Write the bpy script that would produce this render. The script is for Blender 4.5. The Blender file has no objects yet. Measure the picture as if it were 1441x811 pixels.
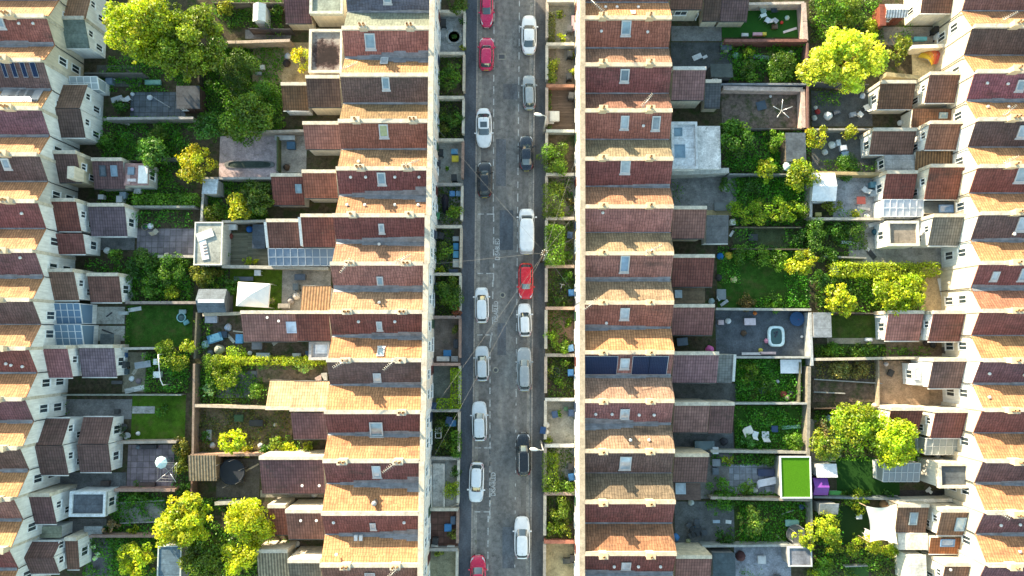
import bpy, math, random
import numpy as np
from mathutils import Vector
R = math.radians
SRC_W, SRC_H = 1441.0, 811.0
FOC = 961.0
CAM_H = 70.0
TILT = R(4.2)
CT, ST = math.cos(TILT), math.sin(TILT)
def W(px, py, h=0.0):
    """photo pixel + height above the ground -> point of the place (metres)"""
    x = (px - 720.5) / FOC
    y = -(py - 405.5) / FOC
    wy = y * CT + ST
    wz = y * ST - CT
    t = (CAM_H - h) / -wz
    return (x * t, wy * t, h)
scene = bpy.context.scene
COL = scene.collection
rng = np.random.default_rng(7)
random.seed(7)
def interp(tab, y):
    xs = [a for a, b in tab]; ys = [b for a, b in tab]
    return float(np.interp(y, xs, ys))
def srgb(r, g, b):
    f = lambda c: (c / 255.0 / 12.92) if c / 255.0 <= 0.04045 else ((c / 255.0 + 0.055) / 1.055) ** 2.4
    return (f(r), f(g), f(b), 1.0)
class NT:
    def __init__(self, name):
        self.m = bpy.data.materials.new(name)
        self.m.use_nodes = True
        self.t = self.m.node_tree
        self.t.nodes.clear()
        self.out = self.t.nodes.new('ShaderNodeOutputMaterial')
    def n(self, typ, **kw):
        nd = self.t.nodes.new('ShaderNode' + typ)
        for k, v in kw.items():
            setattr(nd, k, v)
        return nd
    def l(self, a, b):
        self.t.links.new(a, b)
    def val(self, node, key, v):
        node.inputs[key].default_value = v
    def noise(self, vec, scale, detail=4.0, rough=0.6, dims='3D'):
        nd = self.n('TexNoise', noise_dimensions=dims)
        self.val(nd, 'Scale', scale); self.val(nd, 'Detail', detail); self.val(nd, 'Roughness', rough)
        if vec is not None: self.l(vec, nd.inputs['Vector'])
        return nd.outputs['Fac']
    def ramp(self, fac, stops):
        nd = self.n('ValToRGB')
        e = nd.color_ramp.elements
        while len(e) < len(stops): e.new(0.5)
        for i, (p, c) in enumerate(stops):
            e[i].position = p
            e[i].color = c if len(c) == 4 else (*c, 1)
        self.l(fac, nd.inputs['Fac'])
        return nd.outputs['Color']
    def grey(self, fac, lo, hi, a=0.3, b=0.7):
        return self.ramp(fac, [(a, (lo, lo, lo)), (b, (hi, hi, hi))])
    def mix(self, a, b, fac, mode='MIX'):
        nd = self.n('Mix', data_type='RGBA', blend_type=mode)
        if isinstance(fac, (int, float)): nd.inputs[0].default_value = fac
        else: self.l(fac, nd.inputs[0])
        for s, i in ((a, 6), (b, 7)):
            if isinstance(s, tuple): nd.inputs[i].default_value = s if len(s) == 4 else (*s, 1)
            else: self.l(s, nd.inputs[i])
        return nd.outputs[2]
    def math(self, op, a, b=0.0):
        nd = self.n('Math', operation=op)
        for s, i in ((a, 0), (b, 1)):
            if isinstance(s, (int, float)): nd.inputs[i].default_value = s
            else: self.l(s, nd.inputs[i])
        return nd.outputs[0]
    def bsdf(self, col, rough=0.7, metal=0.0, spec=0.5, bump=None, bstr=0.4, bdist=0.02, coat=0.0):
        p = self.n('BsdfPrincipled')
        if isinstance(col, tuple): p.inputs['Base Color'].default_value = col
        else: self.l(col, p.inputs['Base Color'])
        if isinstance(rough, (int, float)): p.inputs['Roughness'].default_value = rough
        else: self.l(rough, p.inputs['Roughness'])
        p.inputs['Metallic'].default_value = metal
        p.inputs['Specular IOR Level'].default_value = spec
        p.inputs['Coat Weight'].default_value = coat
        p.inputs['Coat Roughness'].default_value = 0.05
        if bump is not None:
            b = self.n('Bump'); self.val(b, 'Strength', bstr); self.val(b, 'Distance', bdist)
            self.l(bump, b.inputs['Height']); self.l(b.outputs[0], p.inputs['Normal'])
        self.l(p.outputs[0], self.out.inputs[0])
        return p
M = {}
def uvnode(t):
    return t.n('TexCoord').outputs['UV']
def posnode(t):
    return t.n('NewGeometry').outputs['Position']
def ocol(t):
    return t.n('ObjectInfo').outputs['Color']
def scaled(t, vec, s):
    m = t.n('Mapping'); t.l(vec, m.inputs['Vector']); m.inputs['Scale'].default_value = s
    return m.outputs[0]
def make_materials():
    for name, tw, th, roll in (('tile', 0.25, 0.34, 0.55), ('slate', 0.30, 0.26, 0.0)):
        t = NT('roof_' + name)
        uv = uvnode(t); pos = posnode(t); oc = ocol(t)
        sn = t.n('VectorMath', operation='SNAP'); t.l(uv, sn.inputs[0]); sn.inputs[1].default_value = (tw, th, 1)
        wn = t.n('TexWhiteNoise', noise_dimensions='2D'); t.l(sn.outputs[0], wn.inputs['Vector'])
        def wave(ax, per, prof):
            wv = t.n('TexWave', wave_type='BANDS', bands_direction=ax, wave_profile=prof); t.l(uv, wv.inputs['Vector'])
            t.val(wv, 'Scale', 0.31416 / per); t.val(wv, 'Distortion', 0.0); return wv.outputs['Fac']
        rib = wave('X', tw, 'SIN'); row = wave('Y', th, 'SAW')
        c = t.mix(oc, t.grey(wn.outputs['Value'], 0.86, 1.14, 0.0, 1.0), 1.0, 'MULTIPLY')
        c = t.mix(c, t.grey(rib, 0.70 if roll else 0.86, 1.10, 0.05, 0.55), 1.0, 'MULTIPLY')  # light and shade of the ribs painted into the tile colour
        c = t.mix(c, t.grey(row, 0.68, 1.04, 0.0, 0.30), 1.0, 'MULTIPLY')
        big = t.noise(pos, 0.9, 5, 0.65)
        c = t.mix(c, t.grey(big, 0.72, 1.2, 0.3, 0.72), 1.0, 'MULTIPLY')
        rnd = t.n('ObjectInfo').outputs['Random']
        off = t.n('VectorMath', operation='SCALE'); t.l(rnd, off.inputs['Scale']); off.inputs[0].default_value = (40, 31, 17)
        p2 = t.n('VectorMath', operation='ADD'); t.l(pos, p2.inputs[0]); t.l(off.outputs[0], p2.inputs[1])
        pt = t.noise(scaled(t, p2.outputs[0], (0.45, 1.1, 1)), 1.0, 4, 0.6)
        c = t.mix(c, (0.055, 0.045, 0.036), t.math('MULTIPLY', t.grey(pt, 0, 1, .52, .74), t.math('MULTIPLY', rnd, 0.75)))     # moss and soot
        mid = t.noise(pos, 5.0, 3, 0.7)
        c = t.mix(c, (0.30, 0.27, 0.21), t.math('MULTIPLY', t.grey(mid, 0.0, 1.0, 0.62, 0.80), 0.45))   # lichen spots
        streak = t.noise(scaled(t, uv, (3.5, 0.35, 1)), 1.0, 3, 0.6)
        c = t.mix(c, t.grey(streak, 0.80, 1.12, 0.3, 0.7), 0.8, 'MULTIPLY')
        hh = t.math('ADD', t.math('MULTIPLY', rib, 0.8 if roll else 0.15), t.math('MULTIPLY', row, -0.5))
        hh = t.math('ADD', hh, t.math('MULTIPLY', mid, 0.5))
        t.bsdf(c, 0.8, 0, 0.25, hh, 0.35, 0.03)
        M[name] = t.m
    t = NT('corrugated_sheet'); uv = uvnode(t); oc = ocol(t)
    wv = t.n('TexWave', wave_type='BANDS', bands_direction='X'); t.l(uv, wv.inputs['Vector']); t.val(wv, 'Scale', 1.1); t.val(wv, 'Distortion', 0.3)
    c = t.mix(oc, t.grey(wv.outputs['Fac'], 0.45, 1.15, 0.1, 0.9), 1.0, 'MULTIPLY')
    c = t.mix(c, t.grey(t.noise(posnode(t), 2.5, 4), 0.6, 1.25), 1.0, 'MULTIPLY')
    t.bsdf(c, 0.7, 0, 0.3, wv.outputs['Fac'], 0.6, 0.05); M['corrugated'] = t.m
    t = NT('painted_render'); pos = posnode(t); oc = ocol(t)
    n1 = t.noise(pos, 0.8, 5, 0.7); n2 = t.noise(scaled(t, pos, (6, 6, 0.8)), 1.0, 4, 0.6)
    c = t.mix(oc, t.grey(n1, 0.80, 1.06), 1.0, 'MULTIPLY')
    c = t.mix(c, t.grey(n2, 0.74, 1.05), 0.9, 'MULTIPLY')
    t.bsdf(c, 0.85, 0, 0.2, t.noise(pos, 30, 2), 0.2, 0.01); M['render'] = t.m
    t = NT('weathered_stone'); pos = posnode(t); oc = ocol(t)
    c = t.mix(oc, t.grey(t.noise(pos, 2.2, 6, 0.7), 0.62, 1.2), 1.0, 'MULTIPLY')
    c = t.mix(c, t.grey(t.noise(pos, 11, 4, 0.6), 0.75, 1.15), 0.8, 'MULTIPLY')
    t.bsdf(c, 0.9, 0, 0.2, t.noise(pos, 9, 5), 0.5, 0.03); M['stone'] = t.m
    t = NT('brickwork'); uv = uvnode(t); oc = ocol(t)
    br = t.n('TexBrick'); t.l(uv, br.inputs['Vector'])
    for k, v in (('Scale', 1.0), ('Mortar Size', 0.012), ('Brick Width', 0.23), ('Row Height', 0.075)): t.val(br, k, v)
    br.inputs['Color1'].default_value = (0.7, 0.7, 0.7, 1); br.inputs['Color2'].default_value = (1.2, 1.1, 1.1, 1); br.inputs['Mortar'].default_value = (1.3, 1.35, 1.35, 1)
    c = t.mix(oc, br.outputs['Color'], 1.0, 'MULTIPLY')
    c = t.mix(c, t.grey(t.noise(posnode(t), 3, 5), 0.7, 1.2), 1.0, 'MULTIPLY')
    t.bsdf(c, 0.9, 0, 0.2); M['brick'] = t.m
    t = NT('sheet_lead'); pos = posnode(t); oc = ocol(t)
    c = t.mix(oc, t.grey(t.noise(pos, 1.6, 6, 0.7), 0.55, 1.3), 1.0, 'MULTIPLY')
    c = t.mix(c, t.grey(t.noise(scaled(t, pos, (1.2, 9, 1)), 1.0, 3), 0.7, 1.2), 0.7, 'MULTIPLY')
    t.bsdf(c, 0.55, 0.15, 0.5, t.noise(pos, 4, 4), 0.4, 0.03); M['lead'] = t.m
    t = NT('roofing_felt'); pos = posnode(t); oc = ocol(t)
    c = t.mix(oc, t.grey(t.noise(pos, 0.7, 6, 0.75), 0.5, 1.35), 1.0, 'MULTIPLY')
    c = t.mix(c, t.grey(t.noise(pos, 4.5, 4), 0.75, 1.15), 1.0, 'MULTIPLY')
    br = t.n('TexBrick'); br.offset = 0.3; t.l(uvnode(t), br.inputs['Vector'])
    for k, v in (('Scale', 1.0), ('Mortar Size', 0.025), ('Brick Width', 5.0), ('Row Height', 0.95)): t.val(br, k, v)
    br.inputs['Color1'].default_value = (1, 1, 1, 1); br.inputs['Color2'].default_value = (.9, .9, .9, 1); br.inputs['Mortar'].default_value = (.62, .62, .62, 1)
    c = t.mix(c, br.outputs['Color'], 0.8, 'MULTIPLY')
    t.bsdf(c, 0.75, 0, 0.35, t.noise(pos, 14, 3), 0.3, 0.01); M['felt'] = t.m
    t = NT('sooty_felt'); uv = uvnode(t); pos = posnode(t); oc = ocol(t)
    sp_ = W(459, 78, 3.6)
    ds = t.n('VectorMath', operation='DISTANCE'); t.l(pos, ds.inputs[0]); ds.inputs[1].default_value = sp_
    t_ = t.math('ADD', t.math('MULTIPLY', t.noise(pos, 1.1, 6, 0.7), 2.6), t.math('MULTIPLY', ds.outputs['Value'], -0.62))
    c = t.mix(oc, (0.10, 0.05, 0.045), t.grey(t_, 0.0, 0.9, 0.0, 0.55))
    c = t.mix(c, (0.018, 0.012, 0.012), t.grey(t_, 0.0, 0.95, 0.22, 0.75))
    c = t.mix(c, t.grey(t.noise(pos, 4, 4), 0.75, 1.15), 1.0, 'MULTIPLY')
    t.bsdf(c, 0.85, 0, 0.2); M['soot'] = t.m
    t = NT('window_glass'); oc = ocol(t)
    c = t.mix(oc, t.grey(t.noise(posnode(t), 1.2, 3), 0.7, 1.25), 1.0, 'MULTIPLY')
    t.bsdf(c, 0.06, 0.0, 0.8, coat=0.5); M['glass'] = t.m
    t = NT('conservatory_glazing'); oc = ocol(t)
    p = t.bsdf(oc, 0.12, 0, 0.6); p.inputs['Transmission Weight'].default_value = 0.25
    p.inputs['IOR'].default_value = 1.2
    M['glazing'] = t.m
    t = NT('plain_paint'); pos = posnode(t); oc = ocol(t)
    c = t.mix(oc, t.grey(t.noise(pos, 3.0, 4), 0.82, 1.1), 1.0, 'MULTIPLY')
    t.bsdf(c, 0.5, 0, 0.4); M['plain'] = t.m
    t = NT('cloth'); pos = posnode(t); oc = ocol(t)
    c = t.mix(oc, t.grey(t.noise(pos, 1.5, 4), 0.88, 1.06), 1.0, 'MULTIPLY')
    t.bsdf(c, 0.9, 0, 0.1, t.noise(pos, 3, 3), 0.4, 0.03); M['cloth'] = t.m
    t = NT('metal'); oc = ocol(t); t.bsdf(oc, 0.35, 0.6, 0.5); M['metal'] = t.m
    t = NT('rubber'); t.bsdf((0.012, 0.012, 0.013, 1), 0.8, 0, 0.3, t.noise(posnode(t), 20, 2), 0.2, 0.01); M['rubber'] = t.m
    t = NT('car_paint'); oc = ocol(t); pos = posnode(t)
    c = t.mix(oc, t.grey(t.noise(pos, 2.2, 5), 0.93, 1.04), 1.0, 'MULTIPLY')
    t.bsdf(c, t.grey(t.noise(pos, 1.6, 4), 0.18, 0.34), 0.0, 0.5, coat=0.6); M['carpaint'] = t.m
    t = NT('car_glass'); t.bsdf((0.035, 0.055, 0.065, 1), 0.04, 0, 0.9, coat=1.0); M['carglass'] = t.m
    t = NT('lamp_glass'); oc = ocol(t); t.bsdf(oc, 0.12, 0, 0.6, coat=0.8); M['lampglass'] = t.m
    t = NT('solar_cells'); uv = uvnode(t)
    br = t.n('TexBrick'); br.offset = 0.0; t.l(uv, br.inputs['Vector'])
    for k, v in (('Scale', 1.0), ('Mortar Size', 0.008), ('Brick Width', 0.16), ('Row Height', 0.16)): t.val(br, k, v)
    br.inputs['Color1'].default_value = (0.006, 0.016, 0.05, 1); br.inputs['Color2'].default_value = (0.008, 0.02, 0.06, 1); br.inputs['Mortar'].default_value = (0.03, 0.06, 0.13, 1)
    t.bsdf(br.outputs['Color'], 0.5, 0, 0.15); M['solar'] = t.m
    t = NT('weathered_wood'); uv = uvnode(t); oc = ocol(t)
    wv = t.n('TexBrick'); wv.offset = 0.37; t.l(uv, wv.inputs['Vector'])
    for k, v in (('Scale', 1.0), ('Mortar Size', 0.010), ('Brick Width', 2.4), ('Row Height', 0.14)): t.val(wv, k, v)
    wv.inputs['Color1'].default_value = (0.7, 0.7, 0.7, 1); wv.inputs['Color2'].default_value = (1.2, 1.2, 1.2, 1); wv.inputs['Mortar'].default_value = (0.2, 0.2, 0.2, 1)
    c = t.mix(oc, wv.outputs['Color'], 1.0, 'MULTIPLY')
    c = t.mix(c, t.grey(t.noise(scaled(t, uv, (1.5, 25, 1)), 1.0, 4), 0.65, 1.25), 1.0, 'MULTIPLY')
    t.bsdf(c, 0.85, 0, 0.2); M['wood'] = t.m
    t = NT('asphalt'); pos = posnode(t)
    c = t.ramp(t.noise(scaled(t, pos, (1.0, 0.22, 1)), 0.55, 6, 0.7), [(0.28, (0.115, 0.112, 0.108)), (0.52, (0.185, 0.176, 0.165)), (0.74, (0.31, 0.285, 0.25))])
    c = t.mix(c, t.grey(t.noise(pos, 2.4, 6, 0.72), 0.62, 1.4), 1.0, 'MULTIPLY')
    c = t.mix(c, t.grey(t.noise(pos, 45, 2), 0.7, 1.3), 0.6, 'MULTIPLY')
    vo = t.n('TexVoronoi', feature='DISTANCE_TO_EDGE'); t.val(vo, 'Scale', 0.42)
    wn = t.n('TexNoise'); t.val(wn, 'Scale', 1.5); t.l(pos, wn.inputs['Vector'])
    ad = t.n('VectorMath', operation='ADD'); t.l(pos, ad.inputs[0]); t.l(wn.outputs['Color'], ad.inputs[1]); t.l(ad.outputs[0], vo.inputs['Vector'])
    cr = t.ramp(vo.outputs['Distance'], [(0.0, (0.55, 0.55, 0.55)), (0.018, (1, 1, 1))])
    c = t.mix(c, cr, t.math('MULTIPLY', t.grey(t.noise(pos, 0.3, 2), 0, 1, .45, .6), 0.7), 'MULTIPLY')
    sp = t.noise(pos, 3.3, 2, 0.4)
    c = t.mix(c, (0.20, 0.20, 0.19), t.math('MULTIPLY', t.grey(sp, 0, 1, 0.70, 0.76), 0.6))
    t.bsdf(c, 0.85, 0, 0.25, t.noise(pos, 60, 2), 0.25, 0.01); M['asphalt'] = t.m
    t = NT('pavement_asphalt'); pos = posnode(t); oc = ocol(t)
    c = t.mix(oc, t.grey(t.noise(scaled(t, pos, (1, .4, 1)), 0.8, 6, 0.7), 0.62, 1.4), 1.0, 'MULTIPLY')
    c = t.mix(c, t.grey(t.noise(pos, 6, 5, 0.7), 0.75, 1.25), 1.0, 'MULTIPLY')
    t.bsdf(c, 0.88, 0, 0.2, t.noise(pos, 50, 2), 0.2, 0.01); M['pavement'] = t.m
    t = NT('worn_road_paint'); pos = posnode(t)
    c = t.mix((0.62, 0.62, 0.60), (0.16, 0.16, 0.16), t.grey(t.noise(pos, 4.5, 5, 0.75), 0.05, 0.9, 0.42, 0.66))
    t.bsdf(c, 0.7, 0, 0.3); M['roadpaint'] = t.m
    t = NT('kerb_stone'); pos = posnode(t)
    wv = t.n('TexWave', wave_type='BANDS', bands_direction='Y', wave_profile='SAW'); t.val(wv, 'Scale', 0.314); t.l(pos, wv.inputs['Vector'])
    c = t.mix((0.34, 0.30, 0.26), t.grey(t.noise(pos, 3, 5, 0.7), 0.6, 1.3), 1.0, 'MULTIPLY')
    c = t.mix(c, t.grey(wv.outputs['Fac'], 0.4, 1.0, 0.0, 0.08), 1.0, 'MULTIPLY')
    t.bsdf(c, 0.85); M['kerb'] = t.m
    t = NT('paving_slabs'); uv = uvnode(t); oc = ocol(t); pos = posnode(t)
    br = t.n('TexBrick'); br.offset = 0.0; t.l(uv, br.inputs['Vector'])
    for k, v in (('Scale', 1.0), ('Mortar Size', 0.03), ('Brick Width', 0.62), ('Row Height', 0.62)): t.val(br, k, v)
    br.inputs['Color1'].default_value = (0.75, 0.75, 0.75, 1); br.inputs['Color2'].default_value = (1.2, 1.2, 1.2, 1); br.inputs['Mortar'].default_value = (0.45, 0.48, 0.4, 1)
    c = t.mix(oc, br.outputs['Color'], 0.9, 'MULTIPLY')
    c = t.mix(c, t.grey(t.noise(pos, 1.3, 6, 0.7), 0.6, 1.3), 1.0, 'MULTIPLY')
    t.bsdf(c, 0.8, 0, 0.3); M['slabs'] = t.m
    t = NT('concrete'); pos = posnode(t); oc = ocol(t)
    c = t.mix(oc, t.grey(t.noise(pos, 0.9, 7, 0.72), 0.5, 1.4), 1.0, 'MULTIPLY')
    c = t.mix(c, t.grey(t.noise(pos, 7, 4), 0.75, 1.2), 1.0, 'MULTIPLY')
    c = t.mix(c, (0.03, 0.05, 0.012), t.math('MULTIPLY', t.grey(t.noise(pos, 1.7, 5, 0.7), 0, 1, .56, .72), 0.6))
    t.bsdf(c, 0.9, 0, 0.2); M['concrete'] = t.m
    t = NT('soil'); pos = posnode(t); oc = ocol(t)
    c = t.mix(oc, t.grey(t.noise(pos, 2.5, 7, 0.75), 0.4, 1.6), 1.0, 'MULTIPLY')
    c = t.mix(c, (0.03, 0.06, 0.012), t.math('MULTIPLY', t.grey(t.noise(pos, 0.9, 6, 0.7), 0, 1, .48, .62), 0.7))
    t.bsdf(c, 0.95, 0, 0.1, t.noise(pos, 8, 5), 0.8, 0.08); M['soil'] = t.m
    t = NT('grass'); pos = posnode(t); oc = ocol(t)
    c = t.mix(oc, t.grey(t.noise(pos, 1.4, 7, 0.75), 0.5, 1.5), 1.0, 'MULTIPLY')
    c = t.mix(c, t.grey(t.noise(pos, 22, 3, 0.7), 0.45, 1.5), 1.0, 'MULTIPLY')
    c = t.mix(c, (0.11, 0.09, 0.035), t.math('MULTIPLY', t.grey(t.noise(pos, 0.8, 5, 0.7), 0, 1, .50, .68), 0.6))
    t.bsdf(c, 0.95, 0, 0.1, t.noise(pos, 25, 3), 0.8, 0.06); M['grass'] = t.m
    t = NT('turf'); pos = posnode(t); oc = ocol(t)
    c = t.mix(oc, t.grey(t.noise(pos, 12, 3, 0.7), 0.75, 1.2), 1.0, 'MULTIPLY')
    t.bsdf(c, 0.95, 0, 0.1, t.noise(pos, 40, 2), 0.5, 0.03); M['turf'] = t.m
    t = NT('bark'); pos = posnode(t)
    c = t.mix((0.10, 0.07, 0.045), t.grey(t.noise(scaled(t, pos, (9, 9, 1.5)), 1.0, 4), 0.5, 1.4), 1.0, 'MULTIPLY')
    t.bsdf(c, 0.9, 0, 0.1); M['bark'] = t.m
    t = NT('leaves'); oc = ocol(t)
    at = t.n('Attribute'); at.attribute_name = 'tint'
    c = t.mix(t.mix(oc, (1.36, 1.70, 0.95), 1.0, 'MULTIPLY'), at.outputs['Color'], 1.0, 'MULTIPLY')
    d = t.n('BsdfDiffuse'); t.l(c, d.inputs['Color'])
    tr = t.n('BsdfTranslucent'); t.l(t.mix(c, (1.25, 1.25, 0.6), 1.0, 'MULTIPLY'), tr.inputs['Color'])
    mx = t.n('MixShader'); mx.inputs[0].default_value = 0.38
    t.l(d.outputs[0], mx.inputs[1]); t.l(tr.outputs[0], mx.inputs[2])
    gl = t.n('BsdfGlossy'); gl.inputs['Roughness'].default_value = 0.45; gl.inputs['Color'].default_value = (0.7, 0.75, 0.7, 1)
    m2 = t.n('MixShader'); m2.inputs[0].default_value = 0.035
    t.l(mx.outputs[0], m2.inputs[1]); t.l(gl.outputs[0], m2.inputs[2])
    t.l(m2.outputs[0], t.out.inputs[0]); M['leaf'] = t.m
    t = NT('water'); t.bsdf((0.045, 0.095, 0.095, 1), 0.05, 0, 0.6, t.noise(posnode(t), 5, 2), 0.2, 0.02); M['water'] = t.m
make_materials()
class MB:
    def __init__(self):
        self.v = []; self.f = []; self.mi = []; self.sm = []
    def face(self, pts, mi=0, smooth=False):
        b = len(self.v)
        self.v.extend([tuple(p) for p in pts])
        self.f.append(tuple(range(b, b + len(pts)))); self.mi.append(mi); self.sm.append(smooth)
    def box(self, x0, x1, y0, y1, z0, z1, mi=0):
        if x0 > x1: x0, x1 = x1, x0
        if y0 > y1: y0, y1 = y1, y0
        self.hexa([(x0, y0), (x1, y0), (x1, y1), (x0, y1)], z0, z1, mi)
        return self
    def hexa(self, poly, z0, z1, mi=0):
        """vertical prism over a ccw plan polygon; z1 may be a list (one height per corner)"""
        n = len(poly)
        zt = z1 if isinstance(z1, (list, tuple)) else [z1] * n
        zb = z0 if isinstance(z0, (list, tuple)) else [z0] * n
        b = len(self.v)
        for i in range(n): self.v.append((poly[i][0], poly[i][1], zb[i]))
        for i in range(n): self.v.append((poly[i][0], poly[i][1], zt[i]))
        fs = [tuple(b + i for i in reversed(range(n))), tuple(b + n + i for i in range(n))]
        for i in range(n):
            j = (i + 1) % n
            fs.append((b + i, b + j, b + n + j, b + n + i))
        self.f += fs; self.mi += [mi] * len(fs); self.sm += [False] * len(fs)
        return self
    def rbox(self, cx, cy, w, d, z0, z1, a=0.0, mi=0, taper=1.0):
        ca, sa = math.cos(a), math.sin(a)
        b = len(self.v)
        for z, k in ((z0, taper), (z1, 1.0)):
            for sx, sy in ((-1, -1), (1, -1), (1, 1), (-1, 1)):
                x, y = sx * w / 2 * k, sy * d / 2 * k
                self.v.append((cx + x * ca - y * sa, cy + x * sa + y * ca, z))
        fs = [(b + 3, b + 2, b + 1, b), (b + 4, b + 5, b + 6, b + 7)] + [(b + i, b + (i + 1) % 4, b + 4 + (i + 1) % 4, b + 4 + i) for i in range(4)]
        self.f += fs; self.mi += [mi] * 6; self.sm += [False] * 6
        return self
    def prismX(self, prof, x0, x1, mi=0):
        """profile in (y,z), extruded along x"""
        if x0 > x1: x0, x1 = x1, x0
        n = len(prof); b = len(self.v)
        ar = sum(prof[i][0] * prof[(i + 1) % n][1] - prof[(i + 1) % n][0] * prof[i][1] for i in range(n))
        if ar < 0: prof = prof[::-1]
        for x in (x0, x1):
            for y, z in prof: self.v.append((x, y, z))
        fs = [tuple(b + n + i for i in range(n)), tuple(b + i for i in reversed(range(n)))]
        for i in range(n):
            j = (i + 1) % n
            fs.append((b + j, b + i, b + n + i, b + n + j)[::-1])
        self.f += fs; self.mi += [mi] * len(fs); self.sm += [False] * len(fs)
        return self
    def tube(self, pts, r, n=6, mi=0, r2=None):
        pts = [Vector(p) for p in pts]
        b = len(self.v); k = len(pts)
        for i, p in enumerate(pts):
            d = (pts[min(i + 1, k - 1)] - pts[max(i - 1, 0)]).normalized()
            a = Vector((0, 0, 1)) if abs(d.z) < 0.9 else Vector((1, 0, 0))
            u = d.cross(a).normalized(); w = d.cross(u)
            rr = r if r2 is None else r + (r2 - r) * i / max(1, k - 1)
            for j in range(n):
                t = 2 * math.pi * j / n
                self.v.append(tuple(p + (u * math.cos(t) + w * math.sin(t)) * rr))
        for i in range(k - 1):
            for j in range(n):
                j2 = (j + 1) % n
                self.f.append((b + i * n + j, b + i * n + j2, b + (i + 1) * n + j2, b + (i + 1) * n + j)[::-1]); self.mi.append(mi); self.sm.append(True)
        self.f.append(tuple(b + j for j in range(n))); self.mi.append(mi); self.sm.append(False)
        self.f.append(tuple(b + (k - 1) * n + j for j in reversed(range(n)))); self.mi.append(mi); self.sm.append(False)
        return self
    def lathe(self, cx, cy, prof, n=16, mi=0, sx=1.0, sy=1.0):
        """prof: list of (r,z) from bottom to top"""
        b = len(self.v); k = len(prof)
        for r, z in prof:
            for j in range(n):
                t = 2 * math.pi * j / n
                self.v.append((cx + r * sx * math.cos(t), cy + r * sy * math.sin(t), z))
        for i in range(k - 1):
            for j in range(n):
                j2 = (j + 1) % n
                self.f.append((b + i * n + j, b + i * n + j2, b + (i + 1) * n + j2, b + (i + 1) * n + j)); self.mi.append(mi); self.sm.append(True)
        self.f.append(tuple(b + j for j in reversed(range(n)))); self.mi.append(mi); self.sm.append(False)
        self.f.append(tuple(b + (k - 1) * n + j for j in range(n))); self.mi.append(mi); self.sm.append(False)
        return self
    def rings(self, rings, mi=0, smooth=True, caps=True):
        """list of rings (same number of points, ccw seen from the end) lofted"""
        b = len(self.v); n = len(rings[0]); k = len(rings)
        for r in rings: self.v.extend([tuple(p) for p in r])
        for i in range(k - 1):
            for j in range(n):
                j2 = (j + 1) % n
                self.f.append((b + i * n + j, b + i * n + j2, b + (i + 1) * n + j2, b + (i + 1) * n + j)); self.mi.append(mi); self.sm.append(smooth)
        if caps:
            self.f.append(tuple(b + j for j in reversed(range(n)))); self.mi.append(mi); self.sm.append(False)
            self.f.append(tuple(b + (k - 1) * n + j for j in range(n))); self.mi.append(mi); self.sm.append(False)
        return self
    def grid(self, P, mi=0, smooth=True):
        b = len(self.v); k = len(P); n = len(P[0])
        for r in P: self.v.extend([tuple(p) for p in r])
        for i in range(k - 1):
            for j in range(n - 1):
                self.f.append((b + i * n + j, b + i * n + j + 1, b + (i + 1) * n + j + 1, b + (i + 1) * n + j)); self.mi.append(mi); self.sm.append(smooth)
        return self
    def build(self, name, mat, parent=None, color=None, label=None, org=None):
        """mat: material key or list of keys. Vertices are in place coordinates; the object sits at its parent's
        place (or at org when it is a thing of its own)."""
        me = bpy.data.meshes.new(name)
        if org is None:
            org = ROOTS.get(parent.name, (0, 0, 0)) if parent is not None else (0, 0, 0)
        ox, oy, oz = org
        vs = [(x - ox, y - oy, z - oz) for x, y, z in self.v]
        me.from_pydata(vs, [], self.f)
        mats = mat if isinstance(mat, (list, tuple)) else [mat]
        for k in mats: me.materials.append(M[k])
        me.polygons.foreach_set('material_index', self.mi)
        me.polygons.foreach_set('use_smooth', self.sm)
        uv = me.uv_layers.new(name='UVMap')
        data = np.zeros((len(me.loops), 2), dtype=np.float32)
        V = self.v; li = 0
        for f in self.f:
            a, b_, c = V[f[0]], V[f[1]], V[f[2]]
            ux, uy, uz = b_[0] - a[0], b_[1] - a[1], b_[2] - a[2]
            wx, wy, wz = c[0] - a[0], c[1] - a[1], c[2] - a[2]
            nx, ny, nz = uy * wz - uz * wy, uz * wx - ux * wz, ux * wy - uy * wx
            ln = math.sqrt(nx * nx + ny * ny + nz * nz) or 1.0
            nx /= ln; ny /= ln; nz /= ln
            hz = math.hypot(nx, ny)
            if hz < 0.02:
                for q in f:
                    data[li] = (V[q][0], V[q][1]); li += 1
            else:
                tx, ty = -ny / hz, nx / hz                    # horizontal direction in the plane
                sx, sy, sz = -nx * nz / hz, -ny * nz / hz, hz  # up the slope
                for q in f:
                    x, y, z = V[q]
                    data[li] = (x * tx + y * ty, x * sx + y * sy + z * sz); li += 1
        uv.data.foreach_set('uv', data.ravel())
        me.update()
        o = bpy.data.objects.new(name, me)
        COL.objects.link(o)
        if parent is not None:
            o.parent = parent
            if parent.name in ROOTS: pass
            ROOTS[o.name] = org
        else:
            o.location = org
            ROOTS[o.name] = org
        if color is not None: o.color = (color[0], color[1], color[2], 1.0)
        if label: o['label'] = label
        return o
ROOTS = {}
def thing(name, label, cat, loc, group=None, kind=None):
    o = bpy.data.objects.new(name, None)
    o.empty_display_size = 0.3
    COL.objects.link(o)
    o.location = loc
    ROOTS[o.name] = tuple(loc)
    tag(o, label, cat, group, kind)
    return o
def tag(o, label=None, cat=None, group=None, kind=None):
    if label: o['label'] = label
    if cat: o['category'] = cat
    if group: o['group'] = group
    if kind: o['kind'] = kind
    return o
def struct(o):
    o['kind'] = 'structure'
    return o
ZG = 0.0        # gardens and pavements
ZR = -0.12      # carriageway
def street_x(tab, y): return interp(tab, y)
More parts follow.
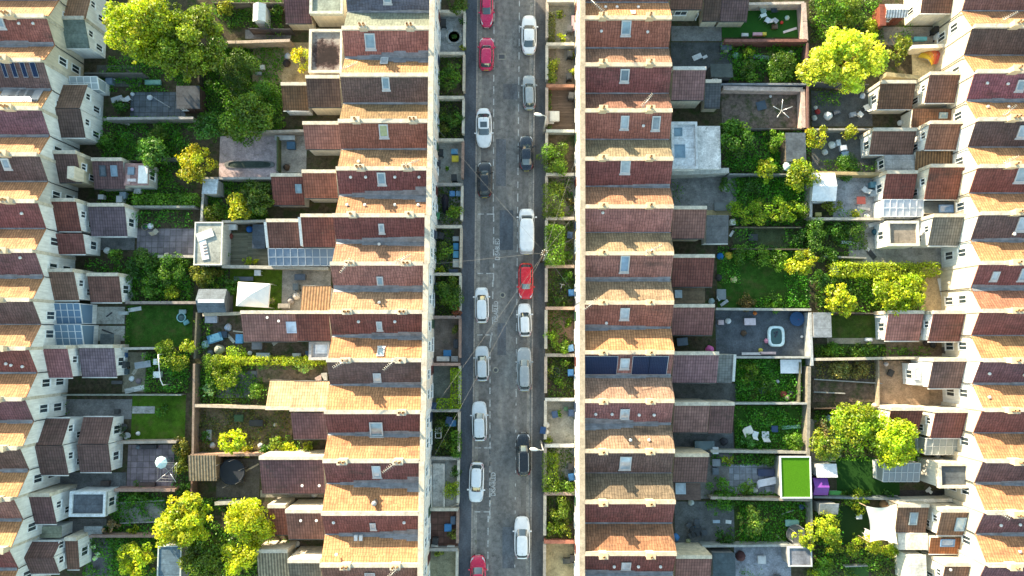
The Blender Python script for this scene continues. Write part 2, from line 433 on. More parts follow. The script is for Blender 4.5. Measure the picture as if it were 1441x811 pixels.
KERB_L = [(-200, 675.5), (50, 673), (400, 669.5), (811, 664.5), (1100, 661)]
KERB_R = [(-200, 753), (50, 751), (811, 745.5), (1100, 743)]
WALL_L = [(-200, 658), (0, 655.5), (220, 652.5), (400, 649), (560, 648), (811, 644), (1100, 641)]
WALL_R = [(-200, 770.5), (50, 768.5), (400, 767.5), (811, 765), (1100, 763)]
LINE_L = [(-200, 696.5), (60, 695), (300, 694.2), (465, 693.2), (478, 689.6), (715, 689.3), (725, 687), (1100, 684)]
LINE_R = [(-200, 732), (50, 730.7), (400, 727.5), (811, 724.3), (1100, 722)]
def strip(mb, tabL, tabR, z, ys=None, dl=0.0, dr=0.0, mi=0):
    ys = ys or [-200, 0, 120, 240, 360, 480, 600, 720, 811, 1000]
    pts = []
    for y in ys:
        a = W(interp(tabL, y), y, z); b = W(interp(tabR, y), y, z)
        pts.append(((a[0] + dl, a[1], z), (b[0] + dr, b[1], z)))
    for p, q in zip(pts[:-1], pts[1:]):
        mb.face([p[0], q[0], q[1], p[1]], mi)
def kerb_solid(mb, tab, z0, z1, w0, w1):
    ys = [-200, 0, 120, 240, 360, 480, 600, 720, 811, 1000]
    rings = []
    for y in ys:
        a = W(interp(tab, y), y, z1)
        rings.append([(a[0] + w0, a[1], z0), (a[0] + w0, a[1], z1), (a[0] + w1, a[1], z1), (a[0] + w1, a[1], z0)])
    b = len(mb.v)
    for r in rings: mb.v.extend(r)
    for i in range(len(rings) - 1):
        for j in range(4):
            j2 = (j + 1) % 4
            mb.f.append((b + i * 4 + j, b + (i + 1) * 4 + j, b + (i + 1) * 4 + j2, b + i * 4 + j2)); mb.mi.append(0); mb.sm.append(False)
mb = MB(); mb.face([(-400, -400, -0.30), (400, -400, -0.30), (400, 400, -0.30), (-400, 400, -0.30)])
struct(mb.build('ground', 'soil', color=(0.07, 0.06, 0.035)))
mb = MB(); strip(mb, KERB_L, KERB_R, ZR); struct(mb.build('road', 'asphalt'))
for tab, a, b in ((KERB_L, 0.05, 0.42), (KERB_R, -0.42, -0.05)):
    mb = MB(); strip(mb, tab, tab, ZR + 0.004, dl=a, dr=b)
    struct(mb.build('road_channel', 'concrete', color=(0.30, 0.28, 0.25)))
mb = MB(); kerb_solid(mb, KERB_L, -0.3, 0.0, -0.16, 0.0); struct(mb.build('kerb', 'kerb'))
mb = MB(); kerb_solid(mb, KERB_R, -0.3, 0.0, 0.0, 0.16); struct(mb.build('kerb', 'kerb'))
mb = MB(); strip(mb, WALL_L, KERB_L, -0.003, dr=-0.155); struct(mb.build('pavement', 'pavement', color=(0.095, 0.103, 0.118)))
mb = MB(); strip(mb, KERB_R, WALL_R, -0.003, dl=0.155); struct(mb.build('pavement', 'pavement', color=(0.115, 0.108, 0.104)))
FARL = [(-200, -300), (1000, -300)]; FARR = [(-200, 1750), (1000, 1750)]
for name, a, b in (('ground', FARL, WALL_L), ('ground', WALL_R, FARR)):
    mb = MB(); strip(mb, a, b, -0.012); struct(mb.build(name, 'soil', color=(0.075, 0.062, 0.040)))
def dash(mb, tab, y0, y1, w=0.10, z=ZR + 0.006):
    a = W(interp(tab, y0), y0, z); b = W(interp(tab, y1), y1, z)
    mb.face([(a[0] - w / 2, a[1], z), (b[0] - w / 2, b[1], z), (b[0] + w / 2, b[1], z), (a[0] + w / 2, a[1], z)])
mb = MB()
y = -60
rr = random.Random(3)
while y < 860:
    L = 8 + rr.random() * 3
    if not (298 < y < 392 or 470 < y < 480): dash(mb, LINE_L, y, y + L, 0.105)
    y += L + 6 + rr.random() * 2
struct(mb.build('parking_bay_line', 'roadpaint'))
mb = MB(); y = -55
while y < 560:
    L = 8 + rr.random() * 4
    dash(mb, LINE_R, y, y + L, 0.095); y += L + 7 + rr.random() * 3
while y < 860:
    dash(mb, LINE_R, y, y + 4, 0.08); y += 19
struct(mb.build('parking_bay_line', 'roadpaint'))
def hline(mb, x0, x1, y, w=0.10, z=ZR + 0.010):
    a = W(x0, y, z); b = W(x1, y, z)
    mb.face([(a[0], a[1] - w / 2, z), (b[0], b[1] - w / 2, z), (b[0], b[1] + w / 2, z), (a[0], a[1] + w / 2, z)])
mb = MB()
for y, x1, sides in ((301.5, 695.6, 1), (385, 694.6, 1), (471.5, 693.6, 1), (630.5, 691.3, 1), (720.5, 689.6, 1)):
    hline(mb, 673 - (y - 300) * 0.012, 681 - (y - 300) * 0.012, y); hline(mb, 685 - (y - 300) * 0.012, x1, y)
for y0, y1 in ((301.5, 312), (320, 329), (334, 344), (351, 361), (371, 377), (385, 396)):
    dash(mb, [(0, 695.2), (811, 693.8)], y0, y1, 0.11)
for y0, y1 in ((462, 471), (472, 482), (617, 630), (631, 640), (648, 658), (665, 676), (684, 694), (700, 710), (713, 720), (721, 731)):
    dash(mb, [(0, 694.5), (470, 693.4), (473, 690.2), (811, 689.0)], y0, y1, 0.11)
struct(mb.build('disabled_bay_marking', 'roadpaint'))
def lettering(px, y0, y1, hgt):
    cu = bpy.data.curves.new('road_lettering', 'FONT'); cu.body = 'DISABLED'
    cu.size = 1.0; cu.offset = 0.012
    to = bpy.data.objects.new('tmp_text', cu); COL.objects.link(to)
    bpy.context.view_layer.update()
    dg = bpy.context.evaluated_depsgraph_get()
    me = bpy.data.meshes.new_from_object(to.evaluated_get(dg))
    bpy.data.objects.remove(to)
    xs = [v.co.x for v in me.vertices]; ys = [v.co.y for v in me.vertices]
    w, h = max(xs) - min(xs), max(ys) - min(ys)
    z = ZR + 0.008
    A = W(px, y1, z); B = W(px, y0, z)
    L = B[1] - A[1]
    me2 = MB()
    for p in me.polygons:
        pts = []
        for vi in p.vertices:
            c = me.vertices[vi].co
            u = (c.x - min(xs)) / w; v = (c.y - min(ys)) / h
            pts.append((A[0] - (v - 0.5) * hgt, A[1] + u * L, z))
        me2.face(pts)
    struct(me2.build('road_lettering', 'roadpaint'))
lettering(699.8, 336, 366, 0.50)
lettering(697.8, 424, 453, 0.46)
lettering(694.0, 665, 698, 0.46)
for x0, y0, x1, y1, c in ((703, 296, 722, 352, (.10, .11, .125)), (708, 118, 728, 140, (.13, .13, .135)), (716, 668, 733, 700, (.20, .195, .18)), (700, 455, 712, 500, (.115, .12, .13)), (707, 742, 724, 800, (.12, .125, .135)), (676, 655, 688, 718, (.15, .145, .14)), (732, 560, 747, 606, (.16, .155, .145)), (676, 300, 689, 386, (.15, .148, .145)), (698, 196, 712, 262, (.125, .13, .14)), (733, 680, 746, 724, (.175, .165, .15))):
    a_ = W(x0, y1, ZR); b_ = W(x1, y0, ZR); mb = MB(); z_ = ZR + 0.0015
    mb.face([(a_[0], a_[1], z_), (b_[0], a_[1], z_), (b_[0], b_[1], z_), (a_[0], b_[1], z_)]); struct(mb.build('road_patch', 'pavement', color=c))
def manhole(px, py, r, label, round_=True):
    c = W(px, py, ZR)
    mb = MB()
    if round_: mb.lathe(c[0], c[1], [(r, ZR), (r, ZR + 0.006), (r * .82, ZR + 0.008), (r * .78, ZR + 0.004), (r * .1, ZR + 0.004)], 20)
    else: mb.rbox(c[0], c[1], r * 2, r * 1.6, ZR, ZR + 0.008)
    t = thing('manhole_cover', label, 'manhole cover', (c[0], c[1], ZR))
    mb.build('frame', 'stone', t, (0.36, 0.34, 0.28))
    mb = MB()
    if round_: mb.lathe(c[0], c[1], [(r * .62, ZR), (r * .62, ZR + 0.012), (r * .5, ZR + 0.014)], 18)
    else: mb.rbox(c[0], c[1], r * 1.5, r * 1.1, ZR, ZR + 0.012)
    mb.build('lid', 'metal', t, (0.10, 0.10, 0.10))
manhole(707.3, 415.5, 0.30, 'round manhole cover with pale ring in the road beside the red hatchback')
manhole(706, 80, 0.42, 'square patched inspection cover in the road beside the magenta hatchback', False)
manhole(697.5, 521, 0.30, 'round dark manhole cover in the road near the silver hatchback', True)
HR, HV, HC = 6.2, 4.85, 6.55     # slope top at party wall, valley, coping
TP = 0.30                        # party wall thickness
CREAM = (0.66, 0.59, 0.46); WHITE = (0.80, 0.80, 0.77); STONE = (0.58, 0.52, 0.42); GREYW = (0.55, 0.54, 0.50)
BRN = (0.165, 0.085, 0.062); RED = (0.235, 0.092, 0.062); DRED = (0.165, 0.060, 0.048); PURP = (0.150, 0.075, 0.075)
DBRN = (0.105, 0.066, 0.052); SLT = (0.085, 0.088, 0.095); SUN_ORNG = (0.415, 0.208, 0.098); MOTT = (0.25, 0.115, 0.085); PINK = (0.36, 0.16, 0.13)
TAN = (0.44, 0.29, 0.165); LGREY = (0.30, 0.31, 0.30); LEADC = (0.24, 0.25, 0.27)
class House: pass
def window_part(parent, x, y, z0, z1, w, nx, ny, col=(0.80, 0.80, 0.78), sub=False):
    """a window set proud of a wall whose outward normal is (nx,ny)"""
    tx, ty = -ny, nx
    mb = MB()
    def bar(u0, u1, v0, v1, d0, d1):
        pts = [(x + tx * u0 + nx * d0, y + ty * u0 + ny * d0), (x + tx * u1 + nx * d0, y + ty * u1 + ny * d0),
               (x + tx * u1 + nx * d1, y + ty * u1 + ny * d1), (x + tx * u0 + nx * d1, y + ty * u0 + ny * d1)]
        ar = sum(pts[i][0] * pts[(i + 1) % 4][1] - pts[(i + 1) % 4][0] * pts[i][1] for i in range(4))
        if ar < 0: pts = pts[::-1]
        mb.hexa(pts, v0, v1)
    f = 0.07
    bar(-w / 2, -w / 2 + f, z0, z1, -0.02, 0.05); bar(w / 2 - f, w / 2, z0, z1, -0.02, 0.05)
    bar(-w / 2 + f, w / 2 - f, z1 - f, z1, -0.02, 0.05); bar(-w / 2 + f, w / 2 - f, z0, z0 + f, -0.02, 0.05)
    bar(-0.03, 0.03, z0 + f, z1 - f, -0.02, 0.045)
    bar(-w / 2 - 0.06, w / 2 + 0.06, z0 - 0.07, z0, -0.02, 0.10)   # sill
    fr = mb.build('window', 'plain', parent, col)
    mb = MB()
    tx2 = 0.022
    pts = [(x + tx * (-w / 2 + f) + nx * tx2, y + ty * (-w / 2 + f) + ny * tx2), (x + tx * (w / 2 - f) + nx * tx2, y + ty * (w / 2 - f) + ny * tx2)]
    mb.face([(pts[0][0], pts[0][1], z0 + f), (pts[1][0], pts[1][1], z0 + f), (pts[1][0], pts[1][1], z1 - f), (pts[0][0], pts[0][1], z1 - f)])
    if not sub: mb.build('pane', 'glass', fr, (0.03, 0.045, 0.055))
    else: mb.build('pane', 'glass', parent, (0.03, 0.045, 0.055))
    return fr
def slope_patch(hs, px, py, wpx, hpx):
    """plan rectangle on the roof slope hit by a photo pixel -> centre, half sizes"""
    h = 5.6
    for _ in range(6):
        p = W(px, py, h); h = hs.zroof(p[1])
    k = (CAM_H - h) / FOC
    return p[0], p[1], wpx * k / 2, hpx * k / 2, (1 if p[1] > hs.ym else -1)
def on_slope_box(mb, hs, x0, x1, y0, y1, d0, d1, mi=0):
    """box lying on the roof slope between plan y0..y1 (one slope only), d = height off the slope"""
    pts = [(x0, y0), (x1, y0), (x1, y1), (x0, y1)]
    zs = [hs.zroof(p[1]) for p in pts]
    mb.hexa(pts, [z + d0 for z in zs], [z + d1 for z in zs], mi)
def skylight(hs, px, py, w, h, frame=(0.55, 0.56, 0.55), pane=(0.22, 0.30, 0.34)):
    x, y, hx, hy, _ = slope_patch(hs, px, py, w, h)
    mb = MB(); f = 0.10
    on_slope_box(mb, hs, x - hx, x - hx + f, y - hy, y + hy, 0.0, 0.13)
    on_slope_box(mb, hs, x + hx - f, x + hx, y - hy, y + hy, 0.0, 0.13)
    on_slope_box(mb, hs, x - hx + f, x + hx - f, y - hy, y - hy + f, 0.0, 0.13)
    on_slope_box(mb, hs, x - hx + f, x + hx - f, y + hy - f, y + hy, 0.0, 0.13)
    on_slope_box(mb, hs, x - hx - 0.06, x + hx + 0.06, y - hy - 0.14 if y > hs.ym else y + hy + 0.0, y - hy if y > hs.ym else y + hy + 0.14, 0.0, 0.03)
    s = mb.build('skylight', 'plain', hs.root, frame)
    mb = MB()
    pts = [(x - hx + f, y - hy + f), (x + hx - f, y - hy + f), (x + hx - f, y + hy - f), (x - hx + f, y + hy - f)]
    mb.face([(a, b, hs.zroof(b) + 0.075) for a, b in pts])
    mb.build('pane', 'glass', s, pane)
def vent(hs, px, py):
    x, y, hx, hy, _ = slope_patch(hs, px, py, 2, 2)
    z = hs.zroof(y)
    mb = MB(); mb.lathe(x, y, [(0.09, z - 0.05), (0.09, z + 0.14), (0.15, z + 0.15), (0.15, z + 0.20), (0.04, z + 0.24)], 10)
    mb.build('roof_vent', 'plain', hs.root, (0.75, 0.74, 0.70))
def solar(hs, x0, y0, x1, y1):
    a = slope_patch(hs, x0, y0, 0, 0); b = slope_patch(hs, x1, y1, 0, 0)
    mb = MB(); on_slope_box(mb, hs, a[0], b[0], b[1], a[1], 0.05, 0.09)
    s = mb.build('solar_panel', 'metal', hs.root, (0.45, 0.47, 0.5))
    mb = MB(); f = 0.03
    pts = [(a[0] + f, b[1] + f), (b[0] - f, b[1] + f), (b[0] - f, a[1] - f), (a[0] + f, a[1] - f)]
    mb.face([(p, q, hs.zroof(q) + 0.095) for p, q in pts])
    mb.build('solar_cells', 'solar', s)
def chimney(hs, x, y, w=0.85, d=0.55, h=0.85, pots=2, col=STONE):
    z0 = HC - 0.6
    mb = MB(); mb.box(x - w / 2, x + w / 2, y - d / 2, y + d / 2, z0, HC + h - 0.12)
    mb.box(x - w / 2 - 0.05, x + w / 2 + 0.05, y - d / 2 - 0.05, y + d / 2 + 0.05, HC + h - 0.12, HC + h)
    c = mb.build('chimney', 'render', hs.root, col)
    for i in range(pots):
        px = x + (i - (pots - 1) / 2) * 0.36
        mb = MB(); zz = HC + h
        mb.lathe(px, y, [(0.13, zz - 0.01), (0.12, zz + 0.06), (0.10, zz + 0.30), (0.125, zz + 0.32), (0.125, zz + 0.36), (0.085, zz + 0.361), (0.08, zz + 0.15)], 10)
        mb.build('chimney_pot', 'stone', c, (0.42, 0.26, 0.14))
    return c
def aerial(hs, x, y, z, ang, L=1.25):
    mb = MB()
    mb.tube([(x, y, z - 0.3), (x, y, z + 1.2)], 0.022, 5)
    dx, dy = math.cos(ang), math.sin(ang)
    mb.tube([(x - dx * L * .25, y - dy * L * .25, z + 1.12), (x + dx * L, y + dy * L, z + 1.16)], 0.028, 5)
    for k in range(9):
        t = -0.2 + 1.2 * k / 8
        a = 0.24 - 0.012 * k
        cx, cy = x + dx * L * t, y + dy * L * t
        mb.tube([(cx - dy * a, cy + dx * a, z + 1.15), (cx + dy * a, cy - dx * a, z + 1.15)], 0.014, 4)
    mb.build('tv_aerial', 'metal', hs.root, (0.42, 0.41, 0.38))
def make_house(label, wy0, wy1, pxr, pxf, side, c_up, c_lo, wall, lead=None, group='terraced houses', mat='tile', mat_lo=None, front=True, lead_col=LEADC, copc=STONE, seed=0, hs_tag=None):
    """side=+1: front faces +x (right of the photo), -1: front faces -x.
    pxr = rear roof edge (at the party wall), pxf = outer edge of the front parapet; None = full depth out of frame"""
    rr = random.Random(seed * 31 + 5)
    if c_lo is not SUN_ORNG: c_lo = (c_lo[0] * 1.12, c_lo[1] * 1.3, c_lo[2] * 1.15)  # sun-facing lower slope: sunlit tan put into the tile colour
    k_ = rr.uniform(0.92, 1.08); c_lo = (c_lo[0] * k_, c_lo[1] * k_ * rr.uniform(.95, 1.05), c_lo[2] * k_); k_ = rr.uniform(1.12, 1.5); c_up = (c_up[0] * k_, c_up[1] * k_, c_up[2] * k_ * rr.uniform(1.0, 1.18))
    hs = House()
    y0 = W(720, wy0, HC)[1]; y1 = W(720, wy1, HC)[1]       # y0 > y1
    ym_px = (wy0 + wy1) / 2
    xr = W(pxr, ym_px, HR)[0]
    xf = W(pxf, ym_px, HC)[0] if pxf is not None else xr + side * 8.6
    hs.y0, hs.y1, hs.xr, hs.xf, hs.side = y0, y1, xr, xf, side
    hs.ym = ym = (y0 + y1) / 2
    ya, yb = y0 - TP / 2, y1 + TP / 2
    hs.zroof = lambda y: HV + (HR - HV) * min(1.0, abs(y - ym) / ((ya - yb) / 2))
    hs.wall = wall
    hs.root = thing('terraced_house', label, 'house', ((xr + xf) / 2, ym, 0), group)
    pf = xf - side * 0.34                  # inner face of the parapet
    t = 0.10
    mb = MB()
    mb.prismX([(yb, -0.25), (ya, -0.25), (ya, HR - t), (ym, HV - t), (yb, HR - t)], xr + side * 0.02, pf - side * 0.002)
    hs.body = mb.build('wall', 'render', hs.root, wall)
    ov = 0.14
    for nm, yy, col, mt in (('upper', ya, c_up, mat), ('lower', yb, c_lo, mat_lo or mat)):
        mb = MB()
        x0, x1 = xr - side * ov, pf - side * 0.004
        s = 1 if yy > ym else -1
        n = 14
        P = []
        for i in range(n + 1):
            xx = x0 + (x1 - x0) * i / n
            row = []
            for j in range(5):
                q = ym + s * 0.001 + (yy - s * 0.002 - ym) * j / 4
                dz = 0.0 if j in (0, 4) or i in (0, n) else rr.uniform(-0.018, 0.018)
                row.append((xx, q, hs.zroof(q) + dz))
            P.append(row)
        b = len(mb.v)
        flip = (s * side) < 0
        for i in range(n):
            for j in range(4):
                q = [P[i][j], P[i + 1][j], P[i + 1][j + 1], P[i][j + 1]]
                mb.face(q[::-1] if flip else q)
        e = [(x0, ym, HV), (x0, yy, HR), (x0, yy, HR - t), (x0, ym, HV - t)]
        mb.face(e if s * side > 0 else e[::-1])
        mb.face([(x0, ym, HV - t), (x0, yy, HR - t), (x1, yy, HR - t), (x1, ym, HV - t)])
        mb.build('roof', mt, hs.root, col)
    wr, wf = lead if lead else (0.14, 0.2)
    mb = MB(); n = 7
    xs = [xr - side * 0.1 + (pf - side * 0.01 - xr + side * 0.1) * i / n for i in range(n + 1)]
    for i in range(n):
        u = i / (n - 1)
        wd = (wr + (wf - wr) * u) * rr.uniform(0.75, 1.25)
        a, b = min(xs[i], xs[i + 1]), max(xs[i], xs[i + 1])
        wd = min(wd, 1.5)
        for s in (1, -1):
            w2 = wd * (0.5 if s > 0 else 0.5)
            z0, z1 = HV + 0.035, hs.zroof(ym + w2) + 0.03
            q = [(a, ym, z0), (b, ym, z0), (b, ym + s * w2, z1), (a, ym + s * w2, z1)]
            mb.face(q if s > 0 else q[::-1])
    mb.build('valley_gutter', 'lead', hs.root, lead_col)
    mb = MB(); mb.box(pf, xf, y1 + 0.002, y0 - 0.002, -0.25, HC - 0.08)
    fw = [wall, (0.78, 0.74, 0.66), (0.74, 0.76, 0.78), (0.80, 0.80, 0.78), (0.76, 0.68, 0.62)][(seed * 3) % 5]
    hs.facade = mb.build('front_wall', 'render', hs.root, fw)
    mb = MB(); mb.box(pf - side * 0.04, xf + side * 0.12, y1 + 0.004, y0 - 0.004, HC - 0.08, HC)
    mb.build('coping', 'stone', hs.root, (0.56, 0.49, 0.39) if side > 0 else (0.45, 0.37, 0.27))
    mb = MB(); mb.box(xf + side * 0.002, xf + side * 0.07, y1 + 0.01, y0 - 0.01, HC - 0.75, HC - 0.6)
    mb.build('cornice', 'stone', hs.root, (0.54, 0.49, 0.41))
    def party(y):
        mb = MB()
        mb.box(xr - side * 0.05, pf - side * 0.003, y - TP / 2 + 0.002, y + TP / 2 - 0.002, -0.2, HC - 0.06)
        mb.box(xr - side * 0.10, pf - side * 0.05, y - TP / 2 - 0.04, y + TP / 2 + 0.04, HC - 0.06, HC)
        mb.build('party_wall', 'stone', hs.root, copc)
    party(y0)
    hs.party = party
    mb = MB(); mb.tube([(xr - side * 0.22, ym, HV - 0.05), (xr - side * 0.10, ym, HV - 0.5), (xr - side * 0.06, ym, 0)], 0.05, 6)
    mb.build('downpipe', 'plain', hs.root, (0.05, 0.05, 0.05))
    if front:
        s = side
        b0 = ym + 0.15
        if True:
            window_part(hs.root, xf, ym - 0.85, 0.8, 2.2, 1.4, s, 0)
        for yy in (ym - 0.95, ym + 0.95):
            window_part(hs.root, xf, yy, 3.3, 4.75, 0.95, s, 0)
        mb = MB(); mb.box(xf - s * 0.02, xf + s * 0.05, ym + 0.75, ym + 1.65, 0.02, 2.1)
        d = mb.build('door', 'plain', hs.root, [(0.10, 0.03, 0.03), (0.03, 0.05, 0.10), (0.6, 0.6, 0.58), (0.03, 0.08, 0.05)][seed % 4])
        mb = MB(); mb.lathe(xf + s * 0.08, ym + 0.86, [(0.03, 1.0), (0.03, 1.06)], 8); mb.build('handle', 'metal', d, (0.6, 0.55, 0.3))
    return hs
def pitched_wall(px0, py0, px1, py1, kind, hlo, hhi):
    """returns x0,x1 and (y at top edge, z) (y at bottom edge, z) in place coordinates"""
    zt, zb = (hhi, hlo) if kind == 'T' else ((hlo, hhi) if kind == 'B' else (hhi, hhi))
    ya = W(720, py0, zt)[1]; yb = W(720, py1, zb)[1]
    pm = (py0 + py1) / 2; hm = (hlo + hhi) / 2
    return W(px0, pm, hm)[0], W(px1, pm, hm)[0], ya, zt, yb, zb
def ext(hs, x0, y0, x1, y1, kind='T', hlo=3.3, hhi=4.5, col=BRN, mat='tile', wall=None, cope=STONE, sky=(), wins=True, endface=None, tie=False, rim=True, capx=None, vents=(), verge=None):
    """a rear wing of the house: walls under a lean-to (T: high along the upper edge, B: along the lower) or flat roof (F)"""
    wall = wall or hs.wall
    X0, X1, ya, za, yb, zb = pitched_wall(x0, y0, x1, y1, kind, hlo, hhi)
    if tie:      # butt against the house's rear wall
        if hs.side > 0: X1 = hs.xr
        else: X0 = hs.xr
    t = 0.10
    mb = MB()
    mb.prismX([(yb, -0.2), (ya, -0.2), (ya, za - t), (yb, zb - t)], X0 + 0.10, X1 - 0.10 if not tie else X1 - 0.004)
    w = mb.build('rear_wing', 'render', hs.root, wall)
    mb = MB()
    o = 0.12
    sl = (za - zb) / (ya - yb)
    top = [(X0, yb - (o if kind == 'T' else 0)), (X1, yb - (o if kind == 'T' else 0)), (X1, ya + (o if kind == 'B' else 0)), (X0, ya + (o if kind == 'B' else 0))]
    zf = lambda y: zb + (y - yb) * sl
    mb.hexa(top, [zf(p[1]) - t + 0.004 for p in top], [zf(p[1]) for p in top])
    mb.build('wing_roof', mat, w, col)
    if cope is not None and kind in 'TB':
        hy = ya if kind == 'T' else yb
        s = 1 if kind == 'T' else -1
        mb = MB(); mb.box(X0 - 0.02, X1 - 0.01, hy + s * 0.004, hy + s * 0.34, -0.2, max(za, zb) + 0.14)
        mb.build('wing_coping', 'stone', w, cope)
    if verge is not None:          # raised gable coping at the outer end
        xe = X0 if hs.side > 0 else X1
        s = -1 if hs.side > 0 else 1
        mb = MB(); mb.hexa([(min(xe, xe + s * 0.25), yb), (max(xe, xe + s * 0.25), yb), (max(xe, xe + s * 0.25), ya), (min(xe, xe + s * 0.25), ya)], -0.2, [zb + .12, zb + .12, za + .12, za + .12])
        mb.build('gable_coping', 'render', w, verge)
    if kind == 'F' and rim:
        mb = MB(); r = 0.22; z = hhi
        mb.box(X0 - 0.05, X1 + 0.0, ya - r, ya + 0.05, z - 0.3, z + 0.22); mb.box(X0 - 0.05, X1, yb - 0.05, yb + r, z - 0.3, z + 0.22)
        mb.box(X0 - 0.05, X0 + r, yb + r, ya - r, z - 0.3, z + 0.22); mb.box(X1 - r, X1, yb + r, ya - r, z - 0.3, z + 0.22)
        mb.build('parapet', 'stone', w, cope or STONE)
    if kind in 'TB':
        ly, lz = (yb - o, zf(yb - o)) if kind == 'T' else (ya + o, zf(ya + o))
        s = -1 if kind == 'T' else 1
        mb = MB(); mb.tube([(X0, ly + s * 0.05, lz - 0.06), (X1, ly + s * 0.05, lz - 0.06)], 0.06, 6)
        mb.build('wing_gutter', 'plain', w, (0.62, 0.62, 0.60) if sum(wall) > 1.9 else (0.06, 0.06, 0.06))
    for q in sky:
        px, py, sw, sh = q[:4]
        pane = q[4] if len(q) > 4 else (0.20, 0.29, 0.34)
        hh = (hlo + hhi) / 2
        for _ in range(5):
            p = W(px, py, hh); hh = zf(p[1])
        k = (CAM_H - hh) / FOC; hx, hy = sw * k / 2, sh * k / 2
        mb = MB(); f = 0.09
        for a, b, c, d in ((p[0] - hx, p[0] - hx + f, p[1] - hy, p[1] + hy), (p[0] + hx - f, p[0] + hx, p[1] - hy, p[1] + hy), (p[0] - hx + f, p[0] + hx - f, p[1] - hy, p[1] - hy + f), (p[0] - hx + f, p[0] + hx - f, p[1] + hy - f, p[1] + hy)):
            pts = [(a, c), (b, c), (b, d), (a, d)]
            mb.hexa(pts, [zf(g[1]) - 0.02 for g in pts], [zf(g[1]) + 0.12 for g in pts], 0)
        pts = [(p[0] - hx + f, p[1] - hy + f), (p[0] + hx - f, p[1] - hy + f), (p[0] + hx - f, p[1] + hy - f), (p[0] - hx + f, p[1] + hy - f)]
        mb.face([(a, b, zf(b) + 0.07) for a, b in pts], 1)
        so = mb.build('skylight', ['plain', 'glass'], w, pane)
    for q in vents:
        px, py = q
        hh = (hlo + hhi) / 2
        for _ in range(5):
            p = W(px, py, hh); hh = zf(p[1])
        mb = MB(); mb.lathe(p[0], p[1], [(0.08, hh - 0.1), (0.08, hh + 0.16), (0.14, hh + 0.17), (0.14, hh + 0.22)], 8)
        mb.build('roof_vent', 'plain', w, (0.72, 0.7, 0.66))
    if wins:
        nx = -1 if hs.side > 0 else 1
        xe = (X0 + 0.10) if nx < 0 else (X1 - 0.10)
        if verge is not None: xe = xe + nx * 0.352
        ymid = (ya + yb) / 2; zl = min(za, zb)
        if hhi > 3.2:
            window_part(w, xe, ymid + 0.3, 2.25, zl - 0.35 if zl - 0.35 > 3.0 else 3.0, 0.7, nx, 0, sub=True)
            window_part(w, xe, ymid - 0.5, 0.6, 1.7, 0.7, nx, 0, sub=True)
        else:
            window_part(w, xe, ymid, 0.7, 1.75, 0.9, nx, 0, sub=True)
    return w
def glazed(hs, x0, y0, x1, y1, kind='T', hlo=2.1, hhi=2.7, nx=6, ny=2, tint=(0.42, 0.55, 0.66), frame=(0.8, 0.82, 0.82), low=0.7):
    """lean-to conservatory: low wall, white bars, glazed roof"""
    X0, X1, ya, za, yb, zb = pitched_wall(x0, y0, x1, y1, kind, hlo, hhi)
    zf = lambda y: zb + (y - yb) * (za - zb) / (ya - yb)
    mb = MB()
    mb.box(X0 + 0.02, X1 - 0.02, yb + 0.02, yb + 0.12, -0.1, low); mb.box(X0 + 0.02, X1 - 0.02, ya - 0.12, ya - 0.02, -0.1, low)
    mb.box(X0 + 0.02, X0 + 0.12, yb + 0.12, ya - 0.12, -0.1, low); mb.box(X1 - 0.12, X1 - 0.02, yb + 0.12, ya - 0.12, -0.1, low)
    c = mb.build('conservatory', 'render', hs.root, WHITE)
    mb = MB()
    def rb(xa, xb, y_a, y_b):
        pts = [(xa, y_a), (xb, y_a), (xb, y_b), (xa, y_b)]
        mb.hexa(pts, [zf(p[1]) - 0.05 for p in pts], [zf(p[1]) + 0.045 for p in pts])
    for i in range(nx + 1):
        xx = X0 + (X1 - X0) * i / nx
        wd = 0.055 if 0 < i < nx else 0.09
        rb(xx - wd / 2, xx + wd / 2, yb, ya)
    for j in range(ny + 1):
        yy = yb + (ya - yb) * j / ny
        for i in range(nx):
            a = X0 + (X1 - X0) * i / nx + 0.046; b = X0 + (X1 - X0) * (i + 1) / nx - 0.046
            rb(a, b, yy - 0.03, yy + 0.03)
    for xx in (X0 + 0.05, (X0 + X1) / 2, X1 - 0.05):
        for yy in (yb + 0.05, ya - 0.05):
            mb.box(xx - 0.04, xx + 0.04, yy - 0.04, yy + 0.04, low, zf(yy) - 0.052)
    mb.build('glazing_bars', 'plain', c, frame)
    mb = MB()
    mb.face([(X0, yb, zf(yb)), (X1, yb, zf(yb)), (X1, ya, zf(ya)), (X0, ya, zf(ya))])
    for (a, b) in (((X0 + .06, yb + .06), (X1 - .06, yb + .06)), ((X1 - .06, ya - .06), (X0 + .06, ya - .06)), ((X0 + .06, ya - .06), (X0 + .06, yb + .06)), ((X1 - .06, yb + .06), (X1 - .06, ya - .06))):
        mb.face([(a[0], a[1], low), (b[0], b[1], low), (b[0], b[1], zf(b[1]) - 0.06), (a[0], a[1], zf(a[1]) - 0.06)])
    mb.build('glazing', 'glazing', c, tint)
    return c
def rear_windows(hs, ys, nx):
    """windows on the main rear wall; ys: list of (world y offset from the valley, storey)"""
    for dy, st in ys:
        z0, z1 = ((2.75, 3.95) if st else (0.7, 1.95))
        window_part(hs.root, hs.xr + hs.side * 0.02, hs.ym + dy, z0, z1, 0.85, nx, 0)
WA = [-28, 39, 105, 170, 237, 303, 371, 439, 507, 580, 649, 723, 796, 868]
LXA = [(-28, 487), (39, 483), (105, 480), (170, 478), (237, 475), (303, 472), (371, 466), (439, 464.5), (507, 462), (580, 458), (649, 456), (723, 454), (796, 452), (868, 450)]
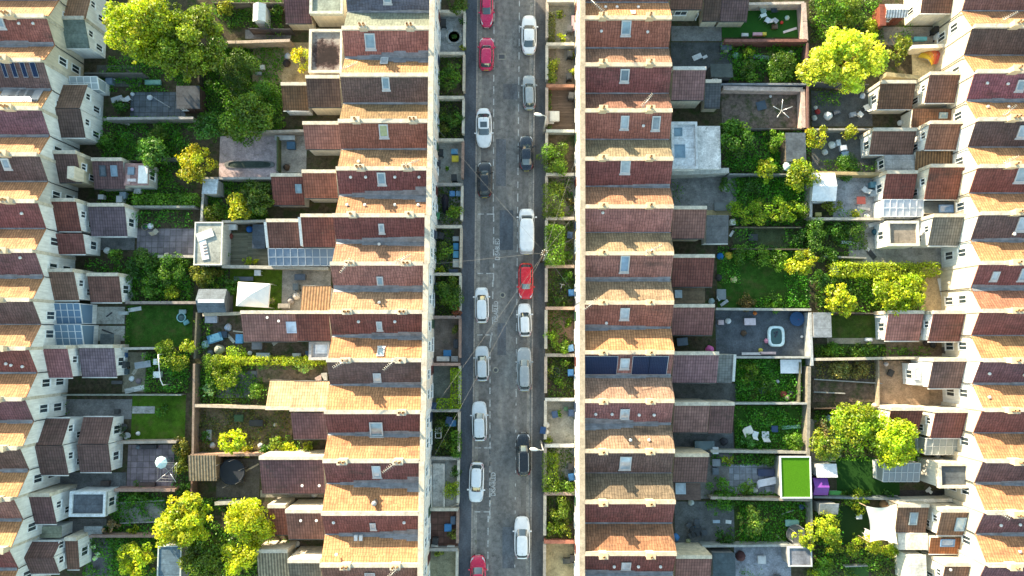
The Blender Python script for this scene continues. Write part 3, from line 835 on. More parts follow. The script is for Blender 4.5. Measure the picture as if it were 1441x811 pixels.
RXA = [(-28, 610.5), (39, 609), (237, 606.5), (303, 604.5), (371, 601.5), (439, 600), (507, 599), (580, 597.5), (649, 596), (723, 594), (796, 594), (868, 592)]
GA = 'terraced houses in the row with white fronts to the road'
A_SPEC = [  # up, lo, wall, lead, material, label
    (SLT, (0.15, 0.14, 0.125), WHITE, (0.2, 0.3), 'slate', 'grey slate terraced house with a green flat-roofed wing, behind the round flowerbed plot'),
    (RED, SUN_ORNG, WHITE, (0.3, 1.25), 'tile', 'red-tiled terraced house with soot-stained flat wing roof, next to the grey slate house'),
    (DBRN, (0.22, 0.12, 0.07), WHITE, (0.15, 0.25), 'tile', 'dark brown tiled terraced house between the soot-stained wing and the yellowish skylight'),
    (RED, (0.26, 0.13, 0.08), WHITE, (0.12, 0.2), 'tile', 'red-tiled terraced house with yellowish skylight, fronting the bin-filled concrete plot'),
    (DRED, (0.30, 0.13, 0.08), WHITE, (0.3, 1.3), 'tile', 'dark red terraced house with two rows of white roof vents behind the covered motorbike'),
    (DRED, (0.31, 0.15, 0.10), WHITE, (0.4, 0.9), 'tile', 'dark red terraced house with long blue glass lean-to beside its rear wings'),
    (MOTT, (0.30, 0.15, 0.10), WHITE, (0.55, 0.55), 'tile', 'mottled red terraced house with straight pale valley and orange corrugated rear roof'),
    (DRED, SUN_ORNG, WHITE, (0.2, 0.9), 'tile', 'brown-red terraced house with skylights on both slopes and a long pinkish rear wing'),
    (DBRN, SUN_ORNG, WHITE, (0.15, 0.5), 'slate', 'terraced house with near-black upper slope, fronted by the clipped yellow hedge'),
    (DRED, SUN_ORNG, WHITE, (0.2, 0.6), 'tile', 'dark red terraced house with one large pale-framed skylight next to the tan rear roofs'),
    ((0.19, 0.075, 0.06), SUN_ORNG, WHITE, (0.15, 1.2), 'tile', 'terraced house with very wide lead valley and a roof cowl, behind the white ramp'),
    (DRED, SUN_ORNG, WHITE, (0.15, 0.9), 'tile', 'terraced house with two white boxes on its lead valley, behind the red-tiled patio'),
    (BRN, SUN_ORNG, WHITE, (0.2, 0.3), 'tile', 'terraced house at the lower frame edge beside the mossy concrete front plot'),
]
A = []
for i, (cu, cl, wl, ld, mt, lab) in enumerate(A_SPEC):
    ym = (WA[i] + WA[i + 1]) / 2
    A.append(make_house(lab, WA[i], WA[i + 1], interp(LXA, ym) + 1, interp(RXA, ym), 1, cu, cl, wl, ld, GA, mt, 'tile' if i else 'slate', seed=i))
A[-1].party(A[-1].y1)
for k in range(3):       # the rows go on beyond the picture and shade what is in it
    make_house('terraced house of the white-fronted row, lying wholly beyond the upper frame edge', -28 - 66 * (k + 1), -28 - 66 * k, 489 + 2 * k, 611 + k, 1, RED, SUN_ORNG, WHITE, None, GA, 'tile', seed=90 + k)
for i, px, py, w, h, pane in [(0, 545, -2, 12, 12, None), (1, 521, 59, 15, 18, None), (1, 541, 86, 11, 13, (0.5, 0.54, 0.56)), (2, 543, 118, 11, 15, None), (3, 540, 185, 13, 16, (0.42, 0.43, 0.20)), (4, 537, 252, 12, 15, None), (5, 537, 322, 8, 12, (0.4, 0.46, 0.48)), (6, 535, 396, 9, 12, None), (7, 534, 459, 8, 12, (0.4, 0.45, 0.46)), (7, 536, 495, 10, 12, None), (8, 531, 532, 11, 13, (0.45, 0.46, 0.46)), (9, 530, 604, 18, 20, None), (10, 530, 664, 12, 18, (0.4, 0.46, 0.5)), (11, 525, 741, 8, 11, (0.4, 0.44, 0.46)), (12, 521, 812, 14, 14, None)]:
    skylight(A[i], px, py, w, h, pane=pane or (0.24, 0.33, 0.37))
for i, px, py in [(4, 494, 250), (4, 515, 250), (4, 556, 250), (4, 590, 250), (4, 489, 289), (4, 514, 289), (4, 556, 289), (4, 589, 289), (7, 505, 453), (7, 556, 453), (5, 534, 344), (11, 470, 735), (11, 569, 735), (3, 505, 228), (6, 534, 426), (12, 474, 780)]:
    vent(A[i], px, py)
for i, px in [(1, 511), (1, 577), (2, 487), (3, 501), (3, 581), (4, 507), (4, 573), (5, 496), (5, 577), (6, 493), (6, 572), (7, 490), (7, 567), (8, 488), (8, 565), (9, 566), (10, 483), (10, 561), (12, 487), (12, 557)]:
    x = W(px, WA[i] - 2, HC)[0]
    if (i, px) == (2, 487): continue
    chimney(A[i], x, A[i].y0, 0.75 if i % 2 else 0.85, 0.46, 0.45 + 0.1 * (i % 3), 2 if (i + px) % 3 else 1, (0.62, 0.56, 0.44))
for i, px, ang in [(2, 487, 0.4), (6, 493, -2.2), (6, 562, 0.5), (8, 488, -2.6), (8, 556, -2.4), (10, 556, -2.5), (12, 557, -2.4), (4, 573, 0.3)]:
    aerial(A[i], W(px, WA[i], HC + 1)[0], A[i].y0, HC + 0.4, ang)
mb = MB()
for px in (501, 508):
    c = slope_patch(A[11], px, 757, 5, 5); mb.rbox(c[0], c[1], 0.32, 0.5, HV + 0.02, HV + 0.32)
mb.build('roof_box', 'plain', A[11].root, (0.72, 0.72, 0.7))
c = slope_patch(A[10], 528, 707, 5, 5); z = A[10].zroof(c[1])
mb = MB(); mb.lathe(c[0], c[1], [(0.26, z - 0.2), (0.2, z + 0.45), (0.24, z + 0.47), (0.24, z + 0.6), (0.1, z + 0.75)], 12); mb.build('roof_cowl', 'lead', A[10].root, (0.3, 0.3, 0.31))
ext(A[0], 437, -12, 483, 20, 'F', 2.9, 2.9, (0.26, 0.30, 0.25), 'felt', CREAM, cope=(0.5, 0.52, 0.46))
ext(A[0], 400, -12, 437, 31, 'T', 1.9, 2.9, PURP, wall=CREAM)
ext(A[1], 436, 43, 482, 103, 'F', 3.6, 3.6, (0.30, 0.27, 0.24), 'soot', CREAM, cope=(0.62, 0.56, 0.46))
ext(A[2], 432, 111, 479, 149, 'T', 2.9, 3.9, DBRN, wall=CREAM)
ext(A[2], 397, 121, 433, 154, 'T', 1.9, 2.6, (0.15, 0.085, 0.045), wall=WHITE)
ext(A[3], 428, 176, 479, 208, 'T', 3.0, 4.0, (0.27, 0.125, 0.10), wall=GREYW)
ext(A[4], 427, 244, 474, 277, 'T', 3.0, 4.0, RED, wall=GREYW)
ext(A[4], 383, 249, 427, 287, 'T', 1.9, 2.8, DRED, wall=GREYW, sky=[(420.5, 266, 9, 12)])
ext(A[5], 425, 306, 471, 346, 'T', 3.0, 4.0, DRED, wall=CREAM, verge=WHITE, wins=False)
ext(A[5], 377, 313, 424, 349, 'T', 2.0, 2.9, (0.15, 0.07, 0.055), wall=CREAM, verge=WHITE, wins=False)
glazed(A[5], 378, 350, 471, 374, 'T', 1.9, 2.3, 9, 2, (0.20, 0.27, 0.36), (0.42, 0.46, 0.5))
ext(A[6], 424, 405, 465, 437, 'B', 2.2, 2.7, (0.26, 0.15, 0.075), 'corrugated', GREYW, wins=False)
ext(A[7], 417, 442, 464, 478, 'T', 3.0, 3.9, DRED, wall=CREAM)
ext(A[7], 341, 442, 417, 479, 'T', 1.9, 2.8, (0.27, 0.135, 0.115), wall=CREAM, sky=[(411, 461, 15, 16, (0.45, 0.55, 0.68))], vents=[(377, 447), (393, 452)])
ext(A[7], 436, 482, 464, 506, 'F', 2.3, 2.3, (0.45, 0.44, 0.45), 'felt', WHITE, cope=(0.45, 0.43, 0.42), sky=[(453, 490, 18, 15, (0.7, 0.7, 0.72))])
ext(A[8], 411, 539, 462, 574, 'B', 3.1, 4.1, TAN, wall=CREAM)
ext(A[8], 377, 538, 411, 572, 'B', 2.0, 2.9, (0.46, 0.31, 0.18), wall=CREAM, cope=(0.66, 0.56, 0.42))
ext(A[9], 411, 581, 459, 616, 'T', 3.0, 4.0, PURP, wall=CREAM, cope=None)
ext(A[10], 367, 647, 456, 693, 'T', 2.7, 3.7, PURP, wall=CREAM, vents=[(426, 683), (450, 683)])
ext(A[11], 404, 722, 455, 757, 'T', 3.0, 4.0, (0.20, 0.095, 0.07), wall=CREAM, vents=[(424, 732), (446, 732)])
ext(A[11], 379, 715, 404, 751, 'T', 1.9, 2.8, (0.24, 0.09, 0.06), wall=CREAM)
ext(A[12], 407, 792, 452, 828, 'T', 3.1, 4.0, (0.17, 0.145, 0.11), wall=CREAM)
ext(A[12], 363, 778, 407, 828, 'T', 1.9, 2.8, (0.30, 0.25, 0.17), 'corrugated', CREAM)
WB = [-41, 24.6, 90.6, 155.3, 223.3, 290.6, 356.6, 426, 496, 564.4, 635, 706.7, 779.6, 852]
RXB = [(-41, 943), (155, 944), (290, 946), (496, 946.7), (635, 947), (780, 949.5), (852, 951)]
GB = 'terraced houses in the row with cream fronts to the road'
B_SPEC = [
    (BRN, SUN_ORNG, CREAM, (0.12, 0.15), 'tile', 'brown-roofed terraced house with three tiled rear roofs and lawn, fronting the yellow shrub patio'),
    (RED, (0.24, 0.115, 0.085), CREAM, (0.12, 0.15), 'tile', 'red-tiled terraced house without rear wing, fronting the yellow flowering shrub plot'),
    (DRED, (0.19, 0.085, 0.065), CREAM, (0.12, 0.15), 'tile', 'dark red terraced house with thin valley, fronting the brown decking plot'),
    (RED, (0.22, 0.15, 0.105), CREAM, (0.1, 0.12), 'tile', 'terraced house with two grey skylights and white flat-roofed wing'),
    (DRED, (0.27, 0.12, 0.08), CREAM, (0.45, 0.12), 'tile', 'dark red terraced house with broken lead valley, facing the white van roof'),
    (MOTT, (0.26, 0.16, 0.11), CREAM, (0.08, 0.08), 'tile', 'lichen-mottled terraced house without any skylight, behind the tall green hedge'),
    (MOTT, (0.26, 0.15, 0.11), CREAM, (0.5, 0.5), 'tile', 'terraced house with straight pale blue valley and tall skylight, facing the red hatchback'),
    (RED, SUN_ORNG, CREAM, (0.2, 0.6), 'tile', 'terraced house with dark slate-filled valley, fronting the brick path plot'),
    (MOTT, (0.28, 0.15, 0.12), CREAM, (0.4, 0.4), 'tile', 'terraced house with dark blue solar panels on both sides of its skylight'),
    ((0.24, 0.105, 0.09), (0.24, 0.13, 0.10), CREAM, (0.25, 0.95), 'tile', 'terraced house with wide grey felt valley, fronting the pale gravel plot'),
    ((0.12, 0.075, 0.06), (0.14, 0.09, 0.07), CREAM, (0.06, 0.06), 'tile', 'terraced house with darkest moss-stained roof in the cream row, facing the black estate'),
    (DRED, (0.25, 0.105, 0.065), CREAM, (0.12, 0.15), 'tile', 'dark red terraced house without skylight, fronting the overgrown green plot'),
    (DRED, SUN_ORNG, CREAM, (0.4, 0.7), 'tile', 'terraced house at the lower frame edge behind the yellow patio plot'),
]
B = []
for i, (cu, cl, wl, ld, mt, lab) in enumerate(B_SPEC):
    ym = (WB[i] + WB[i + 1]) / 2
    B.append(make_house(lab, WB[i], WB[i + 1], interp(RXB, ym), 818.0 - (i > 6) * 0.6, -1, cu, cl, wl, ld, GB, mt, None, seed=i + 20, copc=(0.60, 0.50, 0.37)))
B[-1].party(B[-1].y1)
for k in range(3):
    make_house('terraced house of the cream-fronted row, lying wholly beyond the upper frame edge', -41 - 66 * (k + 1), -41 - 66 * k, 942, 818, -1, RED, SUN_ORNG, CREAM, None, GB, 'tile', seed=94 + k)
for i, px, py, w, h, pane in [(0, 891, 18, 6, 6, (0.7, 0.7, 0.7)), (1, 881, 40, 14, 17, None), (2, 879, 107, 13, 15, (0.13, 0.17, 0.19)), (3, 879, 173, 12, 16, (0.4, 0.46, 0.48)), (3, 923, 174, 12, 17, (0.24, 0.28, 0.30)), (4, 880, 235, 14, 17, (0.4, 0.46, 0.47)), (6, 879, 372, 13, 22, (0.22, 0.32, 0.42)), (7, 879, 442, 13, 16, (0.44, 0.48, 0.5)), (8, 879, 512, 13, 15, (0.45, 0.5, 0.53)), (9, 879, 583, 13, 15, (0.4, 0.46, 0.5)), (10, 880, 652, 16, 20, (0.4, 0.48, 0.53)), (12, 881, 797, 13, 13, (0.5, 0.54, 0.56))]:
    skylight(B[i], px, py, w, h, pane=pane or (0.26, 0.36, 0.40))
for i, px, py in [(0, 852, 11), (0, 868, 11), (0, 898, 11), (1, 911, 46), (1, 846, 45), (3, 905, 178), (9, 899, 584), (9, 920, 584), (9, 838, 583), (9, 861, 583), (10, 887, 619), (9, 887, 619), (9, 913, 619), (12, 864, 797), (12, 898, 797), (12, 929, 797), (7, 853, 455), (5, 848, 300)]:
    vent(B[i], px, py)
for i in range(1, 13):
    for px in (848, 914):
        if (i, px) in ((3, 848),): pass
        x = W(px, WB[i] - 2, HC)[0]
        chimney(B[i], x, B[i].y0, 0.72, 0.44, 0.55 + 0.1 * ((i + px) % 3), 1 + (i * px) % 2, (0.66, 0.54, 0.36))
for i, px, ang in [(1, 845, 2.4), (3, 905, 0.9), (7, 836, -2.5), (6, 912, 0.4)]:
    aerial(B[i], W(px, WB[i], HC + 1)[0], B[i].y0, HC + 0.5, ang)
for x0, x1 in ((820.5, 844), (844.6, 867.5), (890.5, 913), (913.6, 937.5)):
    solar(B[8], x0, 501.5, x1, 527.5)
ext(B[0], 944, -14, 990, 11, 'T', 2.9, 3.9, BRN, wall=CREAM)
ext(B[0], 990, -2, 1014, 27.5, 'T', 1.7, 2.6, DBRN, wall=CREAM)
ext(B[0], 1014.5, -2, 1053, 28, 'T', 1.7, 2.6, (0.13, 0.08, 0.08), wall=CREAM)
ext(B[2], 946, 99, 992, 139, 'T', 2.9, 3.9, (0.22, 0.12, 0.115), wall=CREAM, cope=(0.60, 0.58, 0.54))
ext(B[2], 992, 117, 1014, 150, 'T', 1.7, 2.3, SLT, 'slate', CREAM, cope=(0.6, 0.55, 0.47))
ext(B[3], 945, 173, 981, 238, 'F', 2.9, 2.9, (0.68, 0.70, 0.72), 'felt', WHITE, cope=(0.6, 0.61, 0.62), sky=[(952.5, 186, 15, 12, (0.15, 0.24, 0.30)), (955.5, 213, 17, 19, (0.18, 0.28, 0.36))])
ext(B[3], 982, 177.5, 1014, 238, 'F', 2.3, 2.3, (0.66, 0.64, 0.62), 'concrete', WHITE, cope=(0.55, 0.54, 0.52), rim=False)
ext(B[5], 946, 295, 993, 334, 'T', 2.9, 3.9, (0.25, 0.125, 0.10), wall=CREAM)
ext(B[5], 994, 303, 1025, 341, 'T', 2.0, 2.5, (0.13, 0.135, 0.14), 'felt', WHITE, cope=None)
ext(B[6], 946, 363, 1004, 402, 'T', 2.9, 3.9, DRED, wall=CREAM)
ext(B[6], 946, 405, 992, 427, 'F', 2.3, 2.3, (0.16, 0.115, 0.07), 'felt', CREAM, rim=False, sky=[(954.5, 414, 10, 11, (0.34, 0.4, 0.43))])
ext(B[7], 946, 433, 1004, 470, 'T', 2.9, 3.9, (0.21, 0.095, 0.085), wall=CREAM)
ext(B[8], 947, 500, 1010, 537, 'T', 2.9, 3.9, (0.22, 0.125, 0.135), wall=CREAM)
ext(B[8], 1010, 499, 1031, 537, 'T', 2.0, 2.7, (0.17, 0.18, 0.175), 'slate', CREAM, verge=(0.6, 0.62, 0.6), cope=None, wins=False)
ext(B[9], 948, 571, 997, 607, 'T', 2.9, 3.9, (0.22, 0.12, 0.105), wall=CREAM)
ext(B[9], 998, 571, 1032, 608, 'T', 1.9, 2.8, (0.15, 0.08, 0.075), wall=CREAM)
ext(B[10], 948, 643, 996, 677, 'T', 2.9, 3.9, (0.15, 0.085, 0.075), wall=CREAM, cope=(0.66, 0.55, 0.40))
ext(B[10], 948, 679, 986, 704, 'F', 2.0, 2.0, (0.13, 0.085, 0.07), 'felt', CREAM, rim=False, sky=[(957.5, 687, 14, 16, (0.42, 0.5, 0.56))])
ext(B[12], 950, 786, 1000, 824, 'T', 2.9, 3.9, (0.23, 0.11, 0.095), wall=CREAM, cope=(0.66, 0.56, 0.42))
window_part(B[0].root, W(958, 27, 2)[0], W(720, 12.5, 2.9)[1] - 0.02, 1.6, 2.5, 1.3, 0, -1)
WC = [-28, 36, 100, 167.5, 233.5, 300, 370, 437.5, 507, 577, 649, 722, 796, 868]
RXC = [(-28, 1367), (36, 1370), (100, 1373), (167, 1377), (233, 1377.5), (300, 1381), (370, 1382), (437, 1382), (507, 1383.5), (577, 1385), (649, 1387), (722, 1388), (796, 1390), (868, 1392)]
GC = 'terraced houses with tall white rear walls facing the sun'
C_SPEC = [
    (BRN, SUN_ORNG, CREAM, (0.1, 0.12), 'house with plain brown rear roof beside the rusty shed with a white top'),
    (DBRN, SUN_ORNG, CREAM, (0.1, 0.12), 'house whose cream courtyard holds the red and yellow windbreak'),
    ((0.20, 0.075, 0.08), SUN_ORNG, CREAM, (0.3, 0.5), 'house with stepped brown rear wings next to the coloured windbreak courtyard'),
    (DBRN, SUN_ORNG, WHITE, (0.1, 0.12), 'house with grey flat roof and brown corrugated roof behind it'),
    ((0.19, 0.065, 0.05), SUN_ORNG, CREAM, (0.1, 0.12), 'house with red rear wings and see-through conservatory behind the white shed'),
    (DBRN, SUN_ORNG, WHITE, (0.3, 0.5), 'house with grey tiled rear wing and flat brown roof by the leafy bed'),
    (DRED, (0.28, 0.11, 0.075), CREAM, (0.5, 0.5), 'house without rear wing beside the long yellow-green hedge'),
    (DRED, SUN_ORNG, CREAM, (0.1, 0.12), 'house with salmon pink end roof on its rear wing'),
    (PURP, SUN_ORNG, WHITE, (0.2, 0.4), 'house with white lean-to end facing the bare dirt courtyard'),
    (DRED, SUN_ORNG, CREAM, (0.1, 0.12), 'house whose rear wing is half hidden by the round lime-green tree'),
    ((0.12, 0.065, 0.06), SUN_ORNG, CREAM, (0.3, 0.6), 'house with flat charcoal rear roof and conservatory under the lime-green tree'),
    (PURP, SUN_ORNG, CREAM, (0.2, 0.5), 'house with three skylights on its rear roofs beside the cream sail shade'),
    (PURP, SUN_ORNG, CREAM, (0.1, 0.12), 'house at the lower frame edge below the cream sail shade'),
]
C = []
for i, (cu, cl, wl, ld, lab) in enumerate(C_SPEC):
    ym = (WC[i] + WC[i + 1]) / 2
    C.append(make_house('terraced ' + lab, WC[i], WC[i + 1], interp(RXC, ym), None, 1, cu, cl, wl, ld, GC, 'tile', None, front=False, seed=i + 40))
C[-1].party(C[-1].y1)
for i, px, py, w, h, pane in [(2, 1436, 121, 12, 13, None), (3, 1439, 186, 14, 15, (0.4, 0.46, 0.48)), (4, 1438, 246, 16, 20, (0.3, 0.35, 0.36)), (5, 1438, 316, 14, 18, (0.4, 0.44, 0.47)), (6, 1400, 389, 10, 12, (0.42, 0.45, 0.46)), (6, 1440, 387, 11, 16, (0.3, 0.36, 0.4))]:
    skylight(C[i], px, py, w, h, pane=pane or (0.3, 0.38, 0.4))
for i, px, py in [(2, 1388, 118), (2, 1417, 119), (2, 1389, 151), (2, 1418, 151), (3, 1426, 330), (8, 1391, 526), (8, 1391, 559), (11, 1407, 739), (11, 1434, 738), (11, 1434, 776), (8, 1440, 528)]:
    vent(C[i], px, py)
for i in range(1, 13):
    chimney(C[i], W(1421 + (i * 7) % 9, WC[i] - 3, HC)[0], C[i].y0, 0.95, 0.5, 0.6 + 0.1 * (i % 3), 1 + i % 2, (0.66, 0.54, 0.36))
for i, ang in [(1, 0.5), (3, 0.7), (4, 0.4), (11, 2.5)]:
    aerial(C[i], W(1412, WC[i], HC + 1)[0], C[i].y0, HC + 0.3, ang)
LIT = (0.76, 0.72, 0.62)
ext(C[0], 1299, -30, 1354, 17, 'T', 3.0, 4.0, BRN, wall=LIT)
ext(C[2], 1305, 106, 1361, 143, 'T', 2.9, 3.9, (0.19, 0.10, 0.075), wall=LIT)
ext(C[2], 1237, 118, 1286, 152, 'T', 1.9, 2.7, (0.17, 0.09, 0.055), wall=LIT)
ext(C[2], 1284, 153, 1344, 178, 'T', 2.0, 2.4, (0.17, 0.085, 0.05), wall=LIT, cope=None, sky=[(1327, 163, 12, 8)], wins=False)
ext(C[3], 1305, 175, 1362, 209, 'T', 2.9, 3.9, (0.22, 0.11, 0.075), wall=WHITE)
ext(C[3], 1226, 185, 1287, 216, 'T', 1.9, 2.7, (0.17, 0.09, 0.065), wall=WHITE)
ext(C[3], 1245, 218, 1287, 240, 'F', 2.0, 2.0, (0.33, 0.33, 0.32), 'felt', GREYW, rim=False)
ext(C[3], 1289, 213, 1348, 238, 'T', 2.1, 2.4, (0.20, 0.12, 0.06), 'corrugated', GREYW, cope=None, wins=False)
ext(C[4], 1305, 236, 1364, 279, 'T', 2.9, 4.0, (0.215, 0.08, 0.055), wall=LIT)
ext(C[4], 1245, 245, 1288, 279, 'T', 1.9, 2.8, (0.20, 0.07, 0.055), wall=WHITE)
glazed(C[4], 1243, 281, 1299, 305, 'T', 1.9, 2.2, 6, 2, (0.62, 0.66, 0.72))
ext(C[4], 1301, 284, 1349, 300, 'F', 2.3, 2.3, (0.07, 0.085, 0.09), 'felt', LIT, rim=False, sky=[(1331, 294, 20, 11, (0.12, 0.22, 0.38))], wins=False)
ext(C[5], 1310, 306, 1368, 344, 'T', 2.9, 3.9, (0.185, 0.165, 0.135), wall=WHITE)
ext(C[5], 1248, 312, 1292, 346, 'F', 2.5, 2.5, (0.25, 0.21, 0.165), 'felt', WHITE, cope=(0.68, 0.64, 0.55))
ext(C[7], 1310, 442, 1373, 479, 'T', 2.9, 3.9, (0.20, 0.085, 0.07), wall=WHITE)
ext(C[7], 1248, 442, 1297, 478, 'T', 1.9, 2.8, PINK, wall=WHITE)
ext(C[8], 1310, 509, 1373, 545, 'T', 2.9, 3.9, (0.15, 0.095, 0.085), wall=WHITE, wins=False)
ext(C[8], 1284, 512, 1310, 542, 'F', 1.9, 1.9, (0.72, 0.72, 0.70), 'felt', WHITE, rim=False, sky=[(1290, 526, 8, 17, (0.5, 0.53, 0.55))])
ext(C[9], 1313, 581, 1374, 615, 'T', 2.9, 3.9, (0.19, 0.075, 0.065), wall=LIT)
ext(C[9], 1251, 578, 1296, 606, 'T', 1.9, 2.8, DRED, wall=LIT)
glazed(C[9], 1303, 617, 1359, 640, 'T', 1.9, 2.3, 6, 2, (0.40, 0.44, 0.43), (0.55, 0.56, 0.54))
ext(C[10], 1320, 652, 1371, 686, 'F', 3.4, 3.4, (0.085, 0.10, 0.115), 'felt', LIT, cope=(0.66, 0.58, 0.46), wins=False)
glazed(C[10], 1243, 652, 1294, 678, 'T', 1.8, 2.2, 6, 2, (0.34, 0.37, 0.38), (0.5, 0.52, 0.52))
ext(C[11], 1322, 721, 1378, 752, 'T', 2.9, 3.8, (0.22, 0.13, 0.085), wall=LIT, sky=[(1351, 738, 13, 20, (0.32, 0.44, 0.52))])
ext(C[11], 1262, 714, 1305, 748, 'T', 1.9, 2.6, (0.22, 0.12, 0.075), wall=LIT, sky=[(1285, 730, 11, 18, (0.25, 0.30, 0.32))])
ext(C[11], 1309, 757, 1358, 778, 'T', 2.1, 2.5, (0.25, 0.10, 0.045), wall=LIT, cope=None, sky=[(1333, 764, 19, 11, (0.12, 0.24, 0.42))], wins=False)
ext(C[11], 1264, 751, 1306, 774, 'F', 2.0, 2.0, (0.74, 0.69, 0.58), 'felt', LIT, rim=False, wins=False)
ext(C[12], 1327, 797, 1380, 830, 'T', 2.9, 3.8, (0.21, 0.12, 0.085), wall=LIT, vents=[(1336, 801), (1367, 803)])
for i in range(13):
    h = C[i]
    rear_windows(h, [(-1.0, 1), (-1.05, 0)], -1)
WD = [-45, 22, 84, 152, 217, 283, 353, 422, 490.6, 562, 631, 703, 774, 845]
RXD = [(-45, 70), (22, 65), (84, 58.5), (152, 56), (217, 53), (283, 50.5), (353, 47), (422, 44), (490, 39), (562, 33), (631, 28.6), (703, 19), (774, 11), (845, 5)]
GD = 'terraced houses with shaded white rear walls'
D_SPEC = [
    (BRN, SUN_ORNG, CREAM, (0.1, 0.12), 'house with brown and slate rear wings beneath the big spreading tree'),
    (RED, SUN_ORNG, CREAM, (0.5, 0.7), 'house with a pitched rear wing sharing its ridge, nearest the big spreading tree'),
    (DBRN, SUN_ORNG, WHITE, (0.3, 0.4), 'house with blue solar panels on its lower roof, behind the slate-grey patio'),
    (PURP, SUN_ORNG, WHITE, (0.3, 0.2), 'house with dark two-storey rear wing next to the solar panel house'),
    (DBRN, SUN_ORNG, GREYW, (0.12, 0.12), 'house with cream chimney box and low roof with two skylights behind'),
    (DRED, SUN_ORNG, WHITE, (0.12, 0.12), 'house with dark red main wing and extra red roof by the stone slab patio'),
    (PURP, SUN_ORNG, WHITE, (0.4, 0.3), 'house with weed growing on its roof above the leafy bushes'),
    (DBRN, SUN_ORNG, WHITE, (0.08, 0.1), 'house with blue glass conservatory behind the dark lawn'),
    (DRED, SUN_ORNG, WHITE, (0.15, 0.3), 'house with pinkish rear wing and lilac end roof by the junk-strewn yard'),
    (PURP, SUN_ORNG, WHITE, (0.35, 0.3), 'house with grey concrete yard behind the bright green lawn'),
    (DBRN, SUN_ORNG, WHITE, (0.3, 0.3), 'house with twin ridged wings beside the purple paved patio'),
    (BRN, SUN_ORNG, WHITE, (0.3, 0.3), 'house with grey-framed flat rear roof by the gravel bed'),
    (DRED, SUN_ORNG, WHITE, (0.3, 0.3), 'house with hipped rear roof above the yellow-leaved tree'),
]
D = []
for i, (cu, cl, wl, ld, lab) in enumerate(D_SPEC):
    ym = (WD[i] + WD[i + 1]) / 2
    D.append(make_house('terraced ' + lab, WD[i], WD[i + 1], interp(RXD, ym), None, -1, cu, cl, wl, ld, GD, 'tile', None, front=False, seed=i + 60))
D[-1].party(D[-1].y1)
for k in range(3):
    make_house('terraced house of the shaded white row, lying wholly beyond the upper frame edge', -45 - 66 * (k + 1), -45 - 66 * k, 74 + 5 * k, None, -1, BRN, SUN_ORNG, WHITE, None, GD, 'tile', None, front=False, seed=98 + k)
for i, px, py, w, h, pane in [(4, 9, 231, 11, 13, (0.3, 0.36, 0.4)), (1, 2, 33, 9, 12, (0.3, 0.36, 0.4))]:
    skylight(D[i], px, py, w, h, pane=pane)
for x0, x1 in ((-13, 0), (0.8, 13), (13.8, 27), (27.8, 41), (41.6, 56)):
    solar(D[2], x0, 88.5, x1, 109.5)
for x0, x1 in ((6, 17), (17.8, 29), (29.8, 41), (41.8, 53)):
    solar(D[2], x0, 126.5, x1, 143)
for i, px, py in [(1, 28, 34), (1, 48, 34), (8, 17, 514), (8, 33, 516), (5, 32, 301), (6, 30, 363), (8, 10, 512)]:
    vent(D[i], px, py)
for i in range(1, 13):
    chimney(D[i], W(20 - (i * 5) % 12 - i * 1.6, WD[i] - 2, HC)[0], D[i].y0, 0.95, 0.5, 0.4 + 0.1 * (i % 3), 1 + i % 2, (0.66, 0.54, 0.38))
SH = (0.80, 0.80, 0.78)
ext(D[0], 71, -16, 125, 27, 'B', 2.9, 3.9, (0.27, 0.15, 0.09), wall=SH, cope=None)
ext(D[1], 71, 28, 122, 66, 'T', 2.9, 3.9, (0.15, 0.19, 0.17), 'felt', SH, cope=(0.5, 0.46, 0.38))
glazed(D[2], 89, 108, 138, 126, 'T', 1.9, 2.3, 5, 2, (0.5, 0.56, 0.58))
ext(D[2], 64, 121, 117, 152, 'B', 3.0, 4.0, (0.17, 0.105, 0.075), wall=SH, cope=None)
ext(D[3], 63, 153, 116, 192, 'T', 3.0, 4.0, (0.115, 0.075, 0.065), wall=SH, cope=None)
ext(D[4], 60, 217, 111, 255, 'T', 3.0, 4.0, (0.14, 0.085, 0.075), wall=(0.55, 0.47, 0.33))
mb = MB(); c = W(106, 245, 3.8); mb.box(c[0] - 0.35, c[0] + 0.35, c[1] - 0.6, c[1] + 0.6, 3.0, 4.5); mb.build('chimney', 'render', D[4].root, (0.72, 0.64, 0.5))
ext(D[4], 131, 227, 174, 264, 'T', 2.0, 2.6, (0.13, 0.075, 0.075), wall=GREYW, sky=[(145, 241, 9, 15, (0.05, 0.07, 0.09)), (161, 241, 9, 15, (0.18, 0.26, 0.33))])
ext(D[4], 175, 230, 209, 261, 'F', 2.1, 2.1, (0.38, 0.22, 0.20), 'felt', GREYW, rim=False)
ext(D[5], 58, 284, 110, 324, 'T', 3.0, 4.0, DRED, wall=SH)
ext(D[5], 126, 291, 177, 331, 'T', 2.0, 2.7, (0.115, 0.085, 0.10), wall=SH)
ext(D[5], 74, 329, 118, 356, 'T', 2.6, 3.2, (0.19, 0.075, 0.065), wall=SH, cope=None)
ext(D[6], 50, 383, 107, 421, 'T', 3.0, 4.0, (0.17, 0.10, 0.075), wall=SH)
ext(D[6], 125, 389, 169, 424, 'T', 2.0, 2.7, (0.15, 0.075, 0.06), wall=SH)
glazed(D[7], 68, 427, 114, 456, 'T', 2.3, 2.9, 5, 3, (0.18, 0.29, 0.42), (0.6, 0.62, 0.64))
glazed(D[7], 68, 457, 116, 486, 'T', 2.3, 2.9, 5, 3, (0.20, 0.31, 0.42), (0.6, 0.62, 0.64))
ext(D[8], 47, 491, 98, 530, 'T', 3.0, 4.0, (0.27, 0.12, 0.125), wall=SH)
ext(D[8], 113, 490, 162, 529, 'T', 2.0, 2.7, (0.175, 0.13, 0.155), wall=SH)
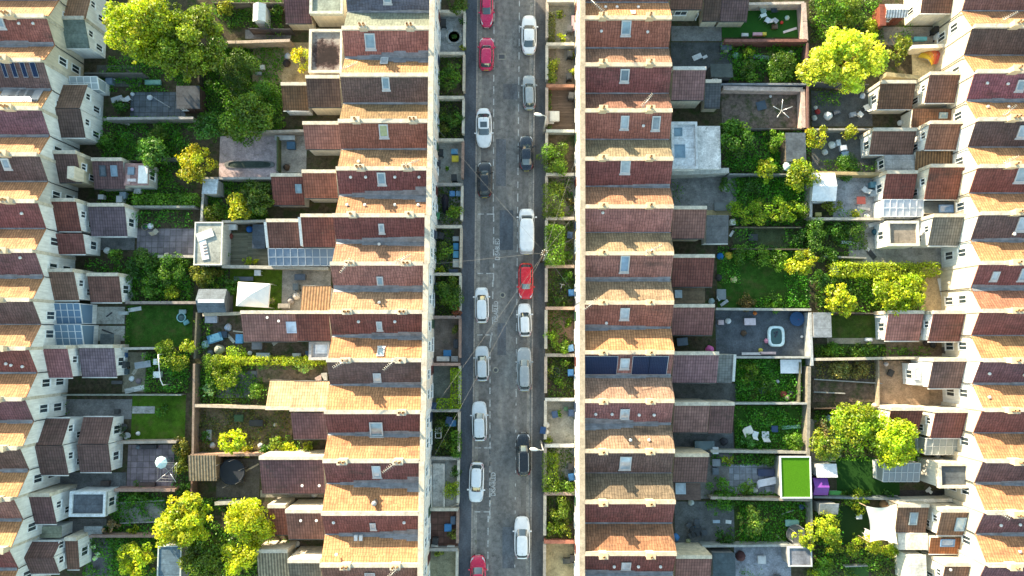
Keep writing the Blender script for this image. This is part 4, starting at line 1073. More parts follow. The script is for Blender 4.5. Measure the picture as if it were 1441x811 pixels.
ext(D[9], 42, 591, 92, 627, 'B', 3.0, 4.0, (0.14, 0.08, 0.068), wall=SH, cope=None)
ext(D[10], 40, 628, 92, 667, 'T', 3.0, 4.0, (0.125, 0.075, 0.068), wall=SH, cope=None)
ext(D[9], 113, 589, 155, 625, 'B', 2.1, 2.8, (0.14, 0.08, 0.068), wall=SH, cope=None)
ext(D[10], 110, 626, 154, 663, 'T', 2.1, 2.8, (0.125, 0.075, 0.068), wall=SH, cope=None)
ext(D[11], 17, 699, 75, 736, 'T', 3.0, 4.0, (0.135, 0.075, 0.075), wall=SH)
ext(D[11], 100, 692, 150, 726, 'F', 2.2, 2.2, (0.10, 0.115, 0.135), 'felt', SH, cope=(0.62, 0.66, 0.68))
ext(D[11], 41, 741, 86, 757, 'F', 1.9, 1.9, (0.40, 0.42, 0.31), 'felt', SH, rim=False, wins=False)
ext(D[12], 17, 765, 79, 785, 'B', 3.0, 3.9, (0.14, 0.08, 0.07), wall=SH, cope=None)
ext(D[12], 17, 785.5, 79, 806, 'T', 3.0, 3.9, (0.13, 0.075, 0.07), wall=SH, cope=None)
ext(D[12], 93, 761, 110, 800, 'T', 2.1, 2.6, (0.16, 0.085, 0.06), wall=SH)
for i in range(13):
    ys = [(-1.05, 1), (-1.0, 0)] if i not in (6, 9) else [(1.05, 1), (1.0, 0)]
    if i == 7: ys = [(-0.9, 1), (0.9, 1)]
    rear_windows(D[i], ys, 1)
def leaf_mesh(name, P, N, size, tint, aspect=0.62):
    """one diamond leaf per point; P (n,3), N (n,3) leaf normals, size (n,), tint (n,3)"""
    n = len(P)
    N = N / (np.linalg.norm(N, axis=1, keepdims=True) + 1e-9)
    r = rng.normal(size=(n, 3))
    U = np.cross(N, r); U /= (np.linalg.norm(U, axis=1, keepdims=True) + 1e-9)
    Vv = np.cross(N, U)
    s = size[:, None]
    bend = N * s * 0.18
    v = np.empty((n, 4, 3), dtype=np.float32)
    v[:, 0] = P - U * s; v[:, 1] = P - Vv * s * aspect + bend; v[:, 2] = P + U * s; v[:, 3] = P + Vv * s * aspect + bend
    me = bpy.data.meshes.new(name)
    me.vertices.add(n * 4); me.vertices.foreach_set('co', v.ravel())
    me.loops.add(n * 4); me.loops.foreach_set('vertex_index', np.arange(n * 4, dtype=np.int32))
    me.polygons.add(n); me.polygons.foreach_set('loop_start', np.arange(0, n * 4, 4, dtype=np.int32))
    me.polygons.foreach_set('loop_total', np.full(n, 4, dtype=np.int32))
    a = me.attributes.new('tint', 'FLOAT_COLOR', 'FACE')
    c = np.ones((n, 4), dtype=np.float32); c[:, :3] = tint
    a.data.foreach_set('color', c.ravel())
    me.update(calc_edges=True)
    me.materials.append(M['leaf'])
    return me
def tints(n, spread=0.28, warm=0.12):
    b = np.clip(rng.normal(1.0, spread, n), 0.4, 1.9)
    w = rng.normal(0, warm, n)
    return np.stack([b * (1 + w), b, b * (1 - w * 0.6)], 1)
def clump_points(centres, radii, dens, flat=0.85):
    """points spread mostly through the outer shell of every clump"""
    P = []; N = []; T = []
    for c, r in zip(centres, radii):
        k = max(8, int(dens * r * r))
        d = rng.normal(size=(k, 3)); d /= np.linalg.norm(d, axis=1, keepdims=True)
        rad = r * (0.45 + 0.6 * rng.random(k) ** 0.6)
        q = d * rad[:, None]; q[:, 2] *= flat
        P.append(np.asarray(c) + q)
        nn = d * 0.7 + rng.normal(size=(k, 3)) * 0.55 + np.array([0, 0, 0.35])
        N.append(nn)
        T.append(tints(k) * rng.uniform(0.58, 1.38) * np.array([rng.uniform(.82, 1.14), 1, 1]))
    return np.concatenate(P), np.concatenate(N), np.concatenate(T)
def crown_clumps(rx, ry, rz, n, r0, r1, seed):
    g = np.random.default_rng(seed)
    C = []; Rr = []
    lob = [(g.uniform(0, 6.28), g.uniform(0.6, 1.18)) for _ in range(6)]
    for i in range(n):
        d = g.normal(size=3); d /= np.linalg.norm(d)
        if d[2] < -0.45: d[2] *= -0.6
        ang = math.atan2(d[1], d[0])
        k = 1.0
        for a, s in lob:
            dd = abs((ang - a + math.pi) % (2 * math.pi) - math.pi)
            if dd < 0.5: k = s
        rad = (0.45 + 0.6 * g.random() ** 0.6) * k
        r = g.uniform(r0, r1)
        if g.random() < 0.3: rad = g.uniform(0.95, 1.2) * k; r = r0 * g.uniform(0.45, 0.8)      # sprays that break the outline
        C.append((d[0] * rx * rad * 0.86, d[1] * ry * rad * 0.86, d[2] * rz * rad * 0.86)); Rr.append(r)
    return C, Rr
LIME = (0.235, 0.225, 0.016); YEL = (0.29, 0.25, 0.016); GRN = (0.062, 0.115, 0.015); DGRN = (0.036, 0.085, 0.014); MGRN = (0.10, 0.155, 0.018); OLV = (0.13, 0.125, 0.022)
GOLD = (0.33, 0.26, 0.02)
def tree(px, py, rpx, h, col, label, name='tree', ry=None, clumps=30, leaf=0.115, dens=330, zr=None, group=None, seed=0, cat=None, trunk=True, rr=(0.17, 0.36)):
    """px,py: centre of the crown in the photo; rpx its radius there; h its top height"""
    hz = h * 0.62
    c = W(px, py, hz)
    k = (CAM_H - hz) / FOC
    rx = rpx * k; ryy = (ry or rpx) * k
    rz = zr or min(h * 0.40, rx * 1.0)
    cz = h - rz
    t = thing(name, label, cat or ('tree' if name == 'tree' else name.split('_')[-1]), (c[0], c[1], 0), group)
    sd = int(px * 13 + py * 7) % 99991
    if trunk and clumps < 85: clumps = int(clumps * 1.7)
    C, Rr = crown_clumps(rx, ryy, rz, clumps, rr[0] * min(rx, ryy), rr[1] * min(rx, ryy), sd)
    P, N, T = clump_points(C, Rr, dens)
    n = len(P)
    P[:, 2] += cz
    P[:, 2] = np.maximum(P[:, 2], 0.12)
    me = leaf_mesh('crown', P, N, leaf * rng.uniform(0.65, 1.3, n), T)
    o = bpy.data.objects.new('crown' if trunk else 'foliage', me); COL.objects.link(o); o.parent = t; o.color = (*col, 1)
    mb = MB()
    g = random.Random(sd)
    rb = max(0.05, 0.035 * h)
    if trunk:
        top = (c[0] + g.uniform(-.2, .2) * rx * .4, c[1] + g.uniform(-.2, .2) * rx * .4, cz)
        mb.tube([(c[0], c[1], -0.1), (c[0] + .05, c[1], cz * 0.4), top], rb, 8, r2=rb * 0.6)
        for i in range(min(9, len(C))):
            q = C[i]
            e = (c[0] + q[0] * .9, c[1] + q[1] * .9, cz + q[2] * .9)
            m = (top[0] * .5 + e[0] * .5, top[1] * .5 + e[1] * .5, top[2] * .5 + e[2] * .5 + .1)
            mb.tube([(top[0], top[1], top[2] - 0.15), m, e], rb * 0.5, 5, r2=rb * 0.12)
        mb.build('trunk', 'bark', t)
    else:
        for i in range(6):
            q = C[i % len(C)]
            mb.tube([(c[0] + g.uniform(-.1, .1), c[1] + g.uniform(-.1, .1), -0.05), (c[0] + q[0] * .5, c[1] + q[1] * .5, cz * .6), (c[0] + q[0] * .85, c[1] + q[1] * .85, max(.1, cz + q[2] * .8))], 0.03, 5, r2=0.012)
        mb.build('stems', 'bark', t)
    return t
def bush(px, py, rpx, h, col, label, name='bush', ry=None, clumps=16, leaf=0.085, dens=520, **k):
    return tree(px, py, rpx, h, col, label, name, ry, clumps, leaf, dens, trunk=False, zr=h * 0.5, rr=(0.24, 0.48), **k)
def hedge(x0, y0, x1, y1, h, col, label, leaf=0.085, dens=150, ragged=0.16, name='hedge', cat='hedge'):
    """clipped or ragged hedge filling a photo rectangle (at its top height)"""
    a = W(x0, y1, h); b = W(x1, y0, h)
    X0, X1, Y0, Y1 = a[0], b[0], a[1], b[1]
    w, d = X1 - X0, Y1 - Y0
    t = thing(name, label, cat, ((X0 + X1) / 2, (Y0 + Y1) / 2, 0))
    n = int(dens * (w * d + 2 * (w + d) * h * 0.6))
    P = np.empty((n, 3)); N = np.empty((n, 3))
    at = w * d; asd = 2 * (w + d) * h
    for i in range(n):
        if rng.random() < (at / (at + asd * .6)):
            u, v = rng.random(), rng.random()
            P[i] = (u * w - w / 2, v * d - d / 2, h * (1 - 0.25 * rng.random() ** 2)); N[i] = (0, 0, 1)
        else:
            s = rng.random() * 2 * (w + d); z = h * rng.random()
            if s < w: P[i] = (s - w / 2, -d / 2, z); N[i] = (0, -1, 0.3)
            elif s < 2 * w: P[i] = (s - w - w / 2, d / 2, z); N[i] = (0, 1, 0.3)
            elif s < 2 * w + d: P[i] = (-w / 2, s - 2 * w - d / 2, z); N[i] = (-1, 0, 0.3)
            else: P[i] = (w / 2, s - 2 * w - d - d / 2, z); N[i] = (1, 0, 0.3)
    ph = rng.random(6) * 6.28
    lump = np.sin(P[:, 0] * 2.1 + ph[0]) * np.sin(P[:, 1] * 1.7 + ph[1]) + 0.6 * np.sin(P[:, 0] * 4.7 + ph[2]) * np.cos(P[:, 1] * 4.1 + ph[3])
    P += rng.normal(size=P.shape) * ragged * 0.5
    P[:, 2] += lump * ragged; P[:, 2] = np.maximum(P[:, 2], 0.08)
    N += rng.normal(size=N.shape) * 0.6
    T = tints(n) * (1 + 0.16 * lump[:, None])
    me = leaf_mesh('foliage', P, N, leaf * rng.uniform(0.6, 1.3, n), T)
    o = bpy.data.objects.new('foliage', me); COL.objects.link(o); o.parent = t; o.color = (*col, 1)
    mb = MB(); cx, cy = (X0 + X1) / 2, (Y0 + Y1) / 2
    L = max(w, d); k = max(3, int(L / 0.7))
    for i in range(k):
        f = (i + .5) / k - .5
        x, y = (cx + f * w, cy) if w > d else (cx, cy + f * d)
        mb.tube([(x, y, -0.05), (x + .04, y - .03, h * .5), (x + .1, y + .06, h * .85)], 0.035, 5, r2=0.012)
    mb.build('stems', 'bark', t)
    return t
def undergrowth(rects, col, h=0.35, dens=26, leaf=0.09):
    """ground cover nobody could count"""
    Ps = []
    for x0, y0, x1, y1 in rects:
        a = W(x0, y1, 0); b = W(x1, y0, 0)
        w, d = b[0] - a[0], b[1] - a[1]
        n = int(w * d * dens * 3.2)
        q = rng.random((n, 3)) * np.array([w, d, 1]) + np.array([a[0], a[1], 0])
        ph = rng.random(4) * 6.28
        keep = (np.sin(q[:, 0] * 1.3 + ph[0]) + np.sin(q[:, 1] * 1.6 + ph[1]) + np.sin((q[:, 0] + q[:, 1]) * 2.3 + ph[2]) + rng.normal(size=n) * 0.5) > -1.1
        q = q[keep]; m = len(q)
        hh = h * (0.5 + 0.5 * np.sin(q[:, 0] * 2.1 + ph[3]) * np.sin(q[:, 1] * 1.9 + ph[1]))
        q[:, 2] = 0.02 + q[:, 2] * np.abs(hh + 0.1)
        Ps.append(q)
    P = np.concatenate(Ps); n = len(P)
    N = rng.normal(size=(n, 3)) * 0.6 + np.array([0, 0, 0.8])
    me = leaf_mesh('undergrowth', P, N, leaf * rng.uniform(0.6, 1.4, n), tints(n, 0.35, 0.2))
    o = bpy.data.objects.new('undergrowth', me); COL.objects.link(o); o.color = (*col, 1)
    tag(o, None, None, None, 'stuff')
    return o
def patch(name, x0, y0, x1, y1, mat, col, z=0.004):
    a = W(x0, y1, 0); b = W(x1, y0, 0)
    mb = MB(); mb.face([(a[0], a[1], z), (b[0], a[1], z), (b[0], b[1], z), (a[0], b[1], z)])
    return struct(mb.build(name, mat, color=col))
PATCHED = [0]
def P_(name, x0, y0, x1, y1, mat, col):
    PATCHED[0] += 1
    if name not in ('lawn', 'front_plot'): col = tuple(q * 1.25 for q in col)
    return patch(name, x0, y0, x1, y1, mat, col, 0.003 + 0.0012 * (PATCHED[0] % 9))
SLATEBLUE = (0.085, 0.10, 0.12); CONC = (0.23, 0.22, 0.20); LAWN = (0.055, 0.125, 0.014); DLAWN = (0.036, 0.095, 0.013); DIRT = (0.13, 0.10, 0.065); PALEC = (0.36, 0.34, 0.30); PURPV = (0.19, 0.148, 0.16)
P_('patio', 183, 130, 262, 166, 'slabs', SLATEBLUE); P_('yard', 135, 92, 200, 122, 'concrete', (0.10, 0.10, 0.09))
P_('patio', 192, 322, 276, 360, 'slabs', (0.17, 0.15, 0.165)); P_('yard', 118, 332, 190, 352, 'concrete', (0.12, 0.12, 0.12))
P_('patio', 116, 432, 176, 456, 'concrete', (0.33, 0.32, 0.28)); P_('patio', 116, 459, 176, 480, 'concrete', (0.31, 0.30, 0.26)); P_('lawn', 176, 430, 272, 488, 'grass', DLAWN)
P_('yard', 172, 496, 206, 552, 'concrete', (0.19, 0.17, 0.12)); P_('yard', 84, 562, 186, 590, 'concrete', (0.16, 0.155, 0.15)); P_('lawn', 184, 555, 262, 621, 'grass', (0.065, 0.14, 0.012))
P_('path', 186, 572, 218, 582, 'concrete', (0.33, 0.32, 0.3)); P_('patio', 178, 626, 246, 688, 'slabs', PURPV); P_('yard', 75, 665, 178, 690, 'concrete', (0.12, 0.12, 0.12))
P_('gravel_bed', 168, 708, 232, 736, 'concrete', (0.19, 0.19, 0.17)); P_('yard', 96, 730, 150, 756, 'concrete', (0.13, 0.125, 0.12)); P_('path', 120, 756, 160, 811, 'concrete', (0.11, 0.10, 0.11))
P_('patio', 308, 192, 390, 251, 'concrete', (0.40, 0.31, 0.31)); P_('yard', 388, 190, 432, 243, 'concrete', (0.27, 0.25, 0.22)); P_('yard', 355, 60, 435, 118, 'concrete', (0.28, 0.21, 0.12))
P_('path', 345, 42, 410, 55, 'concrete', (0.14, 0.14, 0.14)); P_('deck', 316, 328, 378, 374, 'wood', (0.16, 0.15, 0.105)); P_('lawn', 322, 378, 398, 441, 'grass', (0.075, 0.13, 0.012)); P_('yard', 396, 376, 466, 441, 'concrete', (0.25, 0.23, 0.20))
P_('yard', 285, 444, 465, 508, 'soil', (0.10, 0.075, 0.055)); P_('patio', 304, 522, 362, 560, 'slabs', (0.12, 0.12, 0.135)); P_('soil_bed', 276, 572, 412, 641, 'soil', (0.145, 0.105, 0.065)); P_('path', 360, 512, 462, 538, 'soil', (0.15, 0.11, 0.08))
P_('patio', 304, 646, 366, 706, 'concrete', (0.085, 0.075, 0.065)); P_('yard', 366, 690, 456, 712, 'concrete', (0.24, 0.22, 0.18)); P_('yard', 300, 700, 455, 780, 'soil', (0.07, 0.055, 0.04))
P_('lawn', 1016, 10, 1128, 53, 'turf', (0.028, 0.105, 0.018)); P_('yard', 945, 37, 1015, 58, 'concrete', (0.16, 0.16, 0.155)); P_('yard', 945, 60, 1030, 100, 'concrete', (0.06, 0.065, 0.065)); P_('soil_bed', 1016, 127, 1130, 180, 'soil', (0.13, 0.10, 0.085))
P_('yard', 945, 248, 1036, 296, 'concrete', (0.17, 0.17, 0.165)); P_('yard', 986, 276, 1030, 304, 'concrete', (0.27, 0.22, 0.12)); P_('lawn', 1032, 320, 1130, 350, 'grass', (0.075, 0.095, 0.045)); P_('lawn', 1010, 362, 1136, 436, 'grass', DLAWN)
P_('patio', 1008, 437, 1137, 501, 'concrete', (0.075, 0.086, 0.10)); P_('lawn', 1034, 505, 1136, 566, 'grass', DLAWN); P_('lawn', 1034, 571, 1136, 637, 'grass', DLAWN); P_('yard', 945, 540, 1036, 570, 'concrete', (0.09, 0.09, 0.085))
P_('patio', 1027, 654, 1100, 695, 'slabs', (0.21, 0.22, 0.25)); P_('yard', 948, 608, 1032, 640, 'concrete', (0.10, 0.105, 0.11)); P_('yard', 986, 640, 1030, 702, 'concrete', (0.16, 0.15, 0.14)); P_('yard', 950, 706, 1034, 766, 'concrete', (0.105, 0.11, 0.11)); P_('lawn', 1034, 704, 1136, 766, 'grass', (0.05, 0.075, 0.02))
P_('patio', 1034, 768, 1112, 818, 'concrete', (0.22, 0.23, 0.26))
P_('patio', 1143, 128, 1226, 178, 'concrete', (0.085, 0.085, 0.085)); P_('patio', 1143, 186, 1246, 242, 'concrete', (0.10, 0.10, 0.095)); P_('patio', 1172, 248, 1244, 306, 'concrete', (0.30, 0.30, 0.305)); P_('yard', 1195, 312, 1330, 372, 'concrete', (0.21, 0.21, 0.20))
P_('courtyard', 1284, 70, 1336, 108, 'concrete', (0.42, 0.36, 0.22)); P_('yard', 1236, 38, 1330, 64, 'concrete', (0.22, 0.20, 0.17)); P_('courtyard', 1296, 376, 1336, 440, 'concrete', (0.36, 0.27, 0.16))
P_('lawn', 1168, 444, 1236, 476, 'grass', (0.055, 0.09, 0.015)); P_('path', 1164, 476, 1336, 484, 'concrete', (0.27, 0.23, 0.16)); P_('yard', 1246, 482, 1336, 506, 'soil', (0.17, 0.125, 0.08)); P_('lawn', 1146, 484, 1246, 506, 'grass', (0.06, 0.085, 0.03))
P_('soil_bed', 1144, 508, 1238, 566, 'soil', (0.105, 0.075, 0.055)); P_('courtyard', 1237, 508, 1336, 574, 'concrete', (0.27, 0.185, 0.12)); P_('lawn', 1178, 644, 1264, 697, 'turf', (0.020, 0.065, 0.012)); P_('path', 1166, 690, 1270, 700, 'concrete', (0.3, 0.3, 0.28)); P_('lawn', 1180, 712, 1222, 768, 'turf', (0.022, 0.052, 0.014))
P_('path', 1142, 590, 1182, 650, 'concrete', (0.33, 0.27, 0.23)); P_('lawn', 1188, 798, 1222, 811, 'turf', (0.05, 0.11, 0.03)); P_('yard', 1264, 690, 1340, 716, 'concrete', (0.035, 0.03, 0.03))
EDGE_L = lambda y: interp(WALL_L, y); EDGE_R = lambda y: interp(WALL_R, y)
PLW = [-45, 16, 75, 137, 197, 259.5, 319, 386, 446.6, 513, 578, 645.5, 717.5, 774, 838]
PLD = ['the laurel bush plot', 'the round flowerbed plot', 'the dense green bush plot', 'the dark shrub plot', 'the bin-filled concrete plot', 'the covered motorbike plot', 'the blue crate plot', 'the red-flowered bush plot', 'the brown patio plot', 'the clipped yellow hedge plot', 'the overgrown narrow plot', 'the white ramp plot', 'the red-tiled patio plot', 'the mossy concrete plot']
PRW = [-60, 1, 62, 121, 184.5, 245.5, 307.5, 375, 434, 500, 562.5, 627.5, 695, 763, 830]
PRD = ['the shaded top plot', 'the yellow shrub patio plot', 'the yellow flowering shrub plot', 'the brown decking plot', 'the big spreading bush plot', 'the brown-tipped hedge plot', 'the tall green hedge plot', 'the parked bicycle plot', 'the brick path plot', 'the dark pond plot', 'the pale gravel plot', 'the L-shaped hedge plot', 'the overgrown green plot', 'the yellow patio plot']
PL_G = [('soil', DIRT), ('concrete', (0.30, 0.31, 0.31)), ('soil', DIRT), ('soil', (0.05, 0.045, 0.03)), ('concrete', (0.33, 0.32, 0.28)), ('concrete', (0.26, 0.25, 0.22)), ('concrete', (0.09, 0.085, 0.07)), ('soil', (0.07, 0.06, 0.04)), ('concrete', (0.185, 0.145, 0.12)), ('concrete', (0.17, 0.18, 0.15)), ('soil', (0.06, 0.06, 0.035)), ('concrete', (0.40, 0.38, 0.35)), ('slabs', (0.17, 0.085, 0.065)), ('concrete', (0.28, 0.26, 0.17))]
PR_G = [('soil', DIRT), ('concrete', (0.34, 0.32, 0.25)), ('concrete', (0.24, 0.19, 0.14)), ('wood', (0.15, 0.105, 0.075)), ('soil', DIRT), ('concrete', (0.27, 0.23, 0.19)), ('concrete', (0.26, 0.23, 0.18)), ('soil', (0.12, 0.095, 0.07)), ('brick', (0.28, 0.17, 0.11)), ('soil', (0.085, 0.07, 0.05)), ('concrete', (0.34, 0.32, 0.26)), ('concrete', (0.32, 0.30, 0.26)), ('soil', DIRT), ('concrete', (0.42, 0.34, 0.19))]
for i, (mt, c) in enumerate(PL_G):
    P_('front_plot', 600, PLW[i], EDGE_L((PLW[i] + PLW[i + 1]) / 2), PLW[i + 1], mt, c)
for i, (mt, c) in enumerate(PR_G):
    P_('front_plot', EDGE_R((PRW[i] + PRW[i + 1]) / 2), PRW[i], 822, PRW[i + 1], mt, c)
def gwall(x0, y0, x1, y1, h, th, mat, col, label, cope=None, name='garden_wall', cat='wall'):
    a = W(x0, y0, h); b = W(x1, y1, h)
    dx, dy = b[0] - a[0], b[1] - a[1]; L = math.hypot(dx, dy); nx, ny = -dy / L * th / 2, dx / L * th / 2
    pl = [(a[0] - nx, a[1] - ny), (b[0] - nx, b[1] - ny), (b[0] + nx, b[1] + ny), (a[0] + nx, a[1] + ny)]
    t = thing(name, label, cat, ((a[0] + b[0]) / 2, (a[1] + b[1]) / 2, 0))
    mb = MB(); g = random.Random(int(x0 * 3 + y0))
    n = max(2, int(L / 1.6)); zs = [h - 0.06 + g.uniform(-0.03, 0.02) for _ in range(n + 1)]
    for i in range(n):
        f0, f1 = i / n, (i + 1) / n
        q = [(pl[0][0] + (pl[1][0] - pl[0][0]) * f0, pl[0][1] + (pl[1][1] - pl[0][1]) * f0), (pl[0][0] + (pl[1][0] - pl[0][0]) * f1, pl[0][1] + (pl[1][1] - pl[0][1]) * f1),
             (pl[3][0] + (pl[2][0] - pl[3][0]) * f1, pl[3][1] + (pl[2][1] - pl[3][1]) * f1), (pl[3][0] + (pl[2][0] - pl[3][0]) * f0, pl[3][1] + (pl[2][1] - pl[3][1]) * f0)]
        mb.hexa(q, -0.2, [zs[i], zs[i + 1], zs[i + 1], zs[i]])
    mb.build('wall_body', mat, t, col)
    if cope is not None:
        mb = MB(); k = 1.35
        for i in range(n):
            f0, f1 = i / n, (i + 1) / n - 0.015 / L
            cx0, cy0 = a[0] + dx * f0, a[1] + dy * f0; cx1, cy1 = a[0] + dx * f1, a[1] + dy * f1
            q = [(cx0 - nx * k, cy0 - ny * k), (cx1 - nx * k, cy1 - ny * k), (cx1 + nx * k, cy1 + ny * k), (cx0 + nx * k, cy0 + ny * k)]
            z = max(zs[i], zs[i + 1]) + 0.004
            mb.hexa(q, z, z + 0.05)
        mb.build('coping', 'stone', t, cope)
    return t
def fence(x0, y0, x1, y1, h, col, label):
    a = W(x0, y0, h); b = W(x1, y1, h)
    dx, dy = b[0] - a[0], b[1] - a[1]; L = math.hypot(dx, dy); nx, ny = -dy / L, dx / L
    t = thing('garden_fence', label, 'fence', ((a[0] + b[0]) / 2, (a[1] + b[1]) / 2, 0))
    k = max(1, round(L / 1.83)); mb = MB()
    for i in range(k):
        f0, f1 = i / k, (i + 1) / k
        p = (a[0] + dx * f0, a[1] + dy * f0); q = (a[0] + dx * f1, a[1] + dy * f1)
        mb.hexa([(p[0] - nx * .015, p[1] - ny * .015), (q[0] - nx * .015, q[1] - ny * .015), (q[0] + nx * .015, q[1] + ny * .015), (p[0] + nx * .015, p[1] + ny * .015)], 0.05, h - 0.05)
        mb.hexa([(p[0] - nx * .035, p[1] - ny * .035), (q[0] - nx * .035, q[1] - ny * .035), (q[0] + nx * .035, q[1] + ny * .035), (p[0] + nx * .035, p[1] + ny * .035)], h - 0.048, h - 0.02)
    mb.build('panel', 'wood', t, col)
    for i in range(k + 1):
        f = i / k; p = (a[0] + dx * f, a[1] + dy * f)
        mb = MB(); mb.rbox(p[0], p[1], 0.1, 0.1, -0.2, h + 0.04); mb.build('post', 'wood', t, (col[0] * .8, col[1] * .8, col[2] * .8))
    return t
PALEW = (0.62, 0.56, 0.46); BRKW = (0.30, 0.15, 0.11); GRYW = (0.36, 0.34, 0.31)
lcols = [PALEW, PALEW, PALEW, PALEW, GRYW, PALEW, PALEW, (0.36, 0.27, 0.24), (0.46, 0.30, 0.24), GRYW, GRYW, PALEW, GRYW]
for i in range(1, 14):
    y = PLW[i]; c = lcols[i - 1]
    gwall(612 - (y / 811) * 8, y, EDGE_L(y) - 0.5, y, 0.95, 0.22, 'stone', c, 'low side wall between %s and %s' % (PLD[i - 1], PLD[i]), c, cat='garden wall')
rcols = [PALEW, PALEW, (0.34, 0.17, 0.11), (0.52, 0.55, 0.50), PALEW, (0.5, 0.43, 0.36), (0.45, 0.32, 0.24), (0.50, 0.34, 0.25), (0.36, 0.33, 0.28), (0.62, 0.6, 0.54), (0.66, 0.64, 0.6), (0.40, 0.30, 0.25), (0.42, 0.17, 0.12)]
for i in range(1, 14):
    y = PRW[i]; c = rcols[i - 1]
    gwall(EDGE_R(y) + 0.5, y, 808.5, y, 0.95, 0.24, 'stone', c, 'low side wall between %s and %s' % (PRD[i - 1], PRD[i]), c, cat='garden wall')
for i in range(14):
    ya, yb = PLW[i] + 2.2, PLW[i + 1] - 9
    c = [(0.36, 0.24, 0.19), PALEW, (0.60, 0.50, 0.38), PALEW][i % 4]
    gwall(EDGE_L(ya) - 1.2, ya, EDGE_L(yb) - 1.2, yb, 0.85, 0.2, 'stone', c, 'low pavement-side wall in front of %s' % PLD[i], c, cat='garden wall')
    ya, yb = PRW[i] + 2.2, PRW[i + 1] - 9
    c = [(0.58, 0.52, 0.42), (0.50, 0.42, 0.34), (0.60, 0.55, 0.46), (0.45, 0.38, 0.32)][i % 4]
    gwall(EDGE_R(ya) + 1.2, ya, EDGE_R(yb) + 1.2, yb, 0.85, 0.22, 'stone', c, 'low pavement-side wall in front of %s' % PRD[i], c, cat='garden wall')
